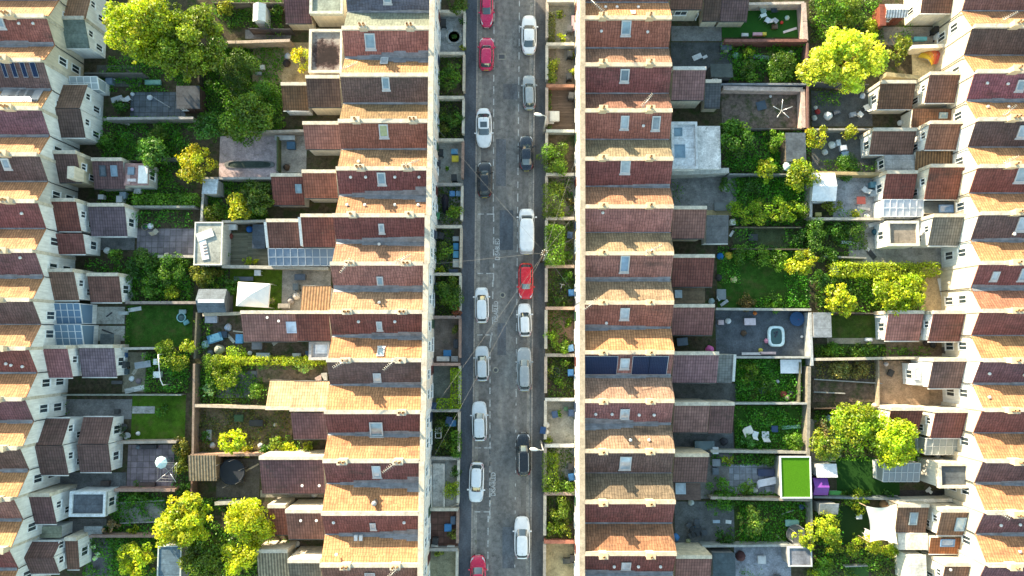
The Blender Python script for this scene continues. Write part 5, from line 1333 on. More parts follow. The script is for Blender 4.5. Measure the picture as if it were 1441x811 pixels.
BK = [
 (150, 167, 272, 166, 1.6, 0.25, 'stone', (0.34, 0.32, 0.30), 'grey garden wall along the lower side of the slate-grey patio', (0.4, 0.39, 0.38)),
 (118, 103, 200, 103, 1.7, 0.2, 'stone', (0.13, 0.13, 0.12), 'dark garden wall above the slate-grey patio under the big tree', None),
 (210, 222, 272, 224, 1.5, 0.2, 'stone', (0.12, 0.13, 0.12), 'dark garden wall between the round bush and the low clipped hedge', None),
 (180, 291, 274, 291, 1.3, 0.2, 'stone', (0.30, 0.30, 0.27), 'pale garden wall beneath the row of low round hedge bushes', (0.34, 0.35, 0.31)),
 (222, 361, 274, 361, 1.2, 0.25, 'stone', (0.46, 0.42, 0.36), 'cream garden wall along the lower side of the stone slab patio', (0.5, 0.46, 0.4)),
 (176, 426, 276, 426, 1.5, 0.25, 'brick', (0.30, 0.24, 0.21), 'brown garden wall along the top of the dark lawn', (0.36, 0.31, 0.27)),
 (162, 491, 236, 490, 1.4, 0.22, 'stone', (0.48, 0.46, 0.42), 'pale garden wall above the junk-strewn yard', (0.55, 0.53, 0.48)),
 (86, 556, 255, 556, 1.1, 0.12, 'stone', (0.28, 0.29, 0.24), 'thin garden wall between the junk-strewn yard and the bright green lawn', (0.34, 0.36, 0.3)),
 (165, 623, 248, 622, 1.6, 0.25, 'brick', (0.40, 0.33, 0.28), 'buff garden wall between the bright green lawn and the purple paved patio', (0.46, 0.40, 0.34)),
 (160, 690, 246, 690, 1.6, 0.28, 'brick', (0.36, 0.22, 0.18), 'red-brown garden wall along the lower side of the purple paved patio', (0.40, 0.27, 0.22)),
 (125, 755, 228, 755, 1.5, 0.22, 'brick', (0.30, 0.20, 0.16), 'brown garden wall below the pink flowering shrub', (0.34, 0.24, 0.2)),
 (168, 708, 230, 705, 0.35, 0.12, 'stone', (0.5, 0.5, 0.48), 'white edging kerb above the gravel bed', None),
 (168, 737, 220, 735, 0.35, 0.12, 'stone', (0.42, 0.42, 0.4), 'white edging kerb below the gravel bed', None),
 (276, 440, 273, 505, 1.4, 0.2, 'stone', (0.16, 0.15, 0.11), 'ivy-covered spine wall at the end of the dark lawn', None),
 (273, 512, 271, 640, 1.5, 0.2, 'brick', (0.26, 0.19, 0.14), 'brown spine wall at the end of the bare soil garden', (0.3, 0.23, 0.18)),
 (287, 252, 283, 312, 1.3, 0.22, 'stone', (0.38, 0.38, 0.36), 'grey spine wall at the end of the golden shrub garden', (0.45, 0.45, 0.42)),
 (277, 60, 279, 118, 1.6, 0.18, 'wood', (0.07, 0.06, 0.045), 'dark boundary wall beneath the big spreading tree', None),
 (271, 655, 268, 700, 1.3, 0.2, 'brick', (0.2, 0.12, 0.09), 'dark spine wall beside the timber-roofed shed', None),
 (306, 60, 408, 57, 1.7, 0.28, 'stone', (0.52, 0.38, 0.28), 'curving buff garden wall above the wild garden with dirt patch', (0.60, 0.47, 0.36)),
 (312, 187, 430, 184, 1.5, 0.25, 'stone', (0.42, 0.36, 0.30), 'buff garden wall along the top of the pinkish patio', (0.48, 0.42, 0.35)),
 (286, 251, 384, 251, 1.4, 0.22, 'stone', (0.44, 0.42, 0.39), 'pale garden wall below the pinkish patio', (0.5, 0.48, 0.45)),
 (312, 312, 376, 311, 1.5, 0.22, 'stone', (0.44, 0.41, 0.36), 'grey garden wall along the top of the timber deck', (0.5, 0.48, 0.44)),
 (312, 375, 462, 378, 1.5, 0.3, 'stone', (0.46, 0.42, 0.34), 'cream garden wall below the timber deck and glass lean-to', (0.54, 0.5, 0.42)),
 (285, 443, 342, 441, 1.5, 0.3, 'stone', (0.62, 0.52, 0.38), 'cream garden wall between the white gazebo and the junk yard', (0.66, 0.57, 0.43)),
 (273, 571, 378, 574, 1.5, 0.28, 'stone', (0.56, 0.46, 0.34), 'cream garden wall along the top of the bare soil garden', (0.62, 0.52, 0.4)),
 (268, 641, 370, 640, 1.5, 0.25, 'brick', (0.42, 0.26, 0.19), 'brick garden wall between the bare soil garden and the trampoline', (0.46, 0.31, 0.23)),
 (302, 709, 345, 707, 1.4, 0.3, 'stone', (0.42, 0.41, 0.37), 'pale garden wall below the dark patio with trampoline', (0.48, 0.47, 0.42)),
 (390, 192, 390, 240, 1.2, 0.18, 'stone', (0.12, 0.15, 0.07), 'mossy cross wall at the house end of the pinkish patio', None),
 (1018, 6, 1132, 4, 1.5, 0.25, 'stone', (0.62, 0.52, 0.46), 'pink-topped garden wall along the top of the artificial lawn', (0.66, 0.57, 0.5)),
 (1020, 57, 1136, 57, 1.6, 0.28, 'brick', (0.22, 0.09, 0.075), 'dark red garden wall along the lower side of the artificial lawn', (0.26, 0.12, 0.10)),
 (1131, 4, 1134, 57, 1.5, 0.45, 'stone', (0.60, 0.44, 0.38), 'pink and brown end wall of the artificial lawn garden', (0.62, 0.48, 0.42)),
 (1015, 118, 1136, 118, 1.6, 0.22, 'stone', (0.26, 0.27, 0.30), 'grey garden wall above the pink-walled bark garden', None),
 (1018, 124, 1130, 126, 1.3, 0.40, 'stone', (0.66, 0.50, 0.44), 'pink rendered wall along the top of the bark garden', (0.7, 0.55, 0.49)),
 (1130, 126, 1131, 180, 1.3, 0.40, 'stone', (0.64, 0.47, 0.40), 'pink rendered end wall of the bark garden', (0.68, 0.53, 0.46)),
 (1018, 181, 1130, 181, 0.9, 0.14, 'stone', (0.16, 0.15, 0.14), 'low dark wall along the lower side of the bark garden', None),
 (946, 243, 1026, 240, 2.2, 0.5, 'stone', (0.46, 0.46, 0.43), 'thick grey parapet wall below the white flat roof', (0.52, 0.52, 0.48)),
 (1026, 245, 1142, 245, 1.4, 0.15, 'stone', (0.30, 0.31, 0.30), 'thin grey garden wall below the lime-leaved tree', None),
 (1033, 320, 1128, 320, 1.0, 0.14, 'wood', (0.2, 0.18, 0.12), 'low timber edge between the lime hedge and the scrubby lawn', None),
 (1030, 350, 1140, 351, 1.2, 0.14, 'wood', (0.14, 0.12, 0.09), 'dark fence rail wall below the scrubby lawn', None),
 (1008, 435, 1142, 436, 1.5, 0.22, 'stone', (0.40, 0.40, 0.36), 'pale garden wall along the top of the dark wet patio', (0.46, 0.46, 0.42)),
 (1032, 503, 1140, 503, 1.5, 0.2, 'stone', (0.40, 0.41, 0.39), 'grey garden wall along the lower side of the dark wet patio', (0.46, 0.47, 0.44)),
 (1033, 568, 1140, 568, 1.5, 0.18, 'stone', (0.38, 0.39, 0.36), 'grey garden wall below the garden with white table', (0.44, 0.45, 0.42)),
 (1000, 635, 1140, 637, 1.5, 0.25, 'stone', (0.38, 0.36, 0.30), 'lichen-covered garden wall above the green-roofed garden room', (0.44, 0.42, 0.36)),
 (1000, 701, 1142, 704, 1.4, 0.25, 'stone', (0.42, 0.35, 0.27), 'buff garden wall below the green-roofed garden room', (0.5, 0.42, 0.33)),
 (988, 769, 1115, 768, 1.5, 0.2, 'stone', (0.36, 0.38, 0.36), 'pale garden wall above the grey concrete garage yard', (0.42, 0.44, 0.42)),
 (1137, 60, 1138, 180, 1.7, 0.2, 'brick', (0.17, 0.10, 0.09), 'dark brick spine wall beside the big yellow tree', None),
 (1140, 440, 1143, 515, 1.6, 0.25, 'stone', (0.44, 0.46, 0.46), 'white-topped spine wall beside the paddling pool patio', (0.5, 0.53, 0.54)),
 (1139, 516, 1137, 700, 1.6, 0.3, 'stone', (0.30, 0.27, 0.22), 'weathered spine wall beside the soil beds and green roof', (0.34, 0.31, 0.26)),
 (1142, 246, 1141, 306, 1.6, 0.25, 'stone', (0.44, 0.43, 0.40), 'grey spine wall behind the white gabled shed', (0.5, 0.48, 0.44)),
 (1142, 700, 1144, 770, 1.5, 0.2, 'stone', (0.30, 0.32, 0.28), 'grey-green spine wall beside the garage yard', None),
 (1127, 510, 1126, 566, 1.2, 0.12, 'wood', (0.18, 0.18, 0.12), 'thin timber screen beside the white table garden', None),
 (1284, 66, 1337, 64, 1.9, 0.35, 'render', (0.78, 0.72, 0.58), 'tall cream wall above the courtyard with the coloured windbreak', (0.78, 0.74, 0.64)),
 (1248, 104, 1296, 109, 1.6, 0.55, 'stone', (0.46, 0.40, 0.24), 'mossy broad wall below the courtyard with the coloured windbreak', None),
 (1140, 182, 1226, 182, 1.2, 0.18, 'stone', (0.34, 0.33, 0.30), 'thin wall behind the small golden bushes', (0.44, 0.43, 0.4)),
 (1143, 243, 1242, 245, 1.6, 0.3, 'brick', (0.46, 0.34, 0.16), 'yellow brick garden wall above the white gabled shed', (0.5, 0.38, 0.2)),
 (1141, 308, 1244, 308, 1.4, 0.25, 'stone', (0.52, 0.46, 0.36), 'cream garden wall below the white gabled shed patio', (0.6, 0.54, 0.44)),
 (1160, 361, 1220, 363, 1.0, 0.2, 'stone', (0.30, 0.30, 0.28), 'low grey wall below the leafy vegetable bed', None),
 (1146, 506, 1336, 503, 1.5, 0.25, 'stone', (0.56, 0.48, 0.36), 'long cream garden wall above the soil beds and dirt courtyard', (0.62, 0.55, 0.43)),
 (1237, 507, 1238, 572, 0.9, 0.15, 'stone', (0.44, 0.36, 0.26), 'short cross wall between the soil beds and the dirt courtyard', None),
 (1146, 534, 1242, 540, 0.45, 0.14, 'stone', (0.42, 0.41, 0.38), 'pale edging between the two soil beds', None),
 (1146, 552, 1190, 554, 0.45, 0.14, 'stone', (0.40, 0.39, 0.36), 'short pale edging below the lower soil bed', None),
 (1146, 700, 1268, 703, 1.3, 0.25, 'stone', (0.20, 0.24, 0.25), 'dark wall between the purple playhouse lawn and the sail shade garden', None),
 (1264, 706, 1345, 704, 1.7, 0.3, 'render', (0.72, 0.66, 0.54), 'cream rendered wall above the sail shade house', (0.74, 0.68, 0.58)),
 (1190, 798, 1222, 797, 0.8, 0.14, 'stone', (0.4, 0.4, 0.36), 'short low wall near the lower frame edge by the small lawn', None),
]
for r in BK:
    x0, y0, x1, y1, h, th, mt, c, lab, cp = r
    q_ = 1.0 if mt == 'render' else 0.82
    gwall(x0, y0, x1, y1, h * 0.9, max(.1, th * 0.8), mt, tuple(v * q_ for v in c), lab, cp and tuple(v * q_ for v in cp), cat='garden wall')
FN = [
 (1142, 115, 1222, 119, 1.5, (0.12, 0.11, 0.11), 'dark timber fence at the foot of the big yellow tree'),
 (1143, 440, 1235, 441, 1.3, (0.20, 0.17, 0.13), 'thin timber fence above the small lawn with grey shed'),
 (1146, 575, 1230, 576, 1.2, (0.12, 0.085, 0.06), 'brown timber fence behind the lime-green tree'),
 (350, 40, 408, 41, 1.5, (0.09, 0.085, 0.09), 'dark timber fence below the pale greenhouse'),
 (300, 4, 402, 4, 1.4, (0.17, 0.15, 0.12), 'timber fence above the pale greenhouse'),
 (170, 226, 210, 227, 1.4, (0.12, 0.12, 0.10), 'weathered fence above the cluttered flat roof'),
]
for r in FN: fence(*r)
TREES = [
 (206, 40, 60, 9.0, (0.25, 0.24, 0.014), 'big spreading tree with bright yellow-green crown above the slate-grey patio', dict(clumps=150, ry=52, leaf=0.13, dens=300, rr=(0.13, 0.26))),
 (266, 58, 54, 7.6, (0.125, 0.14, 0.013), 'shaded side of the big spreading tree, crown coloured darker green', dict(clumps=130, leaf=0.13, dens=280, ry=64, rr=(0.13, 0.27))),  # same big tree: shade on this side painted as darker leaf colour
 (348, 166, 38, 4.6, (0.10, 0.135, 0.015), 'olive-green leafy tree above the pinkish patio', dict(clumps=36)),
 (291, 178, 26, 4.0, DGRN, 'dark green tree beside the olive-green leafy tree', dict(clumps=22)),
 (276, 232, 27, 3.6, GOLD, 'golden tree at the corner of the pinkish patio', dict(clumps=28)),
 (214, 216, 27, 3.2, (0.085, 0.15, 0.035), 'fresh green round tree beside the low clipped hedge', dict(clumps=26)),
 (337, 291, 20, 3.0, GOLD, 'golden shrub tree in the dark lawn beside the small grey shed', dict(clumps=22)),
 (366, 278, 26, 2.8, (0.06, 0.085, 0.013), 'dark bushy tree touching the golden shrub tree', dict(clumps=24)),
 (330, 620, 19, 3.6, (0.36, 0.33, 0.012), 'small lime-yellow tree on the wall of the bare soil garden', dict(clumps=22)),
 (258, 733, 45, 5.2, (0.34, 0.29, 0.02), 'large golden-leaved tree beside the gravel bed', dict(clumps=62, leaf=0.13, rr=(0.13, 0.25))),
 (352, 734, 33, 4.6, (0.33, 0.29, 0.016), 'dense round golden tree beside the small red rear roof', dict(clumps=44)),
 (340, 786, 28, 4.2, (0.34, 0.30, 0.016), 'golden tree at the lower frame edge beside the tan corrugated roof', dict(clumps=28, rr=(0.18, 0.3))),
 (288, 786, 32, 3.6, (0.10, 0.115, 0.014), 'darker green tree between two golden trees at the lower frame edge', dict(clumps=30)),
 (193, 786, 27, 3.2, (0.32, 0.29, 0.018), 'yellow-leaved tree behind the hipped rear roof', dict(clumps=26, rr=(0.18, 0.3))),
 (1184, 86, 62, 8.0, (0.40, 0.36, 0.055), 'biggest bright yellow-green tree, beside the pink-walled bark garden', dict(clumps=170, ry=52, leaf=0.13, dens=300, rr=(0.11, 0.22))),
 (1262, 72, 20, 3.4, (0.13, 0.12, 0.018), 'olive-brown tree beside the biggest bright yellow tree', dict(clumps=20, ry=26)),
 (1167, 14, 24, 3.2, MGRN, 'green tree at the upper frame edge above the biggest yellow tree', dict(clumps=22)),
 (1036, 192, 27, 3.4, (0.06, 0.11, 0.014), 'mid-green tree beside the white flat-roofed wing', dict(clumps=26)),
 (1076, 240, 18, 2.8, LIME, 'lime-leaved young tree beside the thin grey garden wall', dict(clumps=18)),
 (1126, 246, 23, 3.4, (0.20, 0.20, 0.016), 'yellow-green tree touching the white gabled shed', dict(clumps=24)),
 (1130, 373, 22, 3.6, YEL, 'yellow-leaved tree above the dark lawn edge', dict(clumps=24)),
 (1182, 422, 27, 3.8, (0.33, 0.29, 0.02), 'airy yellow tree with open branches beside the grey shed', dict(clumps=34, rr=(0.13, 0.24))),
 (1262, 414, 42, 4.2, (0.26, 0.25, 0.016), 'wide lime-yellow tree against the salmon pink roof', dict(clumps=48, ry=28)),
 (1200, 592, 42, 4.2, (0.21, 0.22, 0.016), 'broad green and yellow tree behind the two soil beds', dict(clumps=50, ry=30)),
 (1257, 622, 36, 5.0, (0.27, 0.28, 0.014), 'round lime-green tree beside the dark red rear wing', dict(clumps=48, ry=40)),
 (1163, 630, 22, 3.0, (0.15, 0.16, 0.02), 'mixed green tree above the white flat shed', dict(clumps=22)),
 (1164, 741, 22, 3.2, (0.27, 0.25, 0.02), 'yellow-leaved tree below the small grey-roofed shed', dict(clumps=26, rr=(0.18, 0.3))),
 (1059, 737, 21, 2.8, (0.14, 0.16, 0.03), 'yellow-green leafy tree in the lower rough lawn', dict(clumps=22)),
 (1134, 757, 17, 3.0, LIME, 'lime bushy tree beside the torn trampoline', dict(clumps=16)),
]
for px, py, r, h, c, lab, kw in TREES: tree(px, py, r, h, c, lab, **kw)
BUSH = [
 (204, 366, 20, 2.0, (0.055, 0.10, 0.016), 'dark green bush below the stone slab patio'),
 (243, 381, 22, 2.2, (0.07, 0.125, 0.016), 'mid-green leafy bush beside the spine wall, above the dark lawn'),
 (214, 400, 20, 1.8, (0.08, 0.14, 0.018), 'fresh green bush just above the brown lawn wall'),
 (240, 412, 12, 1.4, LIME, 'small lime bush beside the blue-grey shed'),
 (161, 357, 11, 1.5, MGRN, 'small round green bush beside the extra red roof'),
 (186, 384, 16, 1.6, DGRN, 'dark low bush beside the rear wing end'),
 (242, 500, 22, 2.2, (0.17, 0.18, 0.015), 'yellow-green climber on the spine wall by the junk yard'),
 (262, 488, 13, 2.0, LIME, 'lime climber tip above the white clothes line'),
 (226, 578, 10, 0.9, LAWN, 'tuft of green plants on the bright lawn edge'),
 (256, 628, 14, 1.8, (0.13, 0.10, 0.02), 'brownish creeper on the wall corner of the bright lawn'),
 (257, 655, 12, 1.6, (0.16, 0.15, 0.02), 'yellowish creeper beside the timber-roofed shed'),
 (258, 690, 13, 1.5, DGRN, 'round dark green bush above the large golden tree'),
 (156, 742, 10, 1.3, (0.30, 0.16, 0.14), 'pink flowering shrub beside the gravel bed'),
 (185, 746, 8, 1.1, LIME, 'small round lime shrub below the gravel bed'),
 (190, 697, 18, 1.0, GRN, 'straggly green planting below the purple paved patio'),
 (151, 200, 16, 1.4, GRN, 'leafy low bush behind the dark two-storey wing'),
 (222, 187, 14, 1.6, (0.07, 0.10, 0.015), 'small olive bush below the slate-grey patio'),
 (168, 150, 12, 1.2, DGRN, 'dark bush in the corner of the slate-grey patio'),
 (330, 100, 36, 2.6, (0.045, 0.068, 0.012), 'wide dark bush beneath the big tree in the wild garden'),
 (364, 128, 26, 2.2, (0.06, 0.105, 0.014), 'green bush in the middle of the wild garden'),
 (425, 80, 17, 2.4, (0.36, 0.28, 0.02), 'yellow bush against the soot-stained wing'),
 (396, 172, 7, 1.2, MGRN, 'small round bush beside the white wall of the red wing'),
 (318, 12, 14, 1.6, (0.24, 0.20, 0.02), 'yellowish shrub left of the pale greenhouse'),
 (390, 14, 10, 1.2, GRN, 'green shrub in the grass beside the pale greenhouse'),
 (300, 298, 16, 1.4, (0.10, 0.12, 0.015), 'low olive bush below the small grey shed'),
 (325, 400, 14, 1.5, GRN, 'leafy bush between the blue-grey shed and gazebo'),
 (285, 389, 18, 1.8, OLV, 'olive brown bush above the blue-grey shed'),
 (302, 382, 10, 1.0, (0.13, 0.11, 0.02), 'brownish small bush beside the garden room'),
 (319, 516, 26, 1.8, (0.19, 0.20, 0.015), 'speckled yellow-green bush on the junk yard wall'),
 (298, 512, 18, 1.6, (0.13, 0.17, 0.014), 'green climber at the corner of the spine wall'),
 (362, 553, 14, 1.5, MGRN, 'green bush beside the tan rear roofs'),
 (292, 549, 9, 0.9, (0.40, 0.45, 0.36), 'white flowering clump at the slate-dark patio'),
 (300, 537, 14, 1.2, GRN, 'low green bush above the white flowering clump'),
 (348, 636, 9, 0.8, YEL, 'low yellow plant beneath the small lime-yellow tree'),
 (373, 631, 11, 1.0, GRN, 'low green plant in the soil garden'),
 (409, 633, 12, 1.1, (0.33, 0.30, 0.016), 'bright yellow shrub at the edge of the big purple-brown roof'),
 (391, 625, 12, 1.1, (0.16, 0.17, 0.02), 'olive shrub beside the bright yellow shrub'),
 (430, 632, 9, 1.0, LIME, 'round lime shrub close to the dark red wing'),
 (289, 615, 9, 0.8, (0.06, 0.10, 0.02), 'low plant in the bare soil garden near the spine wall'),
 (346, 369, 8, 0.9, LIME, 'lime shrub on the lower edge of the timber deck'),
 (358, 368, 6, 0.8, YEL, 'yellow shrub on the lower edge of the timber deck'),
 (318, 358, 7, 0.9, GRN, 'dark green pot shrub beside the garden room'),
 (427, 514, 12, 1.0, (0.50, 0.48, 0.26), 'cream flowering clump at the end of the yellow hedge'),
 (1098, 91, 26, 1.8, (0.07, 0.11, 0.015), 'leafy shrub mass above the pink rendered wall'),
 (1058, 98, 18, 1.6, (0.06, 0.095, 0.014), 'dark shrub above the pink rendered wall'),
 (1054, 74, 9, 1.2, LIME, 'small lime shrub below the artificial lawn'),
 (1089, 196, 16, 2.0, (0.11, 0.16, 0.015), 'bright green bush beside the dark square-roofed shed'),
 (1060, 262, 14, 1.3, DGRN, 'dark bush below the thin grey garden wall'),
 (1023, 258, 12, 1.2, GRN, 'weedy bush at the end of the grey concrete yard'),
 (1042, 300, 20, 2.0, (0.18, 0.21, 0.013), 'lime hedge bush nearest the slate wing roof'),
 (1070, 297, 20, 2.1, (0.17, 0.20, 0.013), 'second lime hedge bush above the scrubby lawn'),
 (1102, 298, 20, 2.1, (0.19, 0.22, 0.013), 'third lime hedge bush above the scrubby lawn'),
 (1128, 296, 16, 2.0, (0.14, 0.18, 0.013), 'last lime hedge bush, against the spine wall'),
 (1040, 358, 17, 1.4, (0.08, 0.135, 0.015), 'green bush beside the yellow toy, above the dark lawn'),
 (1068, 362, 17, 1.5, (0.09, 0.14, 0.015), 'green bush along the top of the dark lawn'),
 (1092, 366, 17, 1.6, (0.10, 0.16, 0.015), 'fresh green bush left of the yellow-leaved tree'),
 (1049, 426, 13, 0.7, (0.18, 0.10, 0.05), 'brown heap of cuttings at the corner of the dark lawn'),
 (1086, 426, 16, 1.0, (0.08, 0.14, 0.016), 'low green plants on the lower edge of the dark lawn'),
 (1055, 524, 14, 1.3, (0.10, 0.14, 0.012), 'lime-tinted bush beside the slate wing end'),
 (1075, 545, 13, 0.9, GRN, 'low bush near the scattered toys'),
 (1052, 621, 12, 1.0, (0.07, 0.15, 0.045), 'bluish green plant beneath the white garden chairs'),
 (1116, 623, 14, 1.4, MGRN, 'leafy bush at the wall above the green-roofed garden room'),
 (1025, 650, 8, 1.4, LIME, 'small lime shrub beside the dark rear roof'),
 (1082, 646, 12, 1.3, GRN, 'dark bush left of the green-roofed garden room'),
 (1052, 687, 13, 1.3, MGRN, 'fresh bush on the lower edge of the slab patio'),
 (1016, 699, 24, 1.3, (0.07, 0.15, 0.012), 'spreading ferny green plant on the wall by the rooflight'),
 (1018, 755, 13, 1.1, DGRN, 'dark bush in the lower concrete yard corner'),
 (1153, 190, 16, 2.2, (0.32, 0.27, 0.02), 'small golden round bush beside the dark square-roofed shed'),
 (1195, 186, 14, 1.8, (0.20, 0.18, 0.02), 'small olive-gold bush by the lower brown wing'),
 (1199, 18, 22, 2.0, (0.09, 0.11, 0.016), 'rough brown-green bush beneath the rusty shed'),
 (1228, 40, 13, 1.5, LIME, 'lime bush beside the rusty shed with a white top'),
 (1271, 60, 12, 1.6, (0.22, 0.22, 0.02), 'bright bush on the courtyard wall end'),
 (1171, 292, 13, 1.3, (0.17, 0.17, 0.018), 'yellow-green bush below the white gabled shed'),
 (1203, 302, 7, 0.8, YEL, 'tiny yellow bush on the cream patio wall'),
 (1192, 236, 20, 1.0, GRN, 'low strip of green plants above the yellow brick wall'),
 (1176, 326, 15, 1.3, GRN, 'leafy clump in the vegetable bed by the ivy'),
 (1202, 326, 15, 1.3, (0.065, 0.12, 0.02), 'leafy clump in the vegetable bed by the yard'),
 (1148, 326, 14, 1.6, (0.075, 0.13, 0.015), 'ivy column where the scrubby lawn meets the spine'),
 (1125, 335, 12, 1.2, DGRN, 'dark bush at the end of the scrubby lawn'),
 (1156, 395, 15, 1.6, DGRN, 'dark bush beneath the airy yellow tree'),
 (1165, 360, 14, 1.4, GRN, 'green bush at the start of the long yellow hedge'),
 (1172, 494, 14, 0.8, MGRN, 'low green plant on the rough grass strip'),
 (1214, 494, 16, 0.8, (0.08, 0.12, 0.02), 'low green plant strip above the long cream wall'),
 (1183, 521, 15, 0.9, (0.22, 0.17, 0.08), 'dry buff plants in the upper soil bed'),
 (1212, 524, 15, 0.8, (0.20, 0.14, 0.06), 'dry brown plants in the upper soil bed near the courtyard'),
 (1160, 603, 14, 1.0, (0.24, 0.16, 0.13), 'pinkish dry shrub beside the pale path'),
 (1191, 697, 7, 0.8, GRN, 'small round box bush beside the purple playhouse'),
 (1207, 706, 16, 1.2, (0.20, 0.22, 0.015), 'lime-yellow bush above the small dark lawn'),
 (1221, 697, 8, 0.9, GRN, 'round box bush on the white edging path'),
 (1250, 697, 7, 0.9, DGRN, 'round dark box bush near the conservatory'),
 (1175, 765, 14, 1.5, LIME, 'lime bush low on the spine wall by the garage'),
 (1200, 772, 16, 1.6, (0.25, 0.25, 0.018), 'yellow hedge bush below the small dark lawn'),
 (1228, 768, 17, 1.7, (0.28, 0.26, 0.018), 'yellow hedge bush below the sail shade'),
 (1252, 775, 14, 1.6, (0.24, 0.23, 0.018), 'yellow hedge bush against the lower cream building'),
 (1160, 795, 16, 1.4, (0.10, 0.15, 0.018), 'green bush at the lower frame edge by the garage yard'),
 (1146, 805, 10, 1.2, LIME, 'lime bush at the lower frame edge beside the garage'),
 (1172, 715, 0.1, 0.1, GRN, None),
]
for r in BUSH:
    if r[5] is None: continue
    bush(*r)
hedge(1175, 371, 1322, 387, 1.7, (0.24, 0.24, 0.016), 'long yellow-green hedge above the wide lime-yellow tree', ragged=0.25)
hedge(300, 504, 462, 512, 1.6, (0.26, 0.25, 0.018), 'long thin yellow hedge below the junk yard', ragged=0.2)
hedge(186, 274, 276, 288, 1.1, (0.10, 0.17, 0.02), 'low lumpy green hedge between the round tree and stone patio', ragged=0.22)
hedge(1143, 310, 1156, 352, 1.6, (0.055, 0.10, 0.016), 'dark ivy-like hedge beside the vegetable bed', ragged=0.25)
hedge(634, 519, 648, 575, 1.0, (0.20, 0.23, 0.012), 'clipped yellow-green hedge along the pavement beside the paved square', ragged=0.06)
hedge(614, 562, 634, 577, 1.0, (0.17, 0.21, 0.012), 'clipped yellow-green hedge across the end of the paved square', ragged=0.06)
hedge(769, 318, 793, 372, 1.5, (0.11, 0.17, 0.016), 'tall green hedge block in front of the lichen-mottled house', ragged=0.2)
hedge(767, 258, 792, 305, 1.2, (0.12, 0.14, 0.02), 'brown-tipped hedge beside the pavement', ragged=0.25)
hedge(766, 640, 784, 692, 1.2, (0.14, 0.17, 0.018), 'ragged pavement hedge forming the long arm of the L shape', ragged=0.22)
hedge(784, 680, 806, 692, 1.1, (0.10, 0.15, 0.016), 'short arm of the L-shaped hedge', ragged=0.2)
hedge(636, 608, 647, 643, 1.1, (0.08, 0.14, 0.016), 'narrow green hedge along the pavement by the overgrown plot', ragged=0.15)
hedge(773, 18, 780, 58, 0.9, (0.10, 0.09, 0.03), 'thin brown-green hedge beside the pale patio', ragged=0.15)
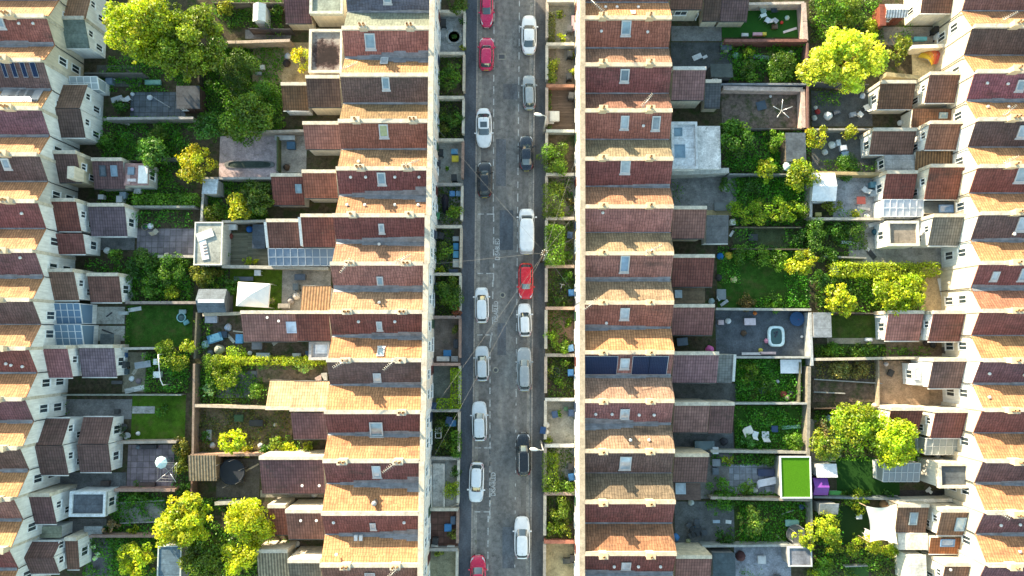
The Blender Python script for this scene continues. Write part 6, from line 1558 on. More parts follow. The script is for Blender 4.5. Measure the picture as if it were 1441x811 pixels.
FB = [
 (640, 4, 17, 1.8, (0.07, 0.10, 0.016), 'laurel bush in the plot at the upper frame edge'),
 (651, 31, 6, 1.0, DGRN, 'dark round shrub by the round flowerbed'),
 (652, 68, 6, 0.8, (0.19, 0.18, 0.03), 'yellowish shrub in the corner of the round flowerbed plot'),
 (639, 52, 4, 0.5, DGRN, 'small dark plant in the middle of the round flowerbed'),
 (632, 109, 20, 1.9, (0.065, 0.12, 0.014), 'dense green bush filling its small front plot'),
 (630, 172, 15, 1.5, (0.05, 0.085, 0.014), 'dark shrub between two front side walls'),
 (645, 168, 9, 1.4, (0.06, 0.11, 0.016), 'shrub against the pavement wall of the dark shrub plot'),
 (624, 182, 9, 1.2, (0.09, 0.09, 0.02), 'brownish shrub nearest the house in the dark shrub plot'),
 (629, 238, 4, 0.5, MGRN, 'tiny plant on the bin-filled concrete'),
 (641, 298, 12, 1.4, (0.12, 0.16, 0.016), 'yellow-green hedge bush beside the covered motorbike'),
 (623, 356, 14, 1.6, (0.08, 0.12, 0.016), 'rounded green bush beside the blue crates'),
 (618, 381, 8, 0.7, (0.24, 0.22, 0.02), 'low yellow plants below the blue crates'),
 (640, 398, 12, 1.6, (0.09, 0.11, 0.016), 'olive bush against the pavement wall above the red-flowered bush'),
 (628, 414, 20, 2.2, (0.06, 0.10, 0.014), 'large dark bush filling the red-flowered bush plot'),
 (642, 438, 9, 1.3, (0.22, 0.055, 0.05), 'red-flowered bush by the pavement'),
 (640, 464, 6, 1.0, (0.08, 0.08, 0.02), 'small shrub in the brown patio plot'),
 (625, 628, 11, 1.3, (0.09, 0.11, 0.016), 'bushy shrub below the blue garden table'),
 (620, 600, 10, 1.1, (0.06, 0.085, 0.014), 'dark shrub beside the white chair frames'),
 (637, 690, 14, 1.7, (0.19, 0.20, 0.02), 'yellow-green spiky shrub beside the white ramp'),
 (640, 665, 8, 1.2, (0.06, 0.10, 0.016), 'dark shrub at the upper end of the white ramp'),
 (637, 752, 8, 1.0, (0.12, 0.11, 0.03), 'olive shrub on the red-tiled patio'),
 (617, 778, 6, 0.8, (0.20, 0.19, 0.04), 'mossy clump at the mossy concrete plot'),
 (790, 53, 8, 1.2, (0.36, 0.31, 0.02), 'bright yellow shrub on the pale patio'),
 (789, 20, 8, 0.9, (0.12, 0.13, 0.02), 'low green shrub above the pale patio'),
 (779, 92, 11, 1.5, (0.24, 0.21, 0.03), 'tall yellow-flowering shrub by the pavement'),
 (777, 108, 9, 1.3, (0.15, 0.15, 0.02), 'yellow-green shrub below the yellow-flowering shrub'),
 (804, 76, 6, 1.0, (0.22, 0.20, 0.02), 'small yellow shrub by the front door path'),
 (805, 101, 5, 0.9, (0.34, 0.29, 0.04), 'pale yellow flowers beside the house wall'),
 (782, 219, 25, 2.4, (0.10, 0.135, 0.016), 'big spreading bush overhanging the pavement'),
 (802, 283, 7, 1.0, (0.12, 0.08, 0.03), 'brown shrub against the cream house front'),
 (799, 360, 7, 1.0, (0.10, 0.15, 0.018), 'fern-like shrub beside the tall green hedge'),
 (799, 390, 9, 1.2, GRN, 'green shrub by the parked bicycle'),
 (788, 424, 10, 1.3, (0.055, 0.085, 0.014), 'dark bush below the parked bicycle'),
 (774, 472, 11, 1.4, (0.14, 0.19, 0.016), 'bright green bush by the pavement, below the brick path'),
 (789, 488, 14, 1.4, (0.13, 0.18, 0.015), 'bright green spreading bush below the brick path'),
 (799, 456, 7, 1.0, (0.10, 0.13, 0.016), 'round shrub at the end of the brick path'),
 (795, 514, 8, 1.1, (0.10, 0.15, 0.02), 'green shrub above the dark pond'),
 (790, 539, 9, 1.0, (0.10, 0.15, 0.016), 'bright shrub below the dark pond'),
 (774, 521, 7, 0.8, (0.17, 0.18, 0.04), 'pale shrub by the pavement beside the dark pond'),
 (787, 582, 6, 0.6, MGRN, 'low plant on the pale gravel'),
 (772, 622, 7, 0.8, (0.16, 0.17, 0.02), 'yellow-green shrub at the corner of the pale gravel'),
 (787, 716, 17, 1.4, (0.12, 0.14, 0.018), 'overgrown green mass filling its front plot'),
 (778, 742, 11, 1.3, (0.17, 0.19, 0.018), 'round lime shrub in the overgrown plot'),
 (794, 745, 11, 1.2, (0.15, 0.16, 0.018), 'yellow-green shrub by the house in the overgrown plot'),
]
for r in FB: bush(*r)
g_ = W(17, 362, 5.2)
undergrowth([(140, 165, 275, 300), (175, 362, 275, 426), (205, 495, 268, 552), (150, 700, 235, 760), (120, 756, 230, 811), (150, 80, 270, 130)], (0.06, 0.145, 0.010), 0.5, 34)
undergrowth([(278, 60, 400, 186), (290, 258, 380, 312), (280, 376, 322, 440), (276, 510, 370, 570), (300, 0, 398, 40), (265, 700, 365, 811)], (0.07, 0.14, 0.010), 0.5, 34)
undergrowth([(278, 575, 410, 640)], (0.12, 0.10, 0.035), 0.35, 20)
undergrowth([(1026, 62, 1135, 116), (1024, 185, 1138, 244), (1030, 250, 1138, 318), (1010, 345, 1138, 365), (1034, 505, 1126, 566), (1034, 571, 1136, 634), (1000, 638, 1098, 655), (1000, 690, 1100, 702), (1040, 705, 1136, 766)], (0.055, 0.15, 0.010), 0.45, 30)
undergrowth([(1140, 0, 1240, 62), (1145, 310, 1218, 352), (1146, 375, 1296, 440), (1146, 486, 1246, 503), (1146, 577, 1290, 640), (1146, 770, 1262, 811), (1146, 705, 1180, 768)], (0.07, 0.10, 0.016), 0.45, 30)
undergrowth([(1148, 509, 1236, 533)], (0.17, 0.12, 0.05), 0.4, 26)
undergrowth([(612, 78, 652, 136), (612, 138, 652, 196), (612, 261, 650, 316), (612, 321, 640, 384), (768, 124, 776, 182), (768, 246, 806, 306), (768, 309, 806, 373), (768, 436, 806, 498), (768, 630, 806, 692), (612, 580, 646, 645), (768, 695, 806, 762), (770, 500, 806, 560), (770, 376, 806, 432), (770, 64, 784, 118), (614, 386, 648, 446)], (0.07, 0.10, 0.018), 0.4, 30)
undergrowth([(180, 365, 275, 424), (130, 700, 165, 715), (205, 497, 262, 550)], (0.07, 0.17, 0.012), 1.2, 24, 0.08)
undergrowth([(282, 66, 355, 182), (355, 120, 400, 182), (292, 256, 330, 308), (282, 380, 318, 404), (278, 512, 304, 568)], (0.075, 0.16, 0.012), 1.1, 26, 0.08)
undergrowth([(1030, 64, 1134, 114), (1030, 186, 1100, 242), (1040, 252, 1136, 284), (1012, 347, 1130, 366), (1104, 374, 1136, 432), (1036, 506, 1090, 564)], (0.06, 0.17, 0.012), 1.1, 24, 0.08)
undergrowth([(1148, 385, 1296, 440), (1148, 578, 1290, 648), (1148, 704, 1180, 766), (1146, 772, 1250, 800), (1146, 2, 1232, 58), (1150, 312, 1214, 350)], (0.08, 0.165, 0.012), 1.1, 22, 0.08)
undergrowth([(285, 575, 408, 638)], (0.10, 0.10, 0.03), 0.7, 9, 0.07)
undergrowth([(136, 104, 200, 120), (200, 168, 272, 220), (142, 186, 200, 222), (140, 298, 190, 320), (178, 300, 274, 322), (120, 366, 180, 384), (236, 492, 270, 552), (246, 625, 270, 690), (166, 692, 236, 706), (176, 738, 226, 754), (150, 758, 215, 800)], (0.05, 0.15, 0.012), 1.4, 20, 0.085)
undergrowth([(312, 62, 352, 116), (300, 118, 396, 150), (340, 256, 380, 308), (276, 448, 300, 500), (330, 510, 456, 520), (366, 545, 410, 570), (380, 612, 440, 640), (270, 702, 300, 720), (360, 758, 410, 776), (376, 36, 402, 56)], (0.075, 0.15, 0.012), 1.3, 20, 0.085)
undergrowth([(1012, 60, 1040, 84), (1014, 184, 1040, 236), (1034, 254, 1138, 292), (1032, 322, 1060, 346), (1100, 322, 1138, 348), (1012, 364, 1040, 400), (1060, 420, 1136, 434), (1098, 528, 1126, 566), (1036, 574, 1136, 598), (1036, 618, 1136, 634), (1030, 640, 1098, 654), (1040, 706, 1136, 730), (1036, 745, 1104, 766)], (0.065, 0.17, 0.012), 1.2, 20, 0.085)
undergrowth([(1146, 128, 1180, 150), (1146, 226, 1236, 242), (1178, 296, 1216, 306), (1150, 354, 1200, 372), (1200, 386, 1296, 440), (1146, 578, 1170, 648), (1180, 702, 1216, 712), (1146, 726, 1180, 768), (1264, 40, 1280, 62), (1146, 488, 1300, 500)], (0.095, 0.17, 0.012), 1.2, 20, 0.085)
undergrowth([(1006, 738, 1034, 766), (990, 692, 1034, 700), (1000, 706, 1034, 714), (946, 248, 960, 290), (1040, 797, 1070, 815), (84, 564, 100, 588), (176, 432, 186, 486)], (0.06, 0.12, 0.012), 0.7, 14, 0.08)
def superring(cx, a0, a1, b, z, n=28, e=3.2, zf=None):
    """rounded plan ring: from x=a0 (rear) to a1 (front), half width b"""
    pts = []
    m = (a0 + a1) / 2; L = (a1 - a0) / 2
    for i in range(n):
        t = 2 * math.pi * i / n
        c, s = math.cos(t), math.sin(t)
        x = m + L * math.copysign(abs(c) ** (2 / e), c); y = b * math.copysign(abs(s) ** (2 / e), s)
        pts.append((x, y, z if zf is None else zf(x, y)))
    return pts
def car(px, py, Lpx, Wpx, front, col, style, label, rot=0.0, sunroof=False, rails=None, group='cars parked along the kerb'):
    """front='U' nose towards the top of the photo, 'D' towards the bottom"""
    k = (CAM_H - 0.8) / FOC
    L = Lpx * k; Wd = Wpx * k * 0.97
    c = W(px, py, 0.8)
    t = thing('parked_van' if style == 'van' else 'parked_car', label, 'van' if style == 'van' else 'car', (c[0], c[1], ZR), group)
    t.rotation_euler = (0, 0, (math.pi / 2 if front == 'U' else -math.pi / 2) + rot)
    def put(mb, name, mat, parent, color=None):
        o = mb.build(name, mat, None, color, None, (0, 0, 0)); o.parent = parent; return o
    H = {'hatch': 1.46, 'sedan': 1.44, 'suv': 1.66, 'estate': 1.48, 'van': 2.05, 'mpv': 1.62}[style]
    zb = {'suv': 1.02, 'van': 1.12, 'mpv': 1.0}.get(style, 0.92)      # belt line
    hoodL = {'hatch': .255, 'sedan': .27, 'suv': .27, 'estate': .27, 'van': .15, 'mpv': .20}[style] * L
    wsL = {'hatch': .165, 'sedan': .165, 'suv': .14, 'estate': .155, 'van': .125, 'mpv': .18}[style] * L
    rearL = {'hatch': .10, 'sedan': .15, 'suv': .08, 'estate': .09, 'van': .02, 'mpv': .08}[style] * L      # sloping rear glass, plan length
    bootL = {'hatch': .03, 'sedan': .14, 'suv': .03, 'estate': .03, 'van': .01, 'mpv': .03}[style] * L
    f, r, b = L / 2, -L / 2, Wd / 2
    def deck(x, y):      # height of bonnet / boot surface
        u = (x - (f - hoodL)) / hoodL
        z = zb
        if u > 0: z = zb - 0.06 * u - 0.16 * u * u * u
        v = ((r + bootL + rearL) - x) / max(0.2, bootL + rearL)
        if v > 0: z = zb - 0.02 * v - 0.05 * v ** 3
        return z - 0.05 * (abs(y) / b) ** 4
    e = 5.5 if style == 'van' else (3.6 if style == 'sedan' else 4.6)
    low = superring(0, r + .06, f - .08, b - .05, 0.20, e=e)
    s1 = superring(0, r + .01, f - .02, b - .01, 0.42, e=e)
    s2 = superring(0, r, f, b, 0.62, e=e)
    s3 = superring(0, r + .02, f - .04, b - .015, 0.78, e=e, zf=lambda x, y: min(0.80, deck(x, y) - .06))
    s4 = superring(0, r + .07, f - .12, b - .06, 0.9, e=e, zf=lambda x, y: deck(x, y) - .008)
    rings = [low, s1, s2, s3, s4]
    for q in (0.8, 0.6, 0.4, 0.2):
        rings.append([(x * q + 0 * (1 - q), y * q, deck(x * q, y * q) + 0.012 * (1 - q)) for x, y, z in s4])
    mb = MB(); mb.rings(rings)
    body = put(mb, 'body', 'carpaint', t, col)
    g0, g1 = r + bootL + 0.02, f - hoodL            # base ends
    t0, t1 = g0 + rearL, g1 - wsL                   # roof ends
    if style == 'van': wb, wt = b - .05, b - .12
    elif style in ('suv', 'mpv'): wb, wt = b - .10, b - .24
    else: wb, wt = b - .11, b - .27
    eg = 5.5 if style == 'van' else 5.0
    def gr(u):      # u 0 at belt .. 1 at the roof edge
        uu = u ** 1.08
        return superring(0, g0 + (t0 - g0) * uu, g1 + (t1 - g1) * uu, wb + (wt - wb) * u ** 1.2, zb - 0.05 + (H - 0.06 - zb + 0.05) * u, n=40, e=eg)
    R0 = [gr(u) for u in (0, .2, .4, .6, .8, .93)]
    rt = superring(0, t0 + .03, t1 - .03, wt - .02, H - .035, n=40, e=eg)
    m = (t0 + t1) / 2
    R0.append(rt)
    for q in (.85, .6, .3):
        R0.append([(m + (x - m) * q, y * q, H - .035 + .035 * (1 - q * q)) for x, y, z in rt])
    mb = MB(); mb.rings(R0)
    put(mb, 'cabin', 'carpaint', t, col)
    def patch_front(front_side, u0, u1, half, name):
        rows = []
        for i in range(7):
            u = u0 + (u1 - u0) * i / 6
            uu = u ** 1.08
            xs = (g1 + (t1 - g1) * uu) if front_side else (g0 + (t0 - g0) * uu)
            w = (wb + (wt - wb) * u ** 1.2) * half
            z = zb - 0.05 + (H - 0.06 - zb + 0.05) * u
            a0, a1 = g0 + (t0 - g0) * uu, g1 + (t1 - g1) * uu
            Lh = (a1 - a0) / 2; mm = (a0 + a1) / 2; bb = wb + (wt - wb) * u ** 1.2
            row = []
            for j in range(9):
                y = -w + 2 * w * j / 8
                x = Lh * max(0.0, 1 - (abs(y) / bb) ** eg) ** (1 / eg)
                x = mm + x if front_side else mm - x
                row.append((x + (.012 if front_side else -.012), y, z + .008))
            rows.append(row)
        mb = MB(); mb.grid(rows if front_side else [q[::-1] for q in rows])
        put(mb, name, 'carglass', t)
    patch_front(True, .16, .93, .90, 'windscreen')
    if style != 'van': patch_front(False, .22 if style != 'sedan' else .1, .92, .86, 'rear_window')
    for s in (1, -1):
        rows = []
        for i in range(5):
            u = .22 + (.90 - .22) * i / 4; uu = u ** 1.08
            a0, a1 = g0 + (t0 - g0) * uu, g1 + (t1 - g1) * uu
            bb = wb + (wt - wb) * u ** 1.2
            z = zb - 0.05 + (H - 0.06 - zb + 0.05) * u
            x0 = a0 + .25 if style != 'van' else a1 - 1.0
            x1 = a1 - .22
            Lh = (a1 - a0) / 2; mm = (a0 + a1) / 2
            row = []
            for j in range(9):
                x = x0 + (x1 - x0) * j / 8
                y = bb * max(0.0, 1 - (abs(x - mm) / Lh) ** eg) ** (1 / eg)
                row.append((x, s * (y + .010), z + .004))
            rows.append(row)
        mb = MB(); mb.grid(rows if s < 0 else [q[::-1] for q in rows])
        put(mb, 'side_window', 'carglass', t)
    for xw in (f - .20 * L, r + .19 * L):
        for s in (1, -1):
            mb = MB(); rr_ = .33 if style not in ('suv', 'van') else .36
            n = 18; rings = []
            for yy, q in ((-.1, .86), (-.085, .97), (-.05, 1), (.05, 1), (.085, .97), (.1, .86)):
                rings.append([(xw + rr_ * q * math.cos(2 * math.pi * j / n), s * (b - .10) + yy, rr_ + rr_ * q * math.sin(2 * math.pi * j / n)) for j in range(n)])
            mb.rings(rings); w = put(mb, 'wheel', 'rubber', t)
            mb = MB()
            mb.rings([[(xw + q * rr_ * math.cos(2 * math.pi * j / n), s * (b - .10 + yy), rr_ + q * rr_ * math.sin(2 * math.pi * j / n)) for j in range(n)] for yy, q in ((.06, .62), (.104, .60), (.108, .2))])
            put(mb, 'rim', 'metal', w, (.5, .5, .52))
    for s in (1, -1):
        def lamp(front_, y0, y1, x_in, zc, dz):
            rows = []
            for i in range(4):
                row = []
                for j in range(5):
                    y = y0 + (y1 - y0) * j / 4
                    Lh = L / 2 - .05; x = Lh * (max(0.0, 1 - (abs(y) / (b - .02)) ** e)) ** (1 / e) + .015
                    x -= x_in * i / 3 * (1.0)
                    z = (deck(x if front_ else -x, y) + .012) if i > 0 else zc - dz
                    row.append((x if front_ else -x, s * y, z))
                rows.append(row)
            flip = (s > 0) == front_
            mb = MB(); mb.grid(rows if not flip else [q[::-1] for q in rows]); return mb
        mb = lamp(True, b * .56, b * .90, .22, .72, .1); put(mb, 'headlight', 'lampglass', t, (.55, .57, .58))
        mb = lamp(False, b * .62, b * .92, .12, .80, .15); put(mb, 'tail_light', 'lampglass', t, (.30, .012, .012))
        mb = MB()
        mx = g1 - .30
        mb.rings([[(mx + dx * q, s * (wb + .06 + yy), zb + .06 + dz * q) for dx, dz in ((-.06, -.07), (.07, -.07), (.09, .04), (-.04, .08))][::(1 if s < 0 else -1)] for yy, q in ((0, .5), (.05, .9), (.16, 1), (.21, .75))])
        put(mb, 'wing_mirror', 'carpaint', t, col)
    mb = MB(); mb.rbox(f - .012, 0, .03, .50, .40, .51); put(mb, 'number_plate', 'plain', t, (.7, .7, .68))
    mb = MB(); mb.rbox(r + .012, 0, .03, .50, .60, .71); put(mb, 'number_plate', 'plain', t, (.7, .6, .1))
    mb = MB(); mb.rbox(f - .05, 0, .07, b * 1.0, .24, .38); put(mb, 'grille', 'rubber', t)
    if sunroof:
        mb = MB(); rows = [[(x, y, H + .004) for y in np.linspace(-wt * .62, wt * .62, 5)] for x in np.linspace(t0 + .40 * (t1 - t0), t0 + .92 * (t1 - t0), 6)]
        mb.grid([q[::-1] for q in rows]); put(mb, 'sunroof', 'carglass', t)
    if rails:
        for s in (1, -1):
            mb = MB(); mb.tube([(t0 + .1, s * (wt - .04), H - .05), (t0 + .2, s * (wt - .04), H + .02), (t1 - .2, s * (wt - .04), H + .02), (t1 - .1, s * (wt - .04), H - .05)], .025, 6)
            put(mb, 'roof_rail', 'metal', t, rails)
    mb = MB(); mb.tube([(t0 + .25, 0, H - .02), (t0 + .02, 0, H + .14)], .008, 4); put(mb, 'antenna', 'rubber', t)
    if style == 'van':
        mb = MB(); mb.rbox(r + .03, 0, .03, .02, .5, H - .2); mb.rbox(r + .10, 0, .05, Wd * .80, H - .07, H - .02); put(mb, 'rear_door', 'plain', t, (.35, .36, .37))
        for x in (-.28, -.1, .08):
            mb = MB(); mb.rbox(x * L, 0, .05, wt * 1.7, H - .01, H + .012); put(mb, 'roof_rib', 'carpaint', t, col)
    return t
MAG = (0.55, 0.010, 0.085); REDC = (0.62, 0.008, 0.018); WH = (0.78, 0.79, 0.80); SILV = (0.52, 0.56, 0.59); GRY = (0.30, 0.34, 0.36); BLK = (0.010, 0.012, 0.016)
CARS = [
 (684.8, 9.5, 58, 20, 'D', MAG, 'sedan', 'magenta saloon cut by the upper frame edge', 0.0, {}),
 (684.5, 74.5, 49, 22.5, 'U', MAG, 'hatch', 'magenta hatchback parked nose to nose with the magenta saloon', -0.02, {}),
 (680.8, 179, 57.5, 24, 'D', WH, 'sedan', 'white saloon with dark sunroof opposite the dark blue car', 0.02, dict(sunroof=True)),
 (682, 252, 53, 21.5, 'U', BLK, 'hatch', 'black hatchback behind the white saloon with sunroof', 0.0, {}),
 (678, 429.5, 51, 20.5, 'U', WH, 'mpv', 'tall white hatchback beside the round pale manhole cover', 0.02, {}),
 (678.3, 512, 49.5, 20.5, 'U', SILV, 'hatch', 'silver hatchback between the tall white hatchback and the pale silver estate', 0.02, {}),
 (674.6, 593.5, 55, 22, 'U', (0.62, 0.66, 0.69), 'estate', 'pale silver estate beside the clipped yellow hedge', 0.02, {}),
 (670.3, 679.5, 55, 21.5, 'D', (0.74, 0.77, 0.80), 'hatch', 'white hatchback with red tail lights inside the lowest disabled bay', -0.03, {}),
 (672.5, 811, 53, 22.5, 'U', (0.58, 0.010, 0.06), 'hatch', 'crimson hatchback cut by the lower frame edge', 0.02, {}),
 (744.6, 47.5, 59, 23, 'U', WH, 'sedan', 'white saloon with dark rear window opposite the magenta hatchback', 0.0, {}),
 (744.8, 129, 51.5, 19.5, 'U', GRY, 'hatch', 'grey hatchback parked near the upper street lamp', 0.02, {}),
 (740.8, 214.5, 53, 21.5, 'U', (0.012, 0.02, 0.035), 'sedan', 'dark blue saloon beside the big spreading bush', 0.01, {}),
 (741.2, 325.3, 66, 23.5, 'U', WH, 'van', 'white panel van parked by the telegraph pole', 0.0, {}),
 (740, 395.5, 51.5, 22, 'D', REDC, 'hatch', 'bright red hatchback parked behind the white van', 0.0, {}),
 (738.5, 450.5, 47, 20, 'U', WH, 'hatch', 'small white hatchback behind the bright red hatchback', 0.03, {}),
 (738, 520, 61.5, 21.5, 'U', GRY, 'estate', 'long grey estate behind the small white hatchback', 0.01, {}),
 (736.8, 640, 59.5, 21, 'U', BLK, 'suv', 'black sport utility car with silver roof rails by the lower street lamp', 0.01, dict(rails=(0.6, 0.62, 0.64))),
 (734.8, 758, 57, 22.5, 'U', WH, 'hatch', 'white car parked alone below the black sport utility car', 0.0, {}),
]
for px, py, L, w, f, c, st, lab, rot, kw in CARS: car(px, py, L, w, f, c, st, lab, rot, **kw)
def street_lamp(bx, by, hx, hy, label):
    h = 5.6
    a = W(bx, by, h); e = W(hx, hy, h); a = (a[0], a[1], 0)
    t = thing('street_lamp', label, 'street lamp', (a[0], a[1], 0))
    mb = MB(); mb.lathe(a[0], a[1], [(0.11, -0.1), (0.11, 0.9), (0.075, 1.0), (0.055, h - 0.1)], 10); mb.build('post', 'metal', t, (0.5, 0.49, 0.45))
    mb = MB(); mb.tube([(a[0], a[1], h - 0.3), (a[0] * .7 + e[0] * .3, a[1] * .7 + e[1] * .3, h + .05), (e[0], e[1], h + .08)], 0.04, 8); mb.build('arm', 'metal', t, (0.6, 0.58, 0.52))
    d = Vector((e[0] - a[0], e[1] - a[1], 0)).normalized(); n = Vector((-d.y, d.x, 0)); cen = Vector(e) + Vector((0, 0, .08))
    R_ = []
    for s, w, zt, zb2 in ((-.3, .05, .04, -.02), (-.1, .14, .08, -.05), (.2, .17, .09, -.06), (.42, .13, .07, -.05), (.5, .04, .02, -.02)):
        p = cen + d * s
        R_.append([tuple(p + n * w + Vector((0, 0, 0))), tuple(p + n * w * .6 + Vector((0, 0, zt))), tuple(p - n * w * .6 + Vector((0, 0, zt))), tuple(p - n * w), tuple(p - n * w * .6 + Vector((0, 0, zb2))), tuple(p + n * w * .6 + Vector((0, 0, zb2)))])
    mb = MB(); mb.rings(R_); mb.build('lamp_head', 'plain', t, (0.78, 0.75, 0.68))
street_lamp(768.6, 163.5, 759, 162, 'street lamp reaching over the pavement by the brown decking plot')
street_lamp(764.5, 634, 753, 632.5, 'street lamp reaching toward the black sport utility car')
PT = W(766.3, 355.5, 7.6); PB = (PT[0] + 0.0, PT[1], 0)
t = thing('telegraph_pole', 'wooden telegraph pole with fanned wires beside the white van', 'telegraph pole', PB)
mb = MB(); mb.lathe(PB[0], PB[1], [(0.15, -0.2), (0.12, 4), (0.095, 7.75), (0.03, 7.8)], 10); mb.build('post', 'bark', t)
mb = MB(); mb.rbox(PB[0], PB[1], 0.9, 0.09, 7.3, 7.4, 0.5); mb.rbox(PB[0], PB[1], 0.5, 0.09, 7.05, 7.14, -0.9); mb.build('crossarm', 'wood', t, (0.3, 0.25, 0.18))
mb = MB()
for i in range(8):
    a = i / 8 * 6.28; mb.lathe(PB[0] + .25 * math.cos(a), PB[1] + .25 * math.sin(a), [(.03, 7.4), (.05, 7.46), (.03, 7.55)], 6)
mb.build('insulator', 'plain', t, (0.7, 0.68, 0.62))
mb = MB(); mb.rbox(PB[0] + .14, PB[1], .16, .3, 2.2, 2.7); mb.build('junction_box', 'plain', t, (0.3, 0.3, 0.3))
def cable(qx, qy, hq, label, r=0.007):
    q = W(qx, qy, hq)
    mb = MB(); pts = []
    for i in range(15):
        f = i / 14; sag = 0.35 * 4 * f * (1 - f)
        pts.append((PT[0] + (q[0] - PT[0]) * f, PT[1] + (q[1] - PT[1]) * f, 7.45 + (q[2] - 7.45) * f - sag))
    mb.tube(pts, r, 5)
    o = mb.build('overhead_wire', 'plain', None, (0.25, 0.24, 0.22), org=pts[0]); tag(o, label, 'overhead wire', 'wires fanning from the telegraph pole')
for qx, qy, hq, lab in ((606, 170, 5.6, 'overhead wire crossing the road above the black hatchback'), (603, 372, 5.6, 'overhead wire running level across the road below the white van'), (600, 662, 5.8, 'overhead wire slanting down over the silver hatchback to the white ramp house'), (599, 590, 5.8, 'overhead wire slanting across the road to the clipped hedge house'), (818, 290, 6.2, 'short overhead wire to the house with broken lead valley'), (818, 426, 6.2, 'short overhead wire down to the brick path house'), (818, 330, 6.2, 'short overhead wire to the lichen-mottled house'), (818, 200, 6.2, 'overhead wire running over the big spreading bush')):
    cable(qx, qy, hq, lab)
def G(px, py): 
    p = W(px, py, 0); return p[0], p[1]
K0 = CAM_H / FOC
def wheelie_bin(px, py, col, label, a=0.0, lid=None):
    x, y = G(px, py); t = thing('wheelie_bin', label, 'bin', (x, y, 0))
    mb = MB(); mb.rbox(x, y, .52, .6, .06, .92, a, taper=.82); mb.build('bin_body', 'plain', t, col)
    mb = MB(); mb.rbox(x, y, .58, .68, .922, .98, a); mb.rbox(x, y, .4, .5, .98, 1.01, a); mb.build('lid', 'plain', t, lid or col)
    for s in (1, -1):
        mb = MB(); cx, cy = x + math.cos(a) * s * .24 - math.sin(a) * -.28, y + math.sin(a) * s * .24 + math.cos(a) * -.28
        mb.tube([(cx - .03 * math.cos(a), cy - .03 * math.sin(a), .1), (cx + .03 * math.cos(a), cy + .03 * math.sin(a), .1)], .1, 10); mb.build('wheel', 'rubber', t)
def crate(px, py, w, d, h, col, label, a=0.0, name='storage_box', cat='box'):
    x, y = G(px, py); w *= K0; d *= K0; t = thing(name, label, cat, (x, y, 0))
    mb = MB(); mb.rbox(x, y, w, d, .02, h, a, taper=.93); mb.build('box_body', 'plain', t, col)
    mb = MB(); mb.rbox(x, y, w + .05, d + .05, h + .002, h + .05, a); mb.rbox(x, y, w * .8, d * .8, h + .05, h + .075, a); mb.build('lid', 'plain', t, col)
def pot_plant(px, py, r, h, pc, lc, label):
    x, y = G(px, py); t = thing('potted_plant', label, 'potted plant', (x, y, 0))
    mb = MB(); mb.lathe(x, y, [(r * .7, 0), (r * .95, .3 * h), (r, .42 * h), (r * .9, .42 * h), (r * .85, .36 * h)], 14); mb.build('pot', 'stone', t, pc)
    C, Rr = crown_clumps(r * 1.3, r * 1.3, h * .4, 6, r * .5, r * .8, int(px * 7 + py))
    P, N, T = clump_points(C, Rr, 900); P[:, 2] += h * .7
    o = bpy.data.objects.new('foliage', leaf_mesh('foliage', P, N, .06 * rng.uniform(.7, 1.3, len(P)), T)); COL.objects.link(o); o.parent = t; o.color = (*lc, 1)
def table(px, py, w, d, col, label, a=0.0, round_=False, h=.73):
    x, y = G(px, py); w *= K0; d *= K0; t = thing('garden_table', label, 'table', (x, y, 0))
    mb = MB()
    if round_: mb.lathe(x, y, [(w / 2 - .02, h - .04), (w / 2, h - .02), (w / 2, h), (.02, h + .004)], 24)
    else: mb.rbox(x, y, w, d, h - .04, h, a)
    mb.build('tabletop', 'plain', t, col)
    for sx in (1, -1):
        for sy in (1, -1):
            q = (sx * w * .36, sy * d * .36); cx = x + q[0] * math.cos(a) - q[1] * math.sin(a); cy = y + q[0] * math.sin(a) + q[1] * math.cos(a)
            mb = MB(); mb.tube([(cx, cy, 0), (cx, cy, h - .04)], .025, 6); mb.build('leg', 'plain', t, col)
def chair(px, py, col, label, a=0.0, s=1.0, lounge=False):
    x, y = G(px, py); t = thing('sun_lounger' if lounge else 'garden_chair', label, 'sun lounger' if lounge else 'chair', (x, y, 0))
    ca, sa = math.cos(a), math.sin(a); L = 1.25 if lounge else .46
    P = lambda u, v: (x + (u * ca - v * sa) * s, y + (u * sa + v * ca) * s)
    mb = MB(); c = P(0, 0); mb.rbox(c[0], c[1], L * s, .5 * s, .40, .45, a); mb.build('seat', 'plain', t, col)
    p = [P(-L / 2, -.24), P(-L / 2, .24), P(-L / 2 - .22, .24), P(-L / 2 - .22, -.24)]
    mb = MB(); q = [(*p[0], .44), (*p[1], .44), (*p[2], .92), (*p[3], .92)]
    mb.face(q); mb.face([(a_[0] - .04 * ca, a_[1] - .04 * sa, a_[2]) for a_ in q][::-1]); mb.build('backrest', 'plain', t, col)
    for su in (1, -1):
        for sv in (1, -1):
            f = P(su * (L / 2 - .04), sv * .21); mb = MB(); mb.tube([(*f, 0), (*f, .41)], .022, 5); mb.build('leg', 'plain', t, col)
def plank(px0, py0, px1, py1, w, col, label, name='timber_plank', cat='plank', z=.06, mat='wood'):
    a = W(px0, py0, 0); b = W(px1, py1, 0); L = math.hypot(b[0] - a[0], b[1] - a[1]); an = math.atan2(b[1] - a[1], b[0] - a[0])
    mb = MB(); cx, cy = (a[0] + b[0]) / 2, (a[1] + b[1]) / 2
    mb.rbox(cx, cy, L, w, .02, z, an)
    for f in (-.3, .3): mb.rbox(cx + L * f * math.cos(an), cy + L * f * math.sin(an), .09, w * .96, z + .002, z + .03, an)
    o = mb.build(name, mat, None, col, org=(cx, cy, 0)); tag(o, label, cat)
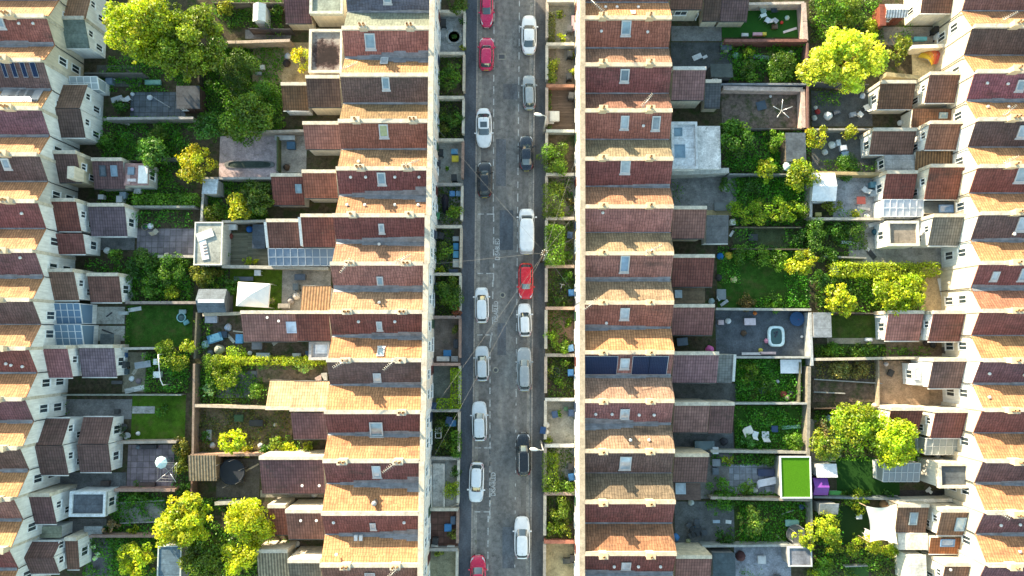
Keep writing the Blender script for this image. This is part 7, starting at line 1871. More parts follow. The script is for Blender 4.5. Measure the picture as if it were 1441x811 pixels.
def bag(px, py, r, col, label, name='rubbish_bag', cat='bag'):
    x, y = G(px, py); g = np.random.default_rng(int(px * 17 + py)); mb = MB(); n = 14; R_ = []
    for i, (q, z) in enumerate(((.55, 0), (.95, .12), (1.0, .35), (.85, .65), (.5, .95), (.16, 1.1), (.2, 1.28))):
        R_.append([(x + r * q * g.uniform(.85, 1.15) * math.cos(2 * math.pi * j / n), y + r * q * g.uniform(.85, 1.15) * math.sin(2 * math.pi * j / n), z * r * 1.2 + .01) for j in range(n)])
    mb.rings(R_); o = mb.build(name, 'cloth', None, col, org=(x, y, 0)); tag(o, label, cat)
def ball(px, py, r, col, label):
    x, y = G(px, py); mb = MB(); mb.lathe(x, y, [(r * math.sin(t) + .001, r - r * math.cos(t)) for t in np.linspace(0.05, 3.09, 10)], 16)
    o = mb.build('play_ball', 'plain', None, col, org=(x, y, 0)); tag(o, label, 'ball')
def shed(x0, y0, x1, y1, kind, hlo, hhi, roofc, wallc, label, roofmat='felt', wallmat='wood', name='garden_shed', cat='shed', door=True, win=True, edge=None):
    """kind: T/B lean-to, F flat, GX ridge along x, GY ridge along y; rectangle is the roof in the photo"""
    hm = (hlo + hhi) / 2
    pm = (y0 + y1) / 2
    X0, X1 = W(x0, pm, hm)[0], W(x1, pm, hm)[0]
    ya, yb = W(720, y0, hlo if kind in ('GX', 'B') else hhi)[1], W(720, y1, hlo if kind in ('GX', 'T') else hhi)[1]
    t = thing(name, label, cat, ((X0 + X1) / 2, (ya + yb) / 2, 0))
    o = .10; tk = .06
    mb = MB(); rf = MB()
    if kind == 'GX':
        m = (ya + yb) / 2
        mb.prismX([(yb + o, -.1), (ya - o, -.1), (ya - o, hlo - tk + .02), (m, hhi - tk - .02), (yb + o, hlo - tk + .02)], X0 + o, X1 - o)
        for yy in (ya, yb):
            q = [(X0, m), (X1, m), (X1, yy), (X0, yy)]
            if yy > m: rf.hexa(q, [hhi - tk, hhi - tk, hlo - tk, hlo - tk], [hhi, hhi, hlo, hlo])
            else: rf.hexa(q[::-1], [hlo - tk, hlo - tk, hhi - tk, hhi - tk], [hlo, hlo, hhi, hhi])
    elif kind == 'GY':
        m = (X0 + X1) / 2
        n = [(X0 + o, -.1), (X1 - o, -.1), (X1 - o, hlo - tk + .02), (m, hhi - tk - .02), (X0 + o, hlo - tk + .02)]
        b = len(mb.v)
        for yy in (yb + o, ya - o):
            for xx, z in n: mb.v.append((xx, yy, z))
        fs = [tuple(b + i for i in range(5)), tuple(b + 5 + i for i in reversed(range(5)))] + [(b + i, b + 5 + i, b + 5 + (i + 1) % 5, b + (i + 1) % 5) for i in range(5)]
        mb.f += fs; mb.mi += [0] * 7; mb.sm += [False] * 7
        rf.hexa([(X0, yb), (m, yb), (m, ya), (X0, ya)], [hlo - tk, hhi - tk, hhi - tk, hlo - tk], [hlo, hhi, hhi, hlo])
        rf.hexa([(m, yb), (X1, yb), (X1, ya), (m, ya)], [hhi - tk, hlo - tk, hlo - tk, hhi - tk], [hhi, hlo, hlo, hhi])
    else:
        za, zb = (hhi, hlo) if kind == 'T' else ((hlo, hhi) if kind == 'B' else (hhi, hhi))
        mb.prismX([(yb + o, -.1), (ya - o, -.1), (ya - o, za - tk - .01), (yb + o, zb - tk - .01)], X0 + o, X1 - o)
        rf.hexa([(X0, yb), (X1, yb), (X1, ya), (X0, ya)], [zb - tk, zb - tk, za - tk, za - tk], [zb, zb, za, za])
    mb.build('wall', wallmat, t, wallc); rf.build('roof', roofmat, t, roofc)
    if edge:
        mb = MB(); e = .09; z = hhi
        for q in ((X0 - .02, X1 + .02, ya - e, ya + .02), (X0 - .02, X1 + .02, yb - .02, yb + e), (X0 - .02, X0 + e, yb + e, ya - e), (X1 - e, X1 + .02, yb + e, ya - e)): mb.box(*q, z - .12, z + .10)
        mb.build('roof_edge', 'plain', t, edge)
    if door:
        s = -1; yy = yb + o; cx = (X0 + X1) / 2
        if abs(X1 - X0) < 1.2: cx = (X0 + X1) / 2
        mb = MB(); mb.box(cx - .36, cx + .36, yy - .045, yy + .01, .02, min(1.75, hlo - .15)); d = mb.build('door', 'wood', t, tuple(c * 1.15 for c in wallc))
        mb = MB(); mb.box(cx + .24, cx + .28, yy - .09, yy - .047, .85, .97); mb.build('handle', 'metal', d, (.2, .2, .2))
    if win and abs(X1 - X0) > 1.6:
        window_part(t, X0 + .55, yb + o, .95, min(1.6, hlo - .2), .6, 0, -1)
    return t, X0, X1, ya, yb
shed(355, 3, 373, 28, 'GY', 1.7, 2.1, (0.62, 0.66, 0.62), (0.6, 0.62, 0.58), 'pale greenhouse-like shed with white roof at the upper frame edge', 'plain', 'plain')
shed(285, 252, 306, 273, 'B', 1.8, 2.1, (0.46, 0.50, 0.53), (0.36, 0.36, 0.34), 'small square grey-white shed at the corner of the golden shrub garden')
shed(274, 313, 313, 373, 'F', 2.3, 2.3, (0.34, 0.35, 0.31), (0.5, 0.5, 0.46), 'flat-roofed garden room with pale roof beside the timber deck', 'felt', 'render', 'garden_room', 'garden room', edge=(0.66, 0.64, 0.56))
z = 2.35
def on_roof(px, py, w, d, zz, col, a, mat='plain', mb=None, h=.08):
    p = W(px, py, zz); mb = mb or MB(); mb.rbox(p[0], p[1], w * K0, d * K0, zz, zz + h, a); return mb
p = W(289, 331, 2.35); t = thing('roof_panel', 'white folded panel lying askew on the flat-roofed garden room', 'panel', (p[0], p[1], 2.31))
on_roof(289, 331, 23, 11, 2.31, None, 0.35, h=.12).build('upper_panel', 'plain', t, (.72, .70, .66)); on_roof(287.5, 352, 9.5, 27, 2.31, None, 0.2, h=.07).build('lower_panel', 'plain', t, (.70, .69, .66))
mb = MB()
for i in range(4): on_roof(288 + i * .7, 345 + i * 4.2, 5, 1.6, 2.382, None, 0.2, mb=mb, h=.03)
mb.build('slot', 'plain', t, (.16, .13, .13))
SHB = shed(277, 407, 317, 440, 'GX', 1.9, 2.5, (0.11, 0.14, 0.17), (0.16, 0.17, 0.18), 'blue-grey gabled shed with pale ridge strip at the end of the lawn')
p = W(297, 424, 2.5); mb = MB(); mb.box(p[0] - 1.3, p[0] + 1.3, p[1] - .16, p[1] + .16, 2.49, 2.53); mb.build('ridge_strip', 'plain', SHB[0], (.6, .64, .68))
shed(265, 641, 304, 677, 'T', 1.7, 2.1, (0.25, 0.20, 0.13), (0.2, 0.14, 0.09), 'rustic shed roofed with rough timber slats', 'corrugated')
shed(248, 121, 281, 153, 'T', 1.7, 2.0, (0.085, 0.09, 0.10), (0.10, 0.06, 0.05), 'dark lean-to shed beneath the shaded side of the big spreading tree')
shed(222, 768, 255, 830, 'F', 2.1, 2.1, (0.10, 0.155, 0.20), (0.3, 0.3, 0.3), 'slate blue flat shed roof at the lower frame edge beside the golden tree', 'felt', edge=(0.55, 0.58, 0.55))
shed(355, 316, 373, 350, 'F', 1.0, 1.0, (0.055, 0.075, 0.10), (0.05, 0.06, 0.075), 'dark blue covered hot tub block beside the brown rear wing', 'felt', 'plain', 'covered_tub', 'hot tub', win=False, door=False)
shed(141, 470, 160, 487, 'F', 1.4, 1.4, (0.075, 0.095, 0.10), (0.3, 0.29, 0.27), 'small dark store box in the concrete yard below the conservatory', 'felt', 'plain', 'storage_box', 'box', win=False)
shed(118, 741, 144, 753, 'F', .9, .9, (0.36, 0.38, 0.38), (0.3, 0.3, 0.3), 'pale low coal bunker box beside the pink flowering shrub', 'felt', 'render', 'storage_bunker', 'bunker', win=False, door=False)
def gazebo(x0, y0, x1, y1, label):
    h0, h1 = 2.05, 2.75
    a = W(x0, y1, h0); b = W(x1, y0, h0); cx, cy = (a[0] + b[0]) / 2, (a[1] + b[1]) / 2
    t = thing('gazebo_tent', label, 'gazebo', (cx, cy, 0)); rot = -.06
    cs = []
    for sx, sy in ((-1, -1), (1, -1), (1, 1), (-1, 1)):
        x, y = sx * (b[0] - a[0]) / 2, sy * (b[1] - a[1]) / 2
        cs.append((cx + x * math.cos(rot) - y * math.sin(rot), cy + x * math.sin(rot) + y * math.cos(rot)))
    mb = MB()
    for i in range(4):
        p, q = cs[i], cs[(i + 1) % 4]
        mb.face([(*p, h0), (*q, h0), (cx, cy, h1)]); mb.face([(*q, h0), (*p, h0), (*p, h0 - .25), (*q, h0 - .25)])
    mb.build('canopy', 'cloth', t, (.80, .77, .72))
    for p in cs:
        mb = MB(); mb.tube([(p[0] * .98 + cx * .02, p[1] * .98 + cy * .02, 0), (p[0] * .98 + cx * .02, p[1] * .98 + cy * .02, h0 - .03)], .03, 6); mb.build('leg', 'metal', t, (.7, .7, .7))
gazebo(333, 398, 379, 432, 'white gazebo tent with pyramid canopy on the bright lawn')
def trampoline(px, py, r, label, col=(.012, .014, .018), h=.8, poles=True, torn=False):
    x, y = G(px, py); t = thing('trampoline', label, 'trampoline', (x, y, 0))
    mb = MB(); mb.lathe(x, y, [(r * .86, h - .01), (r * .6, h - .015), (.02, h - .03)], 28); mb.build('jump_mat', 'cloth', t, col)
    mb = MB(); n = 28
    mb.lathe(x, y, [(r * .85, h), (r * .86, h + .03), (r, h + .03), (r, h - .02), (r * .88, h - .02)], n); mb.build('edge_pad', 'cloth', t, tuple(c * 2.2 + .01 for c in col))
    for i in range(6):
        a = i / 6 * 6.28 + .3; cx, cy = x + r * math.cos(a), y + r * math.sin(a)
        mb = MB(); mb.tube([(cx, cy, 0), (cx, cy, h + (1.5 if poles else 0))], .022, 6); mb.build('pole', 'metal', t, (.25, .25, .26))
trampoline(331, 662, 1.3, 'round black trampoline on the dark patio below the soil garden')
plank(346, 663, 364, 653, .16, (.5, .42, .3), 'pale timber board leaning beside the black trampoline')
def parasol(px, py, r, col, label, h=2.1):
    c = W(px, py, h); t = thing('garden_parasol', label, 'parasol', (c[0], c[1], 0)); mb = MB(); n = 8; R_ = []
    for q, z in ((1, h - .38), (.66, h - .2), (.33, h - .07), (.03, h)):
        R_.append([(c[0] + r * q * math.cos(2 * math.pi * j / n), c[1] + r * q * math.sin(2 * math.pi * j / n), z) for j in range(n)])
    mb.rings(R_, smooth=False, caps=False); mb.build('canopy', 'cloth', t, col)
    mb = MB(); mb.tube([(c[0], c[1], 0), (c[0], c[1], h + .08)], .025, 8); mb.build('pole', 'metal', t, (.6, .6, .6))
    mb = MB(); mb.lathe(c[0], c[1], [(.28, 0), (.28, .06), (.05, .1)], 14); mb.build('base', 'stone', t, (.2, .2, .2))
parasol(224, 652, .62, (.62, .80, .80), 'round pale aqua parasol on the purple paved patio')
parasol(1111, 233, .52, (.50, .62, .66), 'pale blue-white parasol beside the dark square-roofed shed', 1.9)
def rotary(px, py, r, label, arms=4, a0=.4, lines=True, h=1.8, col=(.75, .75, .73)):
    c = W(px, py, h); x, y = c[0], c[1]; t = thing('rotary_clothes_line', label, 'clothes line', (x, y, 0))
    mb = MB(); mb.tube([(x, y, 0), (x, y, h)], .028, 8); mb.build('post', 'metal', t, col)
    for i in range(arms):
        a = a0 + i * 2 * math.pi / arms; mb = MB(); mb.tube([(x, y, h - .25), (x + r * math.cos(a), y + r * math.sin(a), h + .15)], .034, 6); mb.build('arm', 'metal', t, col)
    if lines:
        mb = MB()
        for q in (.45, .7, .95):
            for i in range(arms):
                a = a0 + i * 2 * math.pi / arms; b = a0 + (i + 1) * 2 * math.pi / arms; z = h - .25 + .4 * q
                mb.tube([(x + r * q * math.cos(a), y + r * q * math.sin(a), z), (x + r * q * math.cos(b), y + r * q * math.sin(b), z)], .006, 4)
        mb.build('washing_line', 'plain', t, (.6, .6, .58))
rotary(1101, 155, 1.05, 'white rotary clothes line standing open in the pink-walled bark garden', 5, .3, False, 1.5)
rotary(236, 664, 1.35, 'grey rotary clothes line at the edge of the purple paved patio', 4, .75, True, 1.8, (.42, .42, .44))
def prop_line(pts, label, h=1.9):
    c = W(*pts[0], h); t = thing('clothes_prop', label, 'clothes line', (c[0], c[1], 0))
    w = [W(*p, h) for p in pts]
    mb = MB(); mb.tube([(c[0], c[1], 0), (c[0], c[1], h)], .04, 8); e = w[-1]; mb.tube([(e[0], e[1], 0), (e[0], e[1], h)], .04, 8); mb.build('post', 'metal', t, (.7, .72, .72))
    mb = MB(); mb.tube(w, .05, 6); mb.build('rail', 'metal', t, (.74, .76, .76))
prop_line([(223, 499), (224, 520), (226, 535), (229, 542)], 'white bent pole of a clothes line over the junk-strewn yard')
table(225, 509, 8, 8, (.66, .70, .70), 'white square bird table beside the bent clothes line pole'); 
crate(225, 527, 9, 8, .6, (.62, .68, .68), 'white box beneath the bent clothes line pole')
plank(176, 551, 203, 545, .5, (.66, .66, .62), 'white slatted pallet lying at the lower end of the junk-strewn yard')
table(206, 513, 22, 9, (.24, .27, .30), 'long grey table in the junk-strewn yard', .15)
crate(177, 500, 7, 7, .5, (.05, .12, .26), 'blue crate by the pale wall in the junk-strewn yard'); wheelie_bin(180, 513, (.06, .065, .07), 'dark bin in the junk-strewn yard'); crate(179, 523, 8, 7, .45, (.06, .09, .11), 'dark crate below the bin in the junk-strewn yard')
plank(187, 527, 195, 515, .3, (.55, .5, .4), 'pale short board on the junk-strewn yard floor'); bag(196, 536, .3, (.22, .18, .2), 'grey sack on the junk-strewn yard floor')
bag(186, 533, .28, (.7, .72, .72), 'white sack near the slatted pallet')
def mini_pool(px, py, r, label, c1, c2): 
    x, y = G(px, py); t = thing('paddling_pool', label, 'paddling pool', (x, y, 0))
    mb = MB(); mb.lathe(x, y, [(r, 0), (r * 1.08, .1), (r, .22), (r * .88, .2), (r * .84, .05)], 22); mb.build('rim', 'plain', t, c1)
    mb = MB(); mb.lathe(x, y, [(r * .86, .06), (r * .86, .13), (.02, .131)], 22); mb.build('water_surface', 'water', t, c2)
mini_pool(256, 447, .45, 'small turquoise paddling pool on the dark lawn', (.35, .62, .64), (.2, .4, .4))
crate(264, 454, 7, 5, .3, (.12, .30, .32), 'teal toy box beside the turquoise paddling pool', .5); crate(259, 439, 9, 5, .3, (.30, .40, .40), 'pale green toy box above the turquoise paddling pool')
plank(181, 437, 199, 434, .4, (.66, .68, .66), 'white surfboard-like board on the dark lawn edge', mat='plain')
crate(176, 441, 12, 4, .35, (.45, .48, .46), 'pale long planter box at the end of the upper concrete strip'); pot_plant(184, 416, .45, 1.1, (.5, .5, .5), (.06, .08, .06), 'dark potted plant with white rim beside the rear wing end')
plank(144, 464, 160, 470, .12, (.04, .04, .045), 'black folded tool lying on the lower concrete strip', mat='plain')
plank(150, 446, 158, 440, .12, (.05, .05, .055), 'black folded tool lying on the upper concrete strip', mat='plain')
bag(160, 112, .22, (.7, .72, .75), 'white bag at the top of the slate-grey patio'); bag(187, 133, .22, (.62, .66, .7), 'pale bag on the slate-grey patio'); bag(212, 138, .3, (.66, .7, .76), 'large white bag in the middle of the slate-grey patio')
chair(183, 141, (.5, .53, .55), 'grey chair on the slate-grey patio', .6); chair(176, 152, (.35, .36, .4), 'dark grey chair near the rear wing on the slate-grey patio', 2.2); table(170, 143, 16, 8, (.30, .32, .34), 'grey bench table at the house end of the slate-grey patio', .3)
ball(187, 155, .16, (.5, .4, .6), 'pale violet ball on the slate-grey patio'); crate(218, 118, 22, 6, .4, (.14, .30, .26), 'green covered sandbox by the dark shed under the big tree'); plank(214, 136, 240, 152, .09, (.4, .42, .43), 'long thin pole lying across the slate-grey patio', z=.09)
crate(158, 117, 9, 8, .6, (.16, .22, .30), 'blue-grey chest near the glass lean-to'); plank(135, 166, 184, 175, .35, (.56, .52, .46), 'pale lean-to board roof below the slate-grey patio wall', z=.1)
def bicycle(px, py, a, col, label, s=1.0):
    x, y = G(px, py); t = thing('bicycle', label, 'bicycle', (x, y, 0)); ca, sa = math.cos(a), math.sin(a)
    def P(u, z, v=0): return (x + u * ca * s - v * sa * s, y + u * sa * s + v * ca * s, z * s)
    for u in (-.5, .5):
        mb = MB(); pts = [P(u + .32 * math.cos(q), .34 + .32 * math.sin(q)) for q in np.linspace(0, 6.283, 19)]
        mb.tube(pts, .022, 6)
        for q in range(6): mb.tube([P(u, .34), P(u + .3 * math.cos(q * 1.047), .34 + .3 * math.sin(q * 1.047))], .006, 4)
        mb.build('wheel', 'rubber', t)
    mb = MB(); mb.tube([P(-.5, .34), P(-.18, .78), P(.36, .82), P(.5, .34)], .024, 6); mb.tube([P(-.5, .34), P(-.02, .32), P(.36, .80)], .024, 6); mb.tube([P(-.02, .32), P(-.2, .92)], .02, 6); mb.build('bike_frame', 'metal', t, col)
    mb = MB(); mb.tube([P(.36, .8), P(.33, 1.0), P(.35, 1.02, -.28)], .016, 6); mb.tube([P(.33, 1.0), P(.35, 1.02, .28)], .016, 6); mb.build('handlebar', 'metal', t, (.6, .6, .6))
    mb = MB(); c = P(-.2, .93); mb.rbox(c[0], c[1], .26 * s, .14 * s, .92 * s, .98 * s, a); mb.build('saddle', 'rubber', t)
bicycle(789, 406, 1.3, (.6, .62, .62), 'bicycle parked beside the cream house front and green shrub', 1.0)
mini_pool(205, 320, .34, 'round stone birdbath bowl at the top of the stone slab patio', (.32, .26, .2), (.2, .2, .2)); ball(214, 319, .3, (.72, .74, .8), 'white ball at the top of the stone slab patio'); chair(222, 327, (.40, .36, .28), 'tan chair at the top of the stone slab patio', .8)
bag(152, 353, .34, (.70, .72, .72), 'white sack beside the extra red roof'); bag(235, 359, .25, (.6, .5, .46), 'pinkish pot on the patio wall corner by the spine', 'clay_pot', 'pot'); plank(204, 292, 232, 290, .3, (.56, .58, .52), 'pale plank lying along the wall under the low clipped hedge')
crate(147, 279, 7, 6, .6, (.66, .68, .70), 'white box in the narrow side yard near the dark end roof'); wheelie_bin(175, 283, (.55, .58, .6), 'pale bin beside the dark end roof'); crate(178, 277, 8, 9, .7, (.30, .38, .45), 'blue-grey box beside the dark end roof'); crate(197, 270, 9, 8, .5, (.6, .62, .62), 'white box below the cluttered flat roof')
def roof_item(px, py, w, d, zz, col, lab, a=0., h=.3, name='roof_clutter', cat='clutter'):
    p = W(px, py, zz); t = thing(name, lab, cat, (p[0], p[1], zz)); mb = MB(); mb.rbox(p[0], p[1], w * K0, d * K0, zz, zz + h, a); mb.build('box_body', 'plain', t, col); mb = MB(); mb.rbox(p[0], p[1], w * K0 * .96, d * K0 * .96, zz + h + .001, zz + h + .03, a); mb.build('lid', 'plain', t, tuple(min(1, c * 1.15) for c in col))
roof_item(202, 246, 13, 25, 2.11, (.72, .71, .68), 'white slatted frame lying on the cluttered flat roof', h=.14, name='slatted_frame', cat='frame'); roof_item(185, 241, 9, 11, 2.11, (.16, .22, .28), 'blue-grey tray on the cluttered flat roof', h=.12, name='storage_tray', cat='tray'); roof_item(186, 254, 12, 4, 2.11, (.55, .5, .5), 'pale bar tray on the cluttered flat roof', h=.1, name='storage_tray', cat='tray'); roof_item(181, 252, 5, 16, 2.11, (.40, .26, .24), 'reddish strip on the cluttered flat roof near the rooflight roof', h=.06, name='roof_board', cat='board')
bag(406, 80, .35, (.55, .56, .6), 'pale round drum lid beside the yellow bush', 'water_butt', 'water butt'); bag(404, 90, .4, (.05, .04, .04), 'dark sack below the pale drum in the dirt patch'); crate(371, 97, 6, 6, .4, (.55, .52, .46), 'pale box in the wild garden'); crate(365, 105, 9, 4, .25, (.25, .26, .26), 'grey tray in the wild garden')
crate(412, 207, 11, 10, .6, (.04, .10, .17), 'dark blue tub in the narrow concrete yard'); crate(403, 196, 28, 6, .5, (.5, .52, .52), 'pale bench at the top of the narrow concrete yard'); bag(404, 236, .35, (.10, .07, .05), 'brown sack at the foot of the narrow concrete yard')
for i in range(1): pass
mb = MB(); a = W(316, 238, 0); b = W(386, 228, 0); 
def pond(x0, y0, x1, y1, label):
    a = W(x0, y1, 0); b = W(x1, y0, 0); t = thing('garden_pond', label, 'pond', ((a[0] + b[0]) / 2, (a[1] + b[1]) / 2, 0)); n = 24
    cx, cy, hx, hy = (a[0] + b[0]) / 2, (a[1] + b[1]) / 2, (b[0] - a[0]) / 2, (b[1] - a[1]) / 2
    mb = MB(); pt = lambda q, z: [(cx + q * hx * math.copysign(abs(math.cos(6.283 * j / n)) ** .5, math.cos(6.283 * j / n)), cy + q * hy * math.copysign(abs(math.sin(6.283 * j / n)) ** .6, math.sin(6.283 * j / n)), z) for j in range(n)]
    mb.rings([pt(1.06, .0), pt(1.06, .1), pt(.9, .1), pt(.88, .03)], smooth=False); mb.build('rim', 'stone', t, (.2, .2, .19))
    mb = MB(); mb.rings([pt(.9, .02), pt(.9, .045)]); mb.build('pond_water', 'concrete', t, (.05, .07, .06))
pond(318, 227, 385, 237, 'long narrow pond channel in the pinkish patio'); pond(773, 518, 788, 531, 'small dark pond in the front plot beneath the solar panels')
crate(327, 321, 17, 7, .6, (.66, .68, .68), 'white bench seat on the timber deck'); bag(352, 323, .35, (.03, .13, .40), 'blue folded tarpaulin beside the covered hot tub', 'blue_tarpaulin', 'tarpaulin'); bag(325, 333, .3, (.16, .05, .04), 'dark red cushion pot on the timber deck', 'clay_pot', 'pot'); table(366, 385, 9, 8, (.6, .64, .66), 'small white table on the bright lawn above the gazebo'); 
crate(345, 393, 26, 5, .4, (.10, .12, .15), 'dark long planter on the bright lawn above the gazebo')
bag(418, 417, .4, (.62, .56, .5), 'pale sack heap by the orange corrugated roof'); bag(410, 424, .35, (.3, .27, .26), 'grey sack heap near the gazebo'); wheelie_bin(420, 405, (.10, .12, .13), 'dark bin by the orange corrugated roof'); crate(425, 391, 14, 8, .7, (.07, .09, .12), 'dark blue chest at the top of the grey concrete yard'); crate(402, 431, 16, 6, .5, (.33, .3, .26), 'tan crate against the cream wall below the gazebo'); pot_plant(384, 424, .3, .7, (.3, .2, .14), (.08, .1, .02), 'potted plant on the lawn corner beside the gazebo')
JUNK = [('bag', 290, 485, .42, (.32, .48, .50), 'pale turquoise sack against the spine wall in the junk yard'), ('crate', 306, 476, 20, 11, .6, (.05, .17, .28), 'blue tank lying in the junk yard', .3), ('crate', 316, 471, 12, 8, .5, (.03, .05, .08), 'black crate behind the blue tank'), ('bag', 310, 492, .55, (.30, .31, .24), 'olive-grey rubble heap in the junk yard'), ('bag', 322, 461, .38, (.46, .50, .58), 'pale grey bundle in the junk yard'), ('crate', 300, 450, 16, 9, .5, (.45, .46, .52), 'pale crate below the blue-grey shed'), ('crate', 341, 477, 9, 12, .8, (.08, .26, .46), 'bright blue barrel box beside the long pinkish wing'), ('bag', 336, 495, .4, (.10, .10, .12), 'dark sack beside the rubble heap'), ('bag', 352, 497, .24, (.66, .67, .68), 'small white sack by the yellow hedge'), ('crate', 372, 500, 18, 6, .4, (.34, .38, .42), 'grey trough along the yellow hedge'), ('crate', 419, 500, 11, 5, .4, (.55, .54, .50), 'cream trough along the yellow hedge near the white flat roof'), ('bag', 297, 497, .35, (.12, .14, .16), 'dark bundle at the foot of the spine wall'), ('crate', 364, 487, 13, 9, .5, (.2, .2, .23), 'dark grey crate below the long pinkish wing')]
for r in JUNK:
    if r[0] == 'bag': bag(*r[1:])
    else: crate(*r[1:])
plank(320, 471, 330, 482, .3, (.62, .58, .52), 'pale board lying at an angle in the junk yard'); plank(384, 485, 392, 479, .35, (.6, .58, .54), 'white frame leaning below the long pinkish wing'); plank(328, 466, 346, 468, .14, (.55, .5, .4), 'thin pale batten beside the blue barrel box')
plank(432, 494, 432, 506, .3, (.06, .10, .2), 'dark blue board against the white flat roof wing', mat='plain')
roof = [(451, 533), (462, 531)]
table(452, 533, 10, 9, (.62, .46, .42), 'pink square table below the cream flowering clump', .5); table(459, 530, 8, 11, (.66, .62, .58), 'white square table below the cream flowering clump', .1)
crate(338, 588, 12, 9, .35, (.04, .09, .03), 'dark green compost bin in the bare soil garden'); crate(362, 595, 18, 8, .3, (.035, .035, .035), 'black cold frame in the bare soil garden'); bag(367, 627, .28, (.6, .62, .62), 'white pot near the small lime-yellow tree', 'clay_pot', 'pot'); bag(300, 627, .3, (.4, .42, .42), 'grey pot in the soil garden by the spine', 'clay_pot', 'pot'); crate(296, 612, 6, 14, .3, (.3, .32, .3), 'grey trough in the soil garden by the spine'); bag(388, 598, .22, (.5, .48, .4), 'pale stone pot beside the tan rear wing', 'clay_pot', 'pot')
plank(441, 653, 449, 647, .14, (.6, .5, .32), 'bright plank lying on the big purple-brown roof edge', z=.1)
bag(414, 768, .3, (.6, .6, .58), 'white tangle beside the grey-brown rear roof'); bag(419, 765, .28, (.55, .55, .52), 'second white tangle beside the grey-brown rear roof, nearer the house'); bag(443, 696, .3, (.6, .6, .6), 'white sack at the wall below the big purple-brown roof')
crate(334, 672, 22, 12, .4, (.06, .05, .045), 'dark raised planter below the black trampoline')
bag(195, 610, .22, (.7, .72, .72), 'white pot at the end of the bright lawn wall', 'clay_pot', 'pot'); pot_plant(176, 601, .4, .9, (.1, .1, .1), (.03, .06, .03), 'dark potted plant beside the twin ridged wings'); pot_plant(181, 613, .35, .8, (.6, .6, .6), (.05, .08, .03), 'potted plant in a white pot beside the twin ridged wings')
crate(213, 628, 20, 5, .45, (.05, .04, .04), 'dark bench along the top of the purple paved patio'); crate(210, 682, 21, 7, .45, (.09, .06, .05), 'brown bench along the bottom of the purple paved patio'); crate(151, 679, 11, 6, .4, (.07, .05, .045), 'dark trough below the twin ridged wings'); bag(195, 629, .22, (.2, .24, .28), 'grey pot at the top of the purple paved patio', 'clay_pot', 'pot')
crate(167, 538, 14, 4, .3, (.08, .08, .08), 'dark block in the grey concrete yard by the lilac roof'); crate(167, 579, 6, 6, .3, (.05, .05, .05), 'small dark drain box in the grey concrete yard'); 
for k, (x_, y_, lab) in enumerate(((140, 779, 'white flower pot nearest the lower wing end'), (136, 785, 'white flower pot second from the lower wing end'), (172, 772, 'pale flower pot beside the yellow-leaved tree'), (134, 769, 'white flower pot at the top of the dark path'))): pot_plant(x_, y_, .2, .5, (.66, .68, .66), (.5, .5, .45), lab)
chair(1072, 17, (.36, .50, .46), 'pale green chair on the artificial lawn', .3, 1.2); chair(1087, 16, (.05, .07, .09), 'black chair on the artificial lawn', 1.8, 1.2); chair(1078, 31, (.66, .68, .70), 'white chair on the artificial lawn beside the pale green one', 2.6, 1.1); chair(1089, 32, (.5, .5, .52), 'black and white chair on the artificial lawn', .9, 1.1); table(1071, 26, 9, 5, (.6, .68, .66), 'low white table on the artificial lawn', .4)
bag(1107, 26, .26, (.50, .66, .58), 'pale green ride-on toy near the pink end wall', 'ride_on_toy', 'toy'); ball(1099, 33, .18, (.6, .04, .03), 'red ball on the artificial lawn'); plank(1102, 46, 1121, 40, .25, (.7, .68, .66), 'white toy slide lying on the artificial lawn', mat='plain'); crate(1065, 50, 14, 4, .3, (.62, .36, .40), 'pink trough along the dark red wall'); crate(1047, 51, 9, 4, .3, (.66, .66, .62), 'white trough along the dark red wall'); crate(1074, 50, 5, 4, .35, (.6, .5, .06), 'yellow toy box along the dark red wall'); crate(1089, 39, 8, 6, .25, (.16, .10, .06), 'brown mat box on the artificial lawn')
plank(975, 83, 987, 78, .55, (.60, .60, .60), 'white panel lying in the dark narrow yard', mat='plain'); plank(989, 82, 995, 79, .3, (.6, .6, .6), 'small white panel lying in the dark narrow yard', mat='plain'); bag(1021, 72, .35, (.30, .32, .22), 'olive garden sack in the dark narrow yard'); bag(1035, 79, .35, (.24, .40, .36), 'pale green plant bag in the dark narrow yard'); crate(1020, 68, 14, 10, .5, (.10, .13, .16), 'dark slate chest in the dark narrow yard')
plank(1048, 79, 1086, 82, .4, (.34, .38, .46), 'grey-blue long board in the shrubbery above the pink wall', mat='plain'); plank(1092, 82, 1102, 83, .4, (.42, .46, .54), 'short grey-blue board in the shrubbery above the pink wall', mat='plain'); bag(1113, 63, .25, (.6, .62, .6), 'white pot beneath the dark red wall', 'clay_pot', 'pot'); bag(1112, 75, .25, (.6, .64, .5), 'cream pot in the shrubbery', 'clay_pot', 'pot')
shed(1000, 90, 1031, 109, 'B', 1.8, 2.1, (0.045, 0.06, 0.06), (.08, .08, .08), 'dark green felt-roofed shed beside the reddish rear roof')
crate(1071, 149, 13, 12, .06, (.07, .10, .14), 'dark slate square cover on the bark garden floor', .25, 'ground_cover_slab', 'slab'); bag(1084, 136, .15, (.7, .7, .7), 'tiny white pot in the bark garden', 'clay_pot', 'pot'); ball(1070, 121.5, .2, (.7, .7, .68), 'white ball on the pink rendered wall top')
shed(1106, 187, 1134, 227, 'F', 2.0, 2.0, (0.085, 0.105, 0.125), (.12, .1, .08), 'dark square-roofed shed between green and golden bushes')
shed(1143, 243.5, 1177, 283, 'GX', 1.9, 2.3, (.70, .71, .72), (.62, .62, .6), 'white gabled shed on the pale patio', 'plain', 'plain')
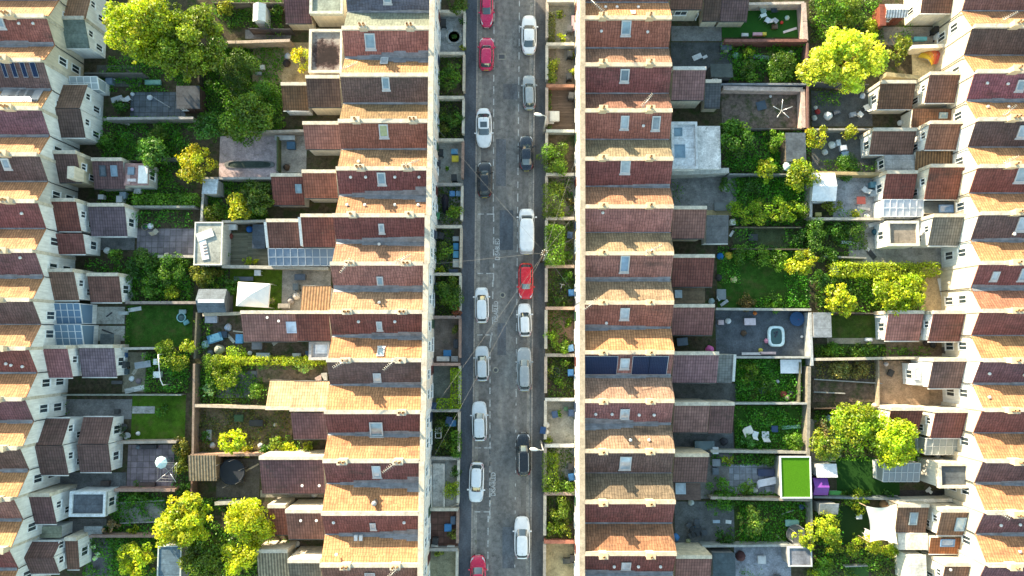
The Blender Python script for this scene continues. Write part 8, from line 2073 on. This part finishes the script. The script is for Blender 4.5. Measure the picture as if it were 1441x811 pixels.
C1 = [('bag', 1164, 164, .45, (.66, .68, .68), 'white sack on the dark cluttered patio'), ('bag', 1150, 158, .28, (.35, .05, .05), 'dark red sack on the dark cluttered patio'), ('bag', 1147, 152, .22, (.6, .62, .6), 'white pot on the dark cluttered patio near the spine', 'clay_pot', 'pot'), ('bag', 1209, 162, .3, (.66, .66, .68), 'white pot at the house end of the dark cluttered patio', 'clay_pot', 'pot'), ('bag', 1213, 136, .3, (.6, .64, .72), 'pale blue bag beneath the yellow tree edge'), ('crate', 1175, 160, 9, 6, .5, (.06, .07, .09), 'black box on the dark cluttered patio', .2), ('crate', 1198, 163, 8, 6, .4, (.3, .32, .36), 'grey box on the dark cluttered patio', .2), ('bag', 1145, 167, .3, (.5, .54, .52), 'grey-green sack by the spine on the dark cluttered patio'),
 ('bag', 1170, 205, .4, (.62, .66, .66), 'white sack on the second dark patio'), ('crate', 1184, 210, 8, 7, .5, (.66, .68, .72), 'white box on the second dark patio', .1), ('crate', 1186, 219, 10, 7, .5, (.06, .12, .2), 'dark blue box on the second dark patio', .1), ('bag', 1160, 215, .32, (.56, .6, .6), 'pale round sack near the small golden bush'), ('crate', 1177, 203, 5, 8, .5, (.5, .55, .58), 'pale box beside the white sack', .1)]
for r in C1:
    (bag if r[0] == 'bag' else crate)(*r[1:])
chair(1217, 153, (.68, .68, .66), 'white chair by the lower brown wing', 2.0, 1.2); chair(1208, 163, (.62, .64, .64), 'white chair at the house end of the dark cluttered patio', .8, 1.1)
bag(1266, 174, .32, (.6, .62, .62), 'white dish lying on the corner by the brown lower roof', 'satellite_dish', 'dish')
table(1207, 284, 12, 11, (.22, .055, .045), 'dark red square table on the pale patio'); chair(1214, 268, (.66, .66, .64), 'white chair on the pale patio', 2.4, 1.1); bag(1186, 251, .3, (.06, .06, .07), 'dark sack beside the white gabled shed'); crate(1225, 262, 8, 8, .6, (.12, .26, .32), 'teal barrel box against the white end wall'); crate(1224, 274, 8, 8, .6, (.3, .36, .4), 'grey barrel box against the white end wall'); crate(1149, 303, 8, 5, .4, (.55, .46, .14), 'yellow box at the lower spine corner of the pale patio'); plank(1206, 292, 1224, 295, .25, (.66, .62, .56), 'white board lying on the pale patio', mat='plain'); bag(1219, 305, .3, (.6, .6, .58), 'white sack by the cream patio wall'); crate(1233, 303, 6, 10, .7, (.7, .68, .62), 'cream box against the conservatory corner')
plank(1183, 341, 1206, 342, .3, (.64, .68, .66), 'white board in the vegetable bed', mat='plain'); plank(1222, 318, 1245, 312, .4, (.6, .62, .62), 'pale board leaning beside the flat brown roof', mat='plain'); plank(1221, 352, 1231, 364, .5, (.02, .025, .03), 'black folded chair on the grey yard', mat='plain'); plank(1219, 350, 1223, 353, .3, (.62, .62, .62), 'white folded stool on the grey yard', mat='plain'); bag(1231, 327, .35, (.05, .12, .16), 'dark teal sack against the flat brown roof wing')
crate(1171, 381, 10, 12, .5, (.26, .30, .36), 'pale slatted hutch above the airy yellow tree', .05, 'animal_hutch', 'hutch'); ball(1031, 394, .35, (.56, .50, .24), 'tan ball on the dark lawn'); crate(1058, 335, 12, 9, .4, (.035, .04, .04), 'black cold frame with white rim on the scrubby lawn'); 
crate(1029, 314, 6, 8, .6, (.6, .62, .62), 'white box at the slate wing end'); plank(1027, 333, 1032, 325, .25, (.6, .6, .6), 'white board leaning at the slate wing end', mat='plain'); bag(1013, 361, .35, (.03, .16, .42), 'blue bag beside the dark red wing'); bag(1025, 360, .42, (.6, .42, .05), 'yellow bag beside the blue bag'); bag(1011, 391, .35, (.05, .05, .05), 'black bin bag beside the dark red wing'); crate(1013, 415, 12, 14, .5, (.2, .22, .23), 'grey crate in the side yard by the brown flat roof'); chair(1012, 419, (.6, .64, .64), 'white chair in the side yard by the brown flat roof', .5); plank(1014, 430, 1024, 423, .3, (.5, .52, .52), 'pale board at the corner of the dark lawn', mat='plain'); bag(1001, 424, .32, (.4, .5, .52), 'pale turquoise sack beside the brown flat roof'); bag(979, 412, .35, (.66, .66, .64), 'white towel bundle on the brown flat roof edge'); chair(1018, 267, (.5, .5, .5), 'grey chair in the grey concrete yard', 1.2)
crate(1013, 292, 19, 11, .45, (.12, .13, .13), 'dark bench with pale slats in the grey concrete yard'); 
def big_pool(x0, y0, x1, y1, label):
    a = W(x0, y1, .4); b = W(x1, y0, .4); cx, cy = (a[0] + b[0]) / 2, (a[1] + b[1]) / 2; hx, hy = (b[0] - a[0]) / 2, (b[1] - a[1]) / 2
    t = thing('paddling_pool', label, 'paddling pool', (cx, cy, 0)); n = 32
    def rg(k, z):
        return [(cx + (hx - k) * math.copysign(abs(math.cos(6.2832 * j / n)) ** .55, math.cos(6.2832 * j / n)), cy + (hy - k) * math.copysign(abs(math.sin(6.2832 * j / n)) ** .55, math.sin(6.2832 * j / n)), z) for j in range(n)]
    mb = MB(); mb.rings([rg(.02, 0), rg(-.03, .15), rg(.0, .38), rg(.1, .45), rg(.22, .40), rg(.25, .1)]); mb.build('rim', 'plain', t, (.66, .82, .84))
    mb = MB(); mb.rings([rg(.24, .1), rg(.24, .26)]); mb.build('water_surface', 'water', t)
    mb = MB()
    for dx, dy in ((-.15, .35), (.05, .2), (-.1, .0), (.1, .45)): mb.lathe(cx + dx, cy + dy, [(.12, .262), (.10, .30), (.02, .31)], 9)
    mb.build('pool_toy', 'plain', t, (.03, .04, .06))
big_pool(1082, 459, 1104, 488, 'turquoise rounded paddling pool with white rim on the dark wet patio')
trampoline(1120, 449, .75, 'small round navy trampoline in the corner of the dark wet patio', (.015, .04, .09), .3, False)
C2 = [('bag', 1024, 452, .3, (.66, .7, .72), 'white bag at the house end of the dark wet patio'), ('crate', 1013, 454, 7, 6, .4, (.5, .4, .42), 'pinkish toy box at the house end of the dark wet patio'), ('crate', 1054, 453, 15, 9, .3, (.66, .55, .58), 'pale pink toy chest on the dark wet patio'), ('bag', 1062, 441, .2, (.6, .18, .05), 'orange toy by the pale wall on the dark wet patio', 'plastic_toy', 'toy'), ('bag', 1078, 480, .25, (.6, .25, .35), 'pink toy beside the rounded paddling pool', 'plastic_toy', 'toy'), ('crate', 1056, 498, 26, 3, .25, (.62, .6, .6), 'white plank bench along the lower patio wall', 0.), ('crate', 1079, 497, 22, 3, .25, (.66, .5, .5), 'pinkish plank bench along the lower patio wall', 0.), ('bag', 1070, 493, .22, (.55, .5, .1), 'yellow toy by the lower patio wall', 'plastic_toy', 'toy'), ('bag', 1122, 450, .22, (.3, .04, .12), 'dark red cushion on the small navy trampoline', 'cushion', 'cushion'), ('bag', 1128, 474, .15, (.7, .7, .7), 'tiny white pot at the spine end of the dark wet patio', 'clay_pot', 'pot'), ('bag', 998, 492, .42, (.62, .14, .36), 'pink toy house beside the lower rear wing', 'plastic_toy', 'toy'), ('crate', 959, 481, 14, 10, .4, (.14, .2, .28), 'blue-grey mat box in the narrow yard between rear wings', .1), ('bag', 1046, 469, .3, (.10, .07, .05), 'brown stain-coloured mat roll on the dark wet patio', 'mat_roll', 'mat')]
for r in C2: (bag if r[0] == 'bag' else crate)(*r[1:])
table(1109, 515.5, 29, 19, (.78, .78, .78), 'large white square table in the garden below the wet patio')
C3 = [('crate', 1072, 549, 10, 7, .4, (.05, .07, .12), 'dark blue crate in the toy-strewn garden', .4), ('bag', 1102, 555, .35, (.26, .06, .05), 'dark red toy bundle in the toy-strewn garden', 'plastic_toy', 'toy'), ('bag', 1106, 559, .32, (.5, .4, .34), 'tan toy ring in the toy-strewn garden', 'plastic_toy', 'toy'), ('bag', 1112, 553, .3, (.08, .07, .08), 'black toy bundle in the toy-strewn garden', 'plastic_toy', 'toy'), ('bag', 1083, 541, .16, (.6, .62, .66), 'small white toy in the toy-strewn garden', 'plastic_toy', 'toy'), ('bag', 1094, 537, .18, (.5, .52, .6), 'small pale toy near the white square table', 'plastic_toy', 'toy')]
for r in C3: (bag if r[0] == 'bag' else crate)(*r[1:])
plank(1075, 540, 1080, 547, .1, (.6, .6, .62), 'thin white pole in the toy-strewn garden', mat='plain')
chair(1052, 605, (.72, .68, .6), 'cream garden chair on the green plot with scattered white furniture', .4, 1.6); chair(1061, 610, (.66, .7, .7), 'white stool chair beside the cream garden chair', 1.3, 1.1); chair(1075, 611, (.55, .56, .58), 'grey upright chair beside the white stool chair', 1.57, 1.4); crate(1088, 603, 8, 8, .4, (.03, .06, .14), 'navy box right of the grey upright chair'); plank(1100, 602, 1126, 600, .35, (.34, .6, .5), 'long mint green plank on the dark lawn by the spine', mat='plain')
shed(1098, 642.5, 1141, 701, 'F', 1.9, 1.9, (.065, .19, .008), (.3, .3, .28), 'garden room roofed with bright artificial grass and white edge', 'turf', 'render', 'garden_room', 'garden room', edge=(.62, .66, .70))
chair(1078, 677, (.62, .64, .7), 'white lounger on the slab patio', .2, 1.4, True); crate(1076, 664, 22, 9, .45, (.03, .045, .10), 'navy sofa block on the slab patio'); bag(1062, 690, .28, (.62, .66, .6), 'white flowers pot on the slab patio', 'clay_pot', 'pot'); crate(1006, 650, 10, 9, .5, (.2, .22, .24), 'grey crate behind the dark moss roof wing'); crate(1005, 662, 8, 9, .5, (.10, .12, .14), 'dark crate behind the dark moss roof wing'); wheelie_bin(1003, 632, (.66, .68, .7), 'white bin on the lichen wall corner'); crate(988, 625, 26, 11, .9, (.10, .14, .15), 'teal-grey long bin store in the side yard'); bag(1018, 621, .4, (.06, .06, .07), 'black rubbish heap beside the bin store')
shed(1149, 653, 1178, 672, 'B', 1.7, 1.9, (.70, .70, .72), (.6, .6, .6), 'small white flat shed beside the purple playhouse', 'plain', 'plain')
shed(1145.5, 673, 1166, 697, 'GX', 1.3, 1.7, (.17, .045, .28), (.15, .05, .22), 'purple playhouse on the dark artificial lawn', 'plain', 'plain', 'playhouse', 'playhouse', win=False)
crate(1173, 693, 16, 5, .35, (.12, .42, .10), 'bright green planter beside the purple playhouse'); shed(1153, 709, 1180, 724, 'T', 1.6, 1.9, (.34, .34, .33), (.3, .3, .28), 'small grey-roofed shed above the yellow-leaved tree'); table(1206, 726, 8, 6, (.66, .7, .72), 'small white stool on the small dark lawn', h=.45)
shed(1145, 440, 1170, 475, 'F', 1.9, 1.9, (.24, .27, .30), (.25, .25, .25), 'blue-grey flat shed beside the small lawn', 'felt')
crate(1220, 478, 9, 4, .35, (.6, .6, .6), 'white trough at the end of the small lawn'); bag(1230, 571, .3, (.5, .4, .3), 'tan sack behind the lime-green tree'); bag(1231, 601, .36, (.6, .64, .66), 'white bag amid the green and yellow tree'); bag(1166, 589, .4, (.42, .52, .66), 'pale blue bag at the top of the pale path'); chair(1282, 522, (.6, .62, .64), 'white chair in the dirt courtyard by the lean-to', 2.8, 1.1); crate(1252, 525, 7, 9, .2, (.04, .035, .03), 'dark grate box on the dirt courtyard', -.5); bag(1246, 512, .25, (.55, .5, .48), 'pale sack by the long cream wall', )
crate(1317, 641, 4, 6, .4, (.5, .5, .52), 'grey box in the dark gap behind the lime-green tree'); plank(1305, 689, 1311, 694, .3, (.7, .7, .66), 'white folded airer on the dark yard below the charcoal roof', mat='plain'); plank(1303, 692, 1309, 686, .25, (.7, .7, .66), 'white crossed board on the dark yard below the charcoal roof', mat='plain')
plank(1321, 392, 1327, 420, .35, (.66, .66, .64), 'white ladder board leaning in the tan courtyard', mat='plain'); crate(1330, 386, 10, 14, .7, (.05, .06, .07), 'dark bin store in the tan courtyard'); bag(1312, 485, .35, (.05, .05, .05), 'black sack heap beneath the dark red rear wing'); bag(1302, 483, .3, (.09, .07, .06), 'brown sack beneath the dark red rear wing'); crate(1328, 493, 7, 9, .5, (.10, .09, .08), 'dark crate by the dark red rear wing windows')
shed(1247, 6, 1277, 25, 'GX', 1.9, 2.2, (.66, .68, .70), (.22, .07, .045), 'rusty red shed with ribbed white roof at the upper frame edge', 'corrugated', 'plain')
shed(1238, 6, 1246.5, 36, 'F', 1.7, 1.7, (.24, .07, .045), (.2, .06, .04), 'narrow rust-red side store attached beside the white ribbed roof', 'felt', 'plain', win=False, door=False)
crate(1292, 57, 18, 5, .4, (.10, .36, .42), 'turquoise trough in the upper shady yard'); wheelie_bin(1316, 55, (.6, .62, .64), 'white bin in the upper shady yard'); wheelie_bin(1311, 47, (.03, .03, .03), 'black bin in the upper shady yard')
def windbreak(px, py, label):
    x, y = G(px, py); t = thing('garden_windbreak', label, 'windbreak', (x, y, 0)); N_ = 9; cols = [(.60, .42, .05), (.62, .30, .06), (.60, .16, .07), (.52, .10, .08), (.55, .20, .14)]
    for i in range(5):
        mb = MB(); rows = []
        for k in range(5):
            row = []
            for j in range(4):
                a = 2.6 + (i + j / 3) * -.36; q = .25 + 1.35 * k / 4
                row.append((x + .6 + q * math.cos(a) * 1.2, y - .6 + q * math.sin(a) * 1.3, .15 + .75 * math.sin(math.pi * min(1, (k + .4) / 4.8)) + .12 * math.sin(j * 1.05)))
            rows.append(row)
        mb.grid(rows); mb.build('fabric_panel', 'cloth', t, cols[i])
    for i in range(6):
        a = 2.6 - i * .36; mb = MB(); mb.tube([(x + .6 + q * math.cos(a) * 1.2, y - .6 + q * math.sin(a) * 1.3, z) for q, z in ((.25, .2), (.9, .92), (1.6, .1))], .02, 5); mb.build('rib', 'metal', t, (.6, .6, .6))
windbreak(1303, 89, 'red and yellow fan-shaped windbreak in the cream courtyard')
def sail(pts, label):
    w = [W(*p) for p in pts]; c = np.mean(np.array(w), axis=0); t = thing('shade_sail', label, 'shade sail', (c[0], c[1], 0)); n = 10; rows = []
    for i in range(n + 1):
        u = i / n; row = []
        for j in range(n + 1):
            v = j / n
            p = [(w[0][k] * (1 - u) + w[1][k] * u) * (1 - v) + (w[3][k] * (1 - u) + w[2][k] * u) * v for k in range(3)]
            cv = .10 * (1 - 4 * (u - .5) ** 2) * abs(2 * v - 1) ** 2 + .10 * (1 - 4 * (v - .5) ** 2) * abs(2 * u - 1) ** 2
            row.append((p[0] + (c[0] - p[0]) * cv * 1.6, p[1] + (c[1] - p[1]) * cv * 1.6, p[2] - .25 * (1 - 4 * (u - .5) ** 2) * (1 - 4 * (v - .5) ** 2)))
        rows.append(row)
    mb = MB(); mb.grid(rows); mb.build('sail_cloth', 'cloth', t, (.80, .74, .62))
    for p in w:
        mb = MB(); mb.tube([(p[0], p[1], 0), (p[0], p[1], p[2] + .1)], .045, 8); mb.build('post', 'wood', t, (.4, .3, .2))
sail([(1218, 712, 2.3), (1262, 709, 2.6), (1263, 766, 2.5), (1224, 763, 2.2)], 'cream shade sail stretched over the terrace beside the three skylights')
chair(1218, 748, (.66, .66, .66), 'white chair beneath the corner of the cream shade sail', 1.2, 1.3); bag(1243, 709, .5, (.34, .19, .10), 'terracotta planter above the cream shade sail', 'clay_pot', 'pot'); pot_plant(1246, 709, .3, .6, (.3, .16, .09), (.06, .1, .02), 'potted plant beside the terracotta planter above the sail')
shed(1277, 781, 1304, 822, 'F', 2.4, 2.4, (.62, .62, .56), (.7, .68, .6), 'pale flat outbuilding at the lower frame edge below the sail shade house', 'felt', 'render')
shed(1109.5, 770, 1142, 797, 'F', 2.0, 2.0, (.20, .21, .24), (.3, .3, .3), 'flat grey garage roof with pale rim at the foot of the spine wall', 'felt', 'render', 'garage', 'garage', edge=(.46, .48, .48))
trampoline(1117, 750, .95, 'torn dark trampoline frame in the rough lawn', (.045, .05, .055), .5, True); crate(1113, 735, 18, 8, .3, (.20, .38, .34), 'pale green torn cover by the trampoline frame'); bag(1127, 713, .3, (.06, .10, .18), 'blue bag by the garden room corner'); plank(1100, 724, 1116, 718, .1, (.5, .5, .46), 'thin pole lying in the rough lawn'); plank(1092, 752, 1102, 763, .14, (.5, .46, .38), 'pale log on the rough lawn edge')
table(978, 746, 15, 12, (.03, .035, .04), 'black round table set in the dark concrete yard', .3); bag(979, 743, .26, (.12, .28, .50), 'blue bowl on the black table yard', 'plastic_bowl', 'bowl'); 
for i, (a_, b_, ang, lab) in enumerate(((968, 738, 2.4, 'black chair above the black table'), (971, 752, 3.6, 'black chair below the black table'), (990, 748, .1, 'black chair on the far side of the black table'), (979, 733, 1.57, 'grey chair at the head of the black table'))): chair(a_, b_, (.06, .07, .08), lab, ang)
plank(1003, 734, 1013, 734, .3, (.4, .5, .6), 'pale blue board on the dark concrete yard', mat='plain'); plank(1021, 734, 1029, 735, .35, (.7, .72, .72), 'white board on the dark concrete yard', mat='plain'); bag(972, 707, .32, (.5, .54, .5), 'pale ring pot below the rooflight roof', 'clay_pot', 'pot'); bag(950, 756, .4, (.08, .22, .48), 'bright blue bag against the house in the dark concrete yard'); bag(968, 761, .25, (.34, .36, .2), 'olive ring pot at the foot of the dark concrete yard', 'clay_pot', 'pot')
crate(1070, 786, 10, 10, .4, (.5, .5, .5), 'pale crate on the grey concrete garage yard'); bag(1041, 782, .5, (.10, .05, .05), 'dark brown heap on the grey concrete garage yard'); crate(1092, 812, 8, 8, .4, (.08, .09, .10), 'dark crate at the lower edge of the garage yard'); shed(1003, 778, 1035, 820, 'F', 1.9, 1.9, (.06, .085, .10), (.2, .2, .2), 'dark blue-black flat store beside the lower rear wing', 'felt', 'render'); bag(1041, 779, .3, (.24, .12, .09), 'rusty brown pot on the garage yard', 'clay_pot', 'pot')
NAVY = (.02, .045, .10); BLUE = (.03, .12, .28); BIN = (.022, .025, .028)
FBINS = [(621, 218, BIN, 'black bin on the bin-filled concrete, next to the blue box'), (617, 233, (.05, .05, .06), 'dark bin by the house on the bin-filled concrete'), (640, 253, BIN, 'black box bin in the lower corner of the bin-filled concrete'), (616, 306, (.06, .22, .10), 'green bin behind the covered motorbike'), (625, 37, BIN, 'black bin by the round flowerbed house'), (613, 333, (.1, .11, .13), 'dark bin by the house above the blue crates'), (622, 334, BIN, 'black bin above the rounded green bush'), (613, 404, NAVY, 'navy bin by the house in the red-flowered bush plot'), (633, 590, NAVY, 'navy bin above the blue garden table'), (612, 570, NAVY, 'navy bin between hedge and house'), (614, 758, BIN, 'black bin on the red-tiled patio'), (801, 46, (.10, .10, .10), 'grey bin on the pale patio by the house'), (801, 81, BIN, 'black bin by the flowering shrub house'), (800, 112, BIN, 'black bin at the end of the yellow flowering shrub plot'), (803, 139, (.06, .06, .06), 'dark bin on the brown decking'), (801, 333, NAVY, 'navy bin beside the tall green hedge'), (803, 413, BLUE, 'blue bin by the parked bicycle'), (802, 490, (.12, .25, .42), 'pale blue bin below the brick path'), (802, 524, BLUE, 'blue bin beside the dark pond'), (803, 580, NAVY, 'navy bin on the pale gravel by the house'), (780, 582, (.05, .09, .17), 'navy box bin in the middle of the pale gravel'), (802, 655, BIN, 'black bin by the L-shaped hedge house'), (803, 669, BLUE, 'blue bin by the L-shaped hedge house'), (805, 783, BIN, 'black bin on the yellow patio'), (763.5, 604, (.02, .06, .16), 'navy bin standing on the pavement by the white bags')]
for px, py, c, lab in FBINS: wheelie_bin(px, py, c, lab, random.uniform(-.2, .2))
FBOX = [(640, 215, 9, 7, .4, (.08, .24, .38), 'blue recycling box on the bin-filled concrete'), (641, 225, 9, 8, .4, (.62, .48, .03), 'yellow recycling box on the bin-filled concrete'), (637, 274, 7, 7, .45, (.08, .22, .42), 'blue recycling box above the hedge bush'), (646, 274, 7, 7, .45, (.16, .28, .40), 'pale blue recycling box above the hedge bush'), (642, 337, 8, 6, .4, (.3, .32, .33), 'grey box at the top of the blue crate plot'), (642, 348, 7, 9, .45, (.04, .2, .36), 'upper blue crate beside the pavement wall'), (642, 359, 7, 9, .45, (.10, .3, .44), 'lower blue crate beside the pavement wall'), (642, 371, 8, 11, .3, (.5, .48, .42), 'pale slab box beside the pavement wall'), (639, 383, 12, 6, .5, (.03, .045, .08), 'dark chest at the foot of the blue crate plot'), (630, 497, 10, 8, .45, (.03, .15, .32), 'bright blue tub on the brown patio'), (624, 505, 17, 6, .35, (.62, .60, .56), 'white trough at the foot of the brown patio'), (640, 505, 9, 7, .4, (.3, .29, .28), 'grey box at the foot of the brown patio'), (642, 484, 6, 12, .6, (.03, .03, .035), 'black upright box by the brown patio wall'), (631, 741, 9, 9, .5, (.05, .2, .42), 'bright blue tub on the red-tiled patio'), (638, 731, 6, 10, .4, (.1, .14, .2), 'dark blue box on the red-tiled patio'), (635, 770, 10, 6, .35, (.62, .64, .62), 'white box at the foot of the red-tiled patio'), (612, 768, 9, 5, .35, (.6, .62, .6), 'pale box by the house at the foot of the red-tiled patio'), (780, 166, 13, 14, .5, (.72, .68, .58), 'cream square planter box on the brown decking'), (775, 167, 8, 18, .35, (.55, .5, .42), 'tan low box beside the cream planter on the decking'), (797, 787, 10, 6, .6, (.05, .055, .05), 'dark box on the yellow patio'), (635, 595, 14, 8, .4, (.06, .2, .36), 'blue garden table box in the overgrown narrow plot'), (806, 36, 4, 22, .5, (.5, .34, .36), 'pinkish bench along the pale patio house wall'), (796, 575, 5, 5, .3, (.1, .2, .1), 'green trough on the pale gravel')]
for r in FBOX: crate(*r)
for x_, y_, lab in ((769, 598, 'white bag on the pavement wall by the navy bin'), (768, 608, 'white sack below the other bag on the pavement wall'), (616, 607, 'white bag among the dark shrubs')): bag(x_, y_, .3, (.72, .72, .70), lab)
def frame_chair(px, py, label):
    x, y = G(px, py); t = thing('tube_frame', label, 'frame', (x, y, 0)); mb = MB()
    for dx in (-.28, .28): mb.tube([(x + dx, y - .5, 0), (x + dx, y - .5, .8), (x + dx, y + .5, .8), (x + dx, y + .5, 0)], .03, 6)
    mb.build('side_rail', 'metal', t, (.72, .72, .7)); mb = MB()
    for dy in (-.5, 0, .5): mb.tube([(x - .28, y + dy, .8), (x + .28, y + dy, .8)], .025, 6)
    mb.build('crossbar', 'metal', t, (.7, .7, .68))
frame_chair(618, 608, 'white tubular frame among the dark shrubs of the overgrown narrow plot')
x, y = G(627, 288); t = thing('covered_motorbike', 'motorbike under a black cover in the concrete front plot', 'motorbike', (x, y, 0)); mb = MB(); R_ = []
for u, w, z in ((-1.0, .12, .5), (-.8, .24, .75), (-.4, .30, .95), (0, .30, 1.0), (.3, .36, 1.15), (.6, .34, 1.05), (.85, .2, .75), (1.0, .1, .5)):
    R_.append([(x + w * math.cos(q) * (1.1 if math.sin(q) < .2 else .8), y + u, max(.08, z * (.5 + .5 * math.sin(q)))) for q in np.linspace(0, 6.283, 13)[:-1]])
mb.rings([q[::-1] for q in R_]); mb.build('cover', 'cloth', t, (.02, .02, .028))
for u in (-.7, .7):
    mb = MB(); n = 14; mb.rings([[(x + yy, y + u + .3 * math.cos(6.283 * j / n), .3 + .3 * math.sin(6.283 * j / n)) for j in range(n)] for yy in (-.06, .06)]); mb.build('wheel', 'rubber', t)
x, y = G(639, 52); mb = MB(); n = 24
rg = lambda r, z: [(x + r * math.cos(6.283 * j / n), y + r * math.sin(6.283 * j / n), z) for j in range(n)]
mb.rings([rg(.95, .012), rg(.95, .05), rg(.6, .05), rg(.6, .012)]); o = mb.build('paving_ring', 'slabs', None, (.42, .43, .42), org=(x, y, 0)); tag(o, 'round paved ring encircling the small dark plant in a front plot', 'paving')
def ramp(px0, py0, px1, py1, label):
    a = W(px0, py1, .2); b = W(px1, py0, .2); t = thing('access_ramp', label, 'ramp', ((a[0] + b[0]) / 2, (a[1] + b[1]) / 2, 0)); mb = MB()
    mb.hexa([(a[0], a[1]), (b[0], a[1]), (b[0], b[1]), (a[0], b[1])], -.05, [.05, .05, .4, .4]); mb.build('ramp_slab', 'concrete', t, (.58, .55, .51))
    for xx in (a[0] - .02, b[0] + .02):
        mb = MB(); mb.tube([(xx, a[1], 0), (xx, a[1], .85), (xx, b[1], 1.2), (xx, b[1], 0)], .03, 6); mb.tube([(xx, (a[1] + b[1]) / 2, 0), (xx, (a[1] + b[1]) / 2, 1.0)], .025, 6); mb.build('handrail', 'metal', t, (.72, .71, .68))
ramp(609, 652, 626, 716, 'white access ramp with handrails running along the house front')
plank(626, 716, 646, 708, .12, (.55, .5, .42), 'pale batten gate rail at the foot of the white ramp plot', z=.4)
SUN_AZ = R(-37.5)         # from +y towards -x
SUN_EL = R(15.0)
sun = bpy.data.lights.new('sun', 'SUN'); sun.energy = 4.5; sun.angle = R(0.55); sun.color = (1.0, 0.84, 0.60)
so = bpy.data.objects.new('sun', sun); COL.objects.link(so)
dv = Vector((math.sin(SUN_AZ) * math.cos(SUN_EL), math.cos(SUN_AZ) * math.cos(SUN_EL), math.sin(SUN_EL)))
so.rotation_euler = dv.to_track_quat('Z', 'Y').to_euler(); so.location = dv * 120
w = bpy.data.worlds.new('World'); scene.world = w; w.use_nodes = True
nt = w.node_tree; bg = nt.nodes['Background']
sky = nt.nodes.new('ShaderNodeTexSky'); sky.sky_type = 'NISHITA'; sky.sun_disc = False; sky.sun_elevation = SUN_EL; sky.sun_rotation = SUN_AZ; sky.air_density = 1.0; sky.dust_density = 0.6; sky.ozone_density = 1.5
wb = nt.nodes.new('ShaderNodeMix'); wb.data_type = 'RGBA'; wb.blend_type = 'MULTIPLY'; wb.inputs[0].default_value = 1.0; wb.inputs[7].default_value = (1.12, 1.06, 0.84, 1)
nt.links.new(sky.outputs[0], wb.inputs[6]); nt.links.new(wb.outputs[2], bg.inputs[0]); bg.inputs[1].default_value = 0.155
cam = bpy.data.cameras.new('camera'); cam.sensor_width = 36; cam.lens = 36 * FOC / SRC_W; cam.clip_end = 1500; cam.clip_start = 0.5
co = bpy.data.objects.new('camera', cam); COL.objects.link(co); co.location = (0, 0, CAM_H); co.rotation_euler = (TILT, 0, 0)
scene.camera = co
scene.view_settings.view_transform = 'Standard'; scene.view_settings.look = 'None'; scene.view_settings.gamma = 1; scene.view_settings.exposure = 1.95
scene.view_settings.use_curve_mapping = False
scene.render.engine = 'CYCLES'
scene.cycles.max_bounces = 6; scene.cycles.transparent_max_bounces = 8; scene.cycles.diffuse_bounces = 3
scene.cycles.use_denoising = True
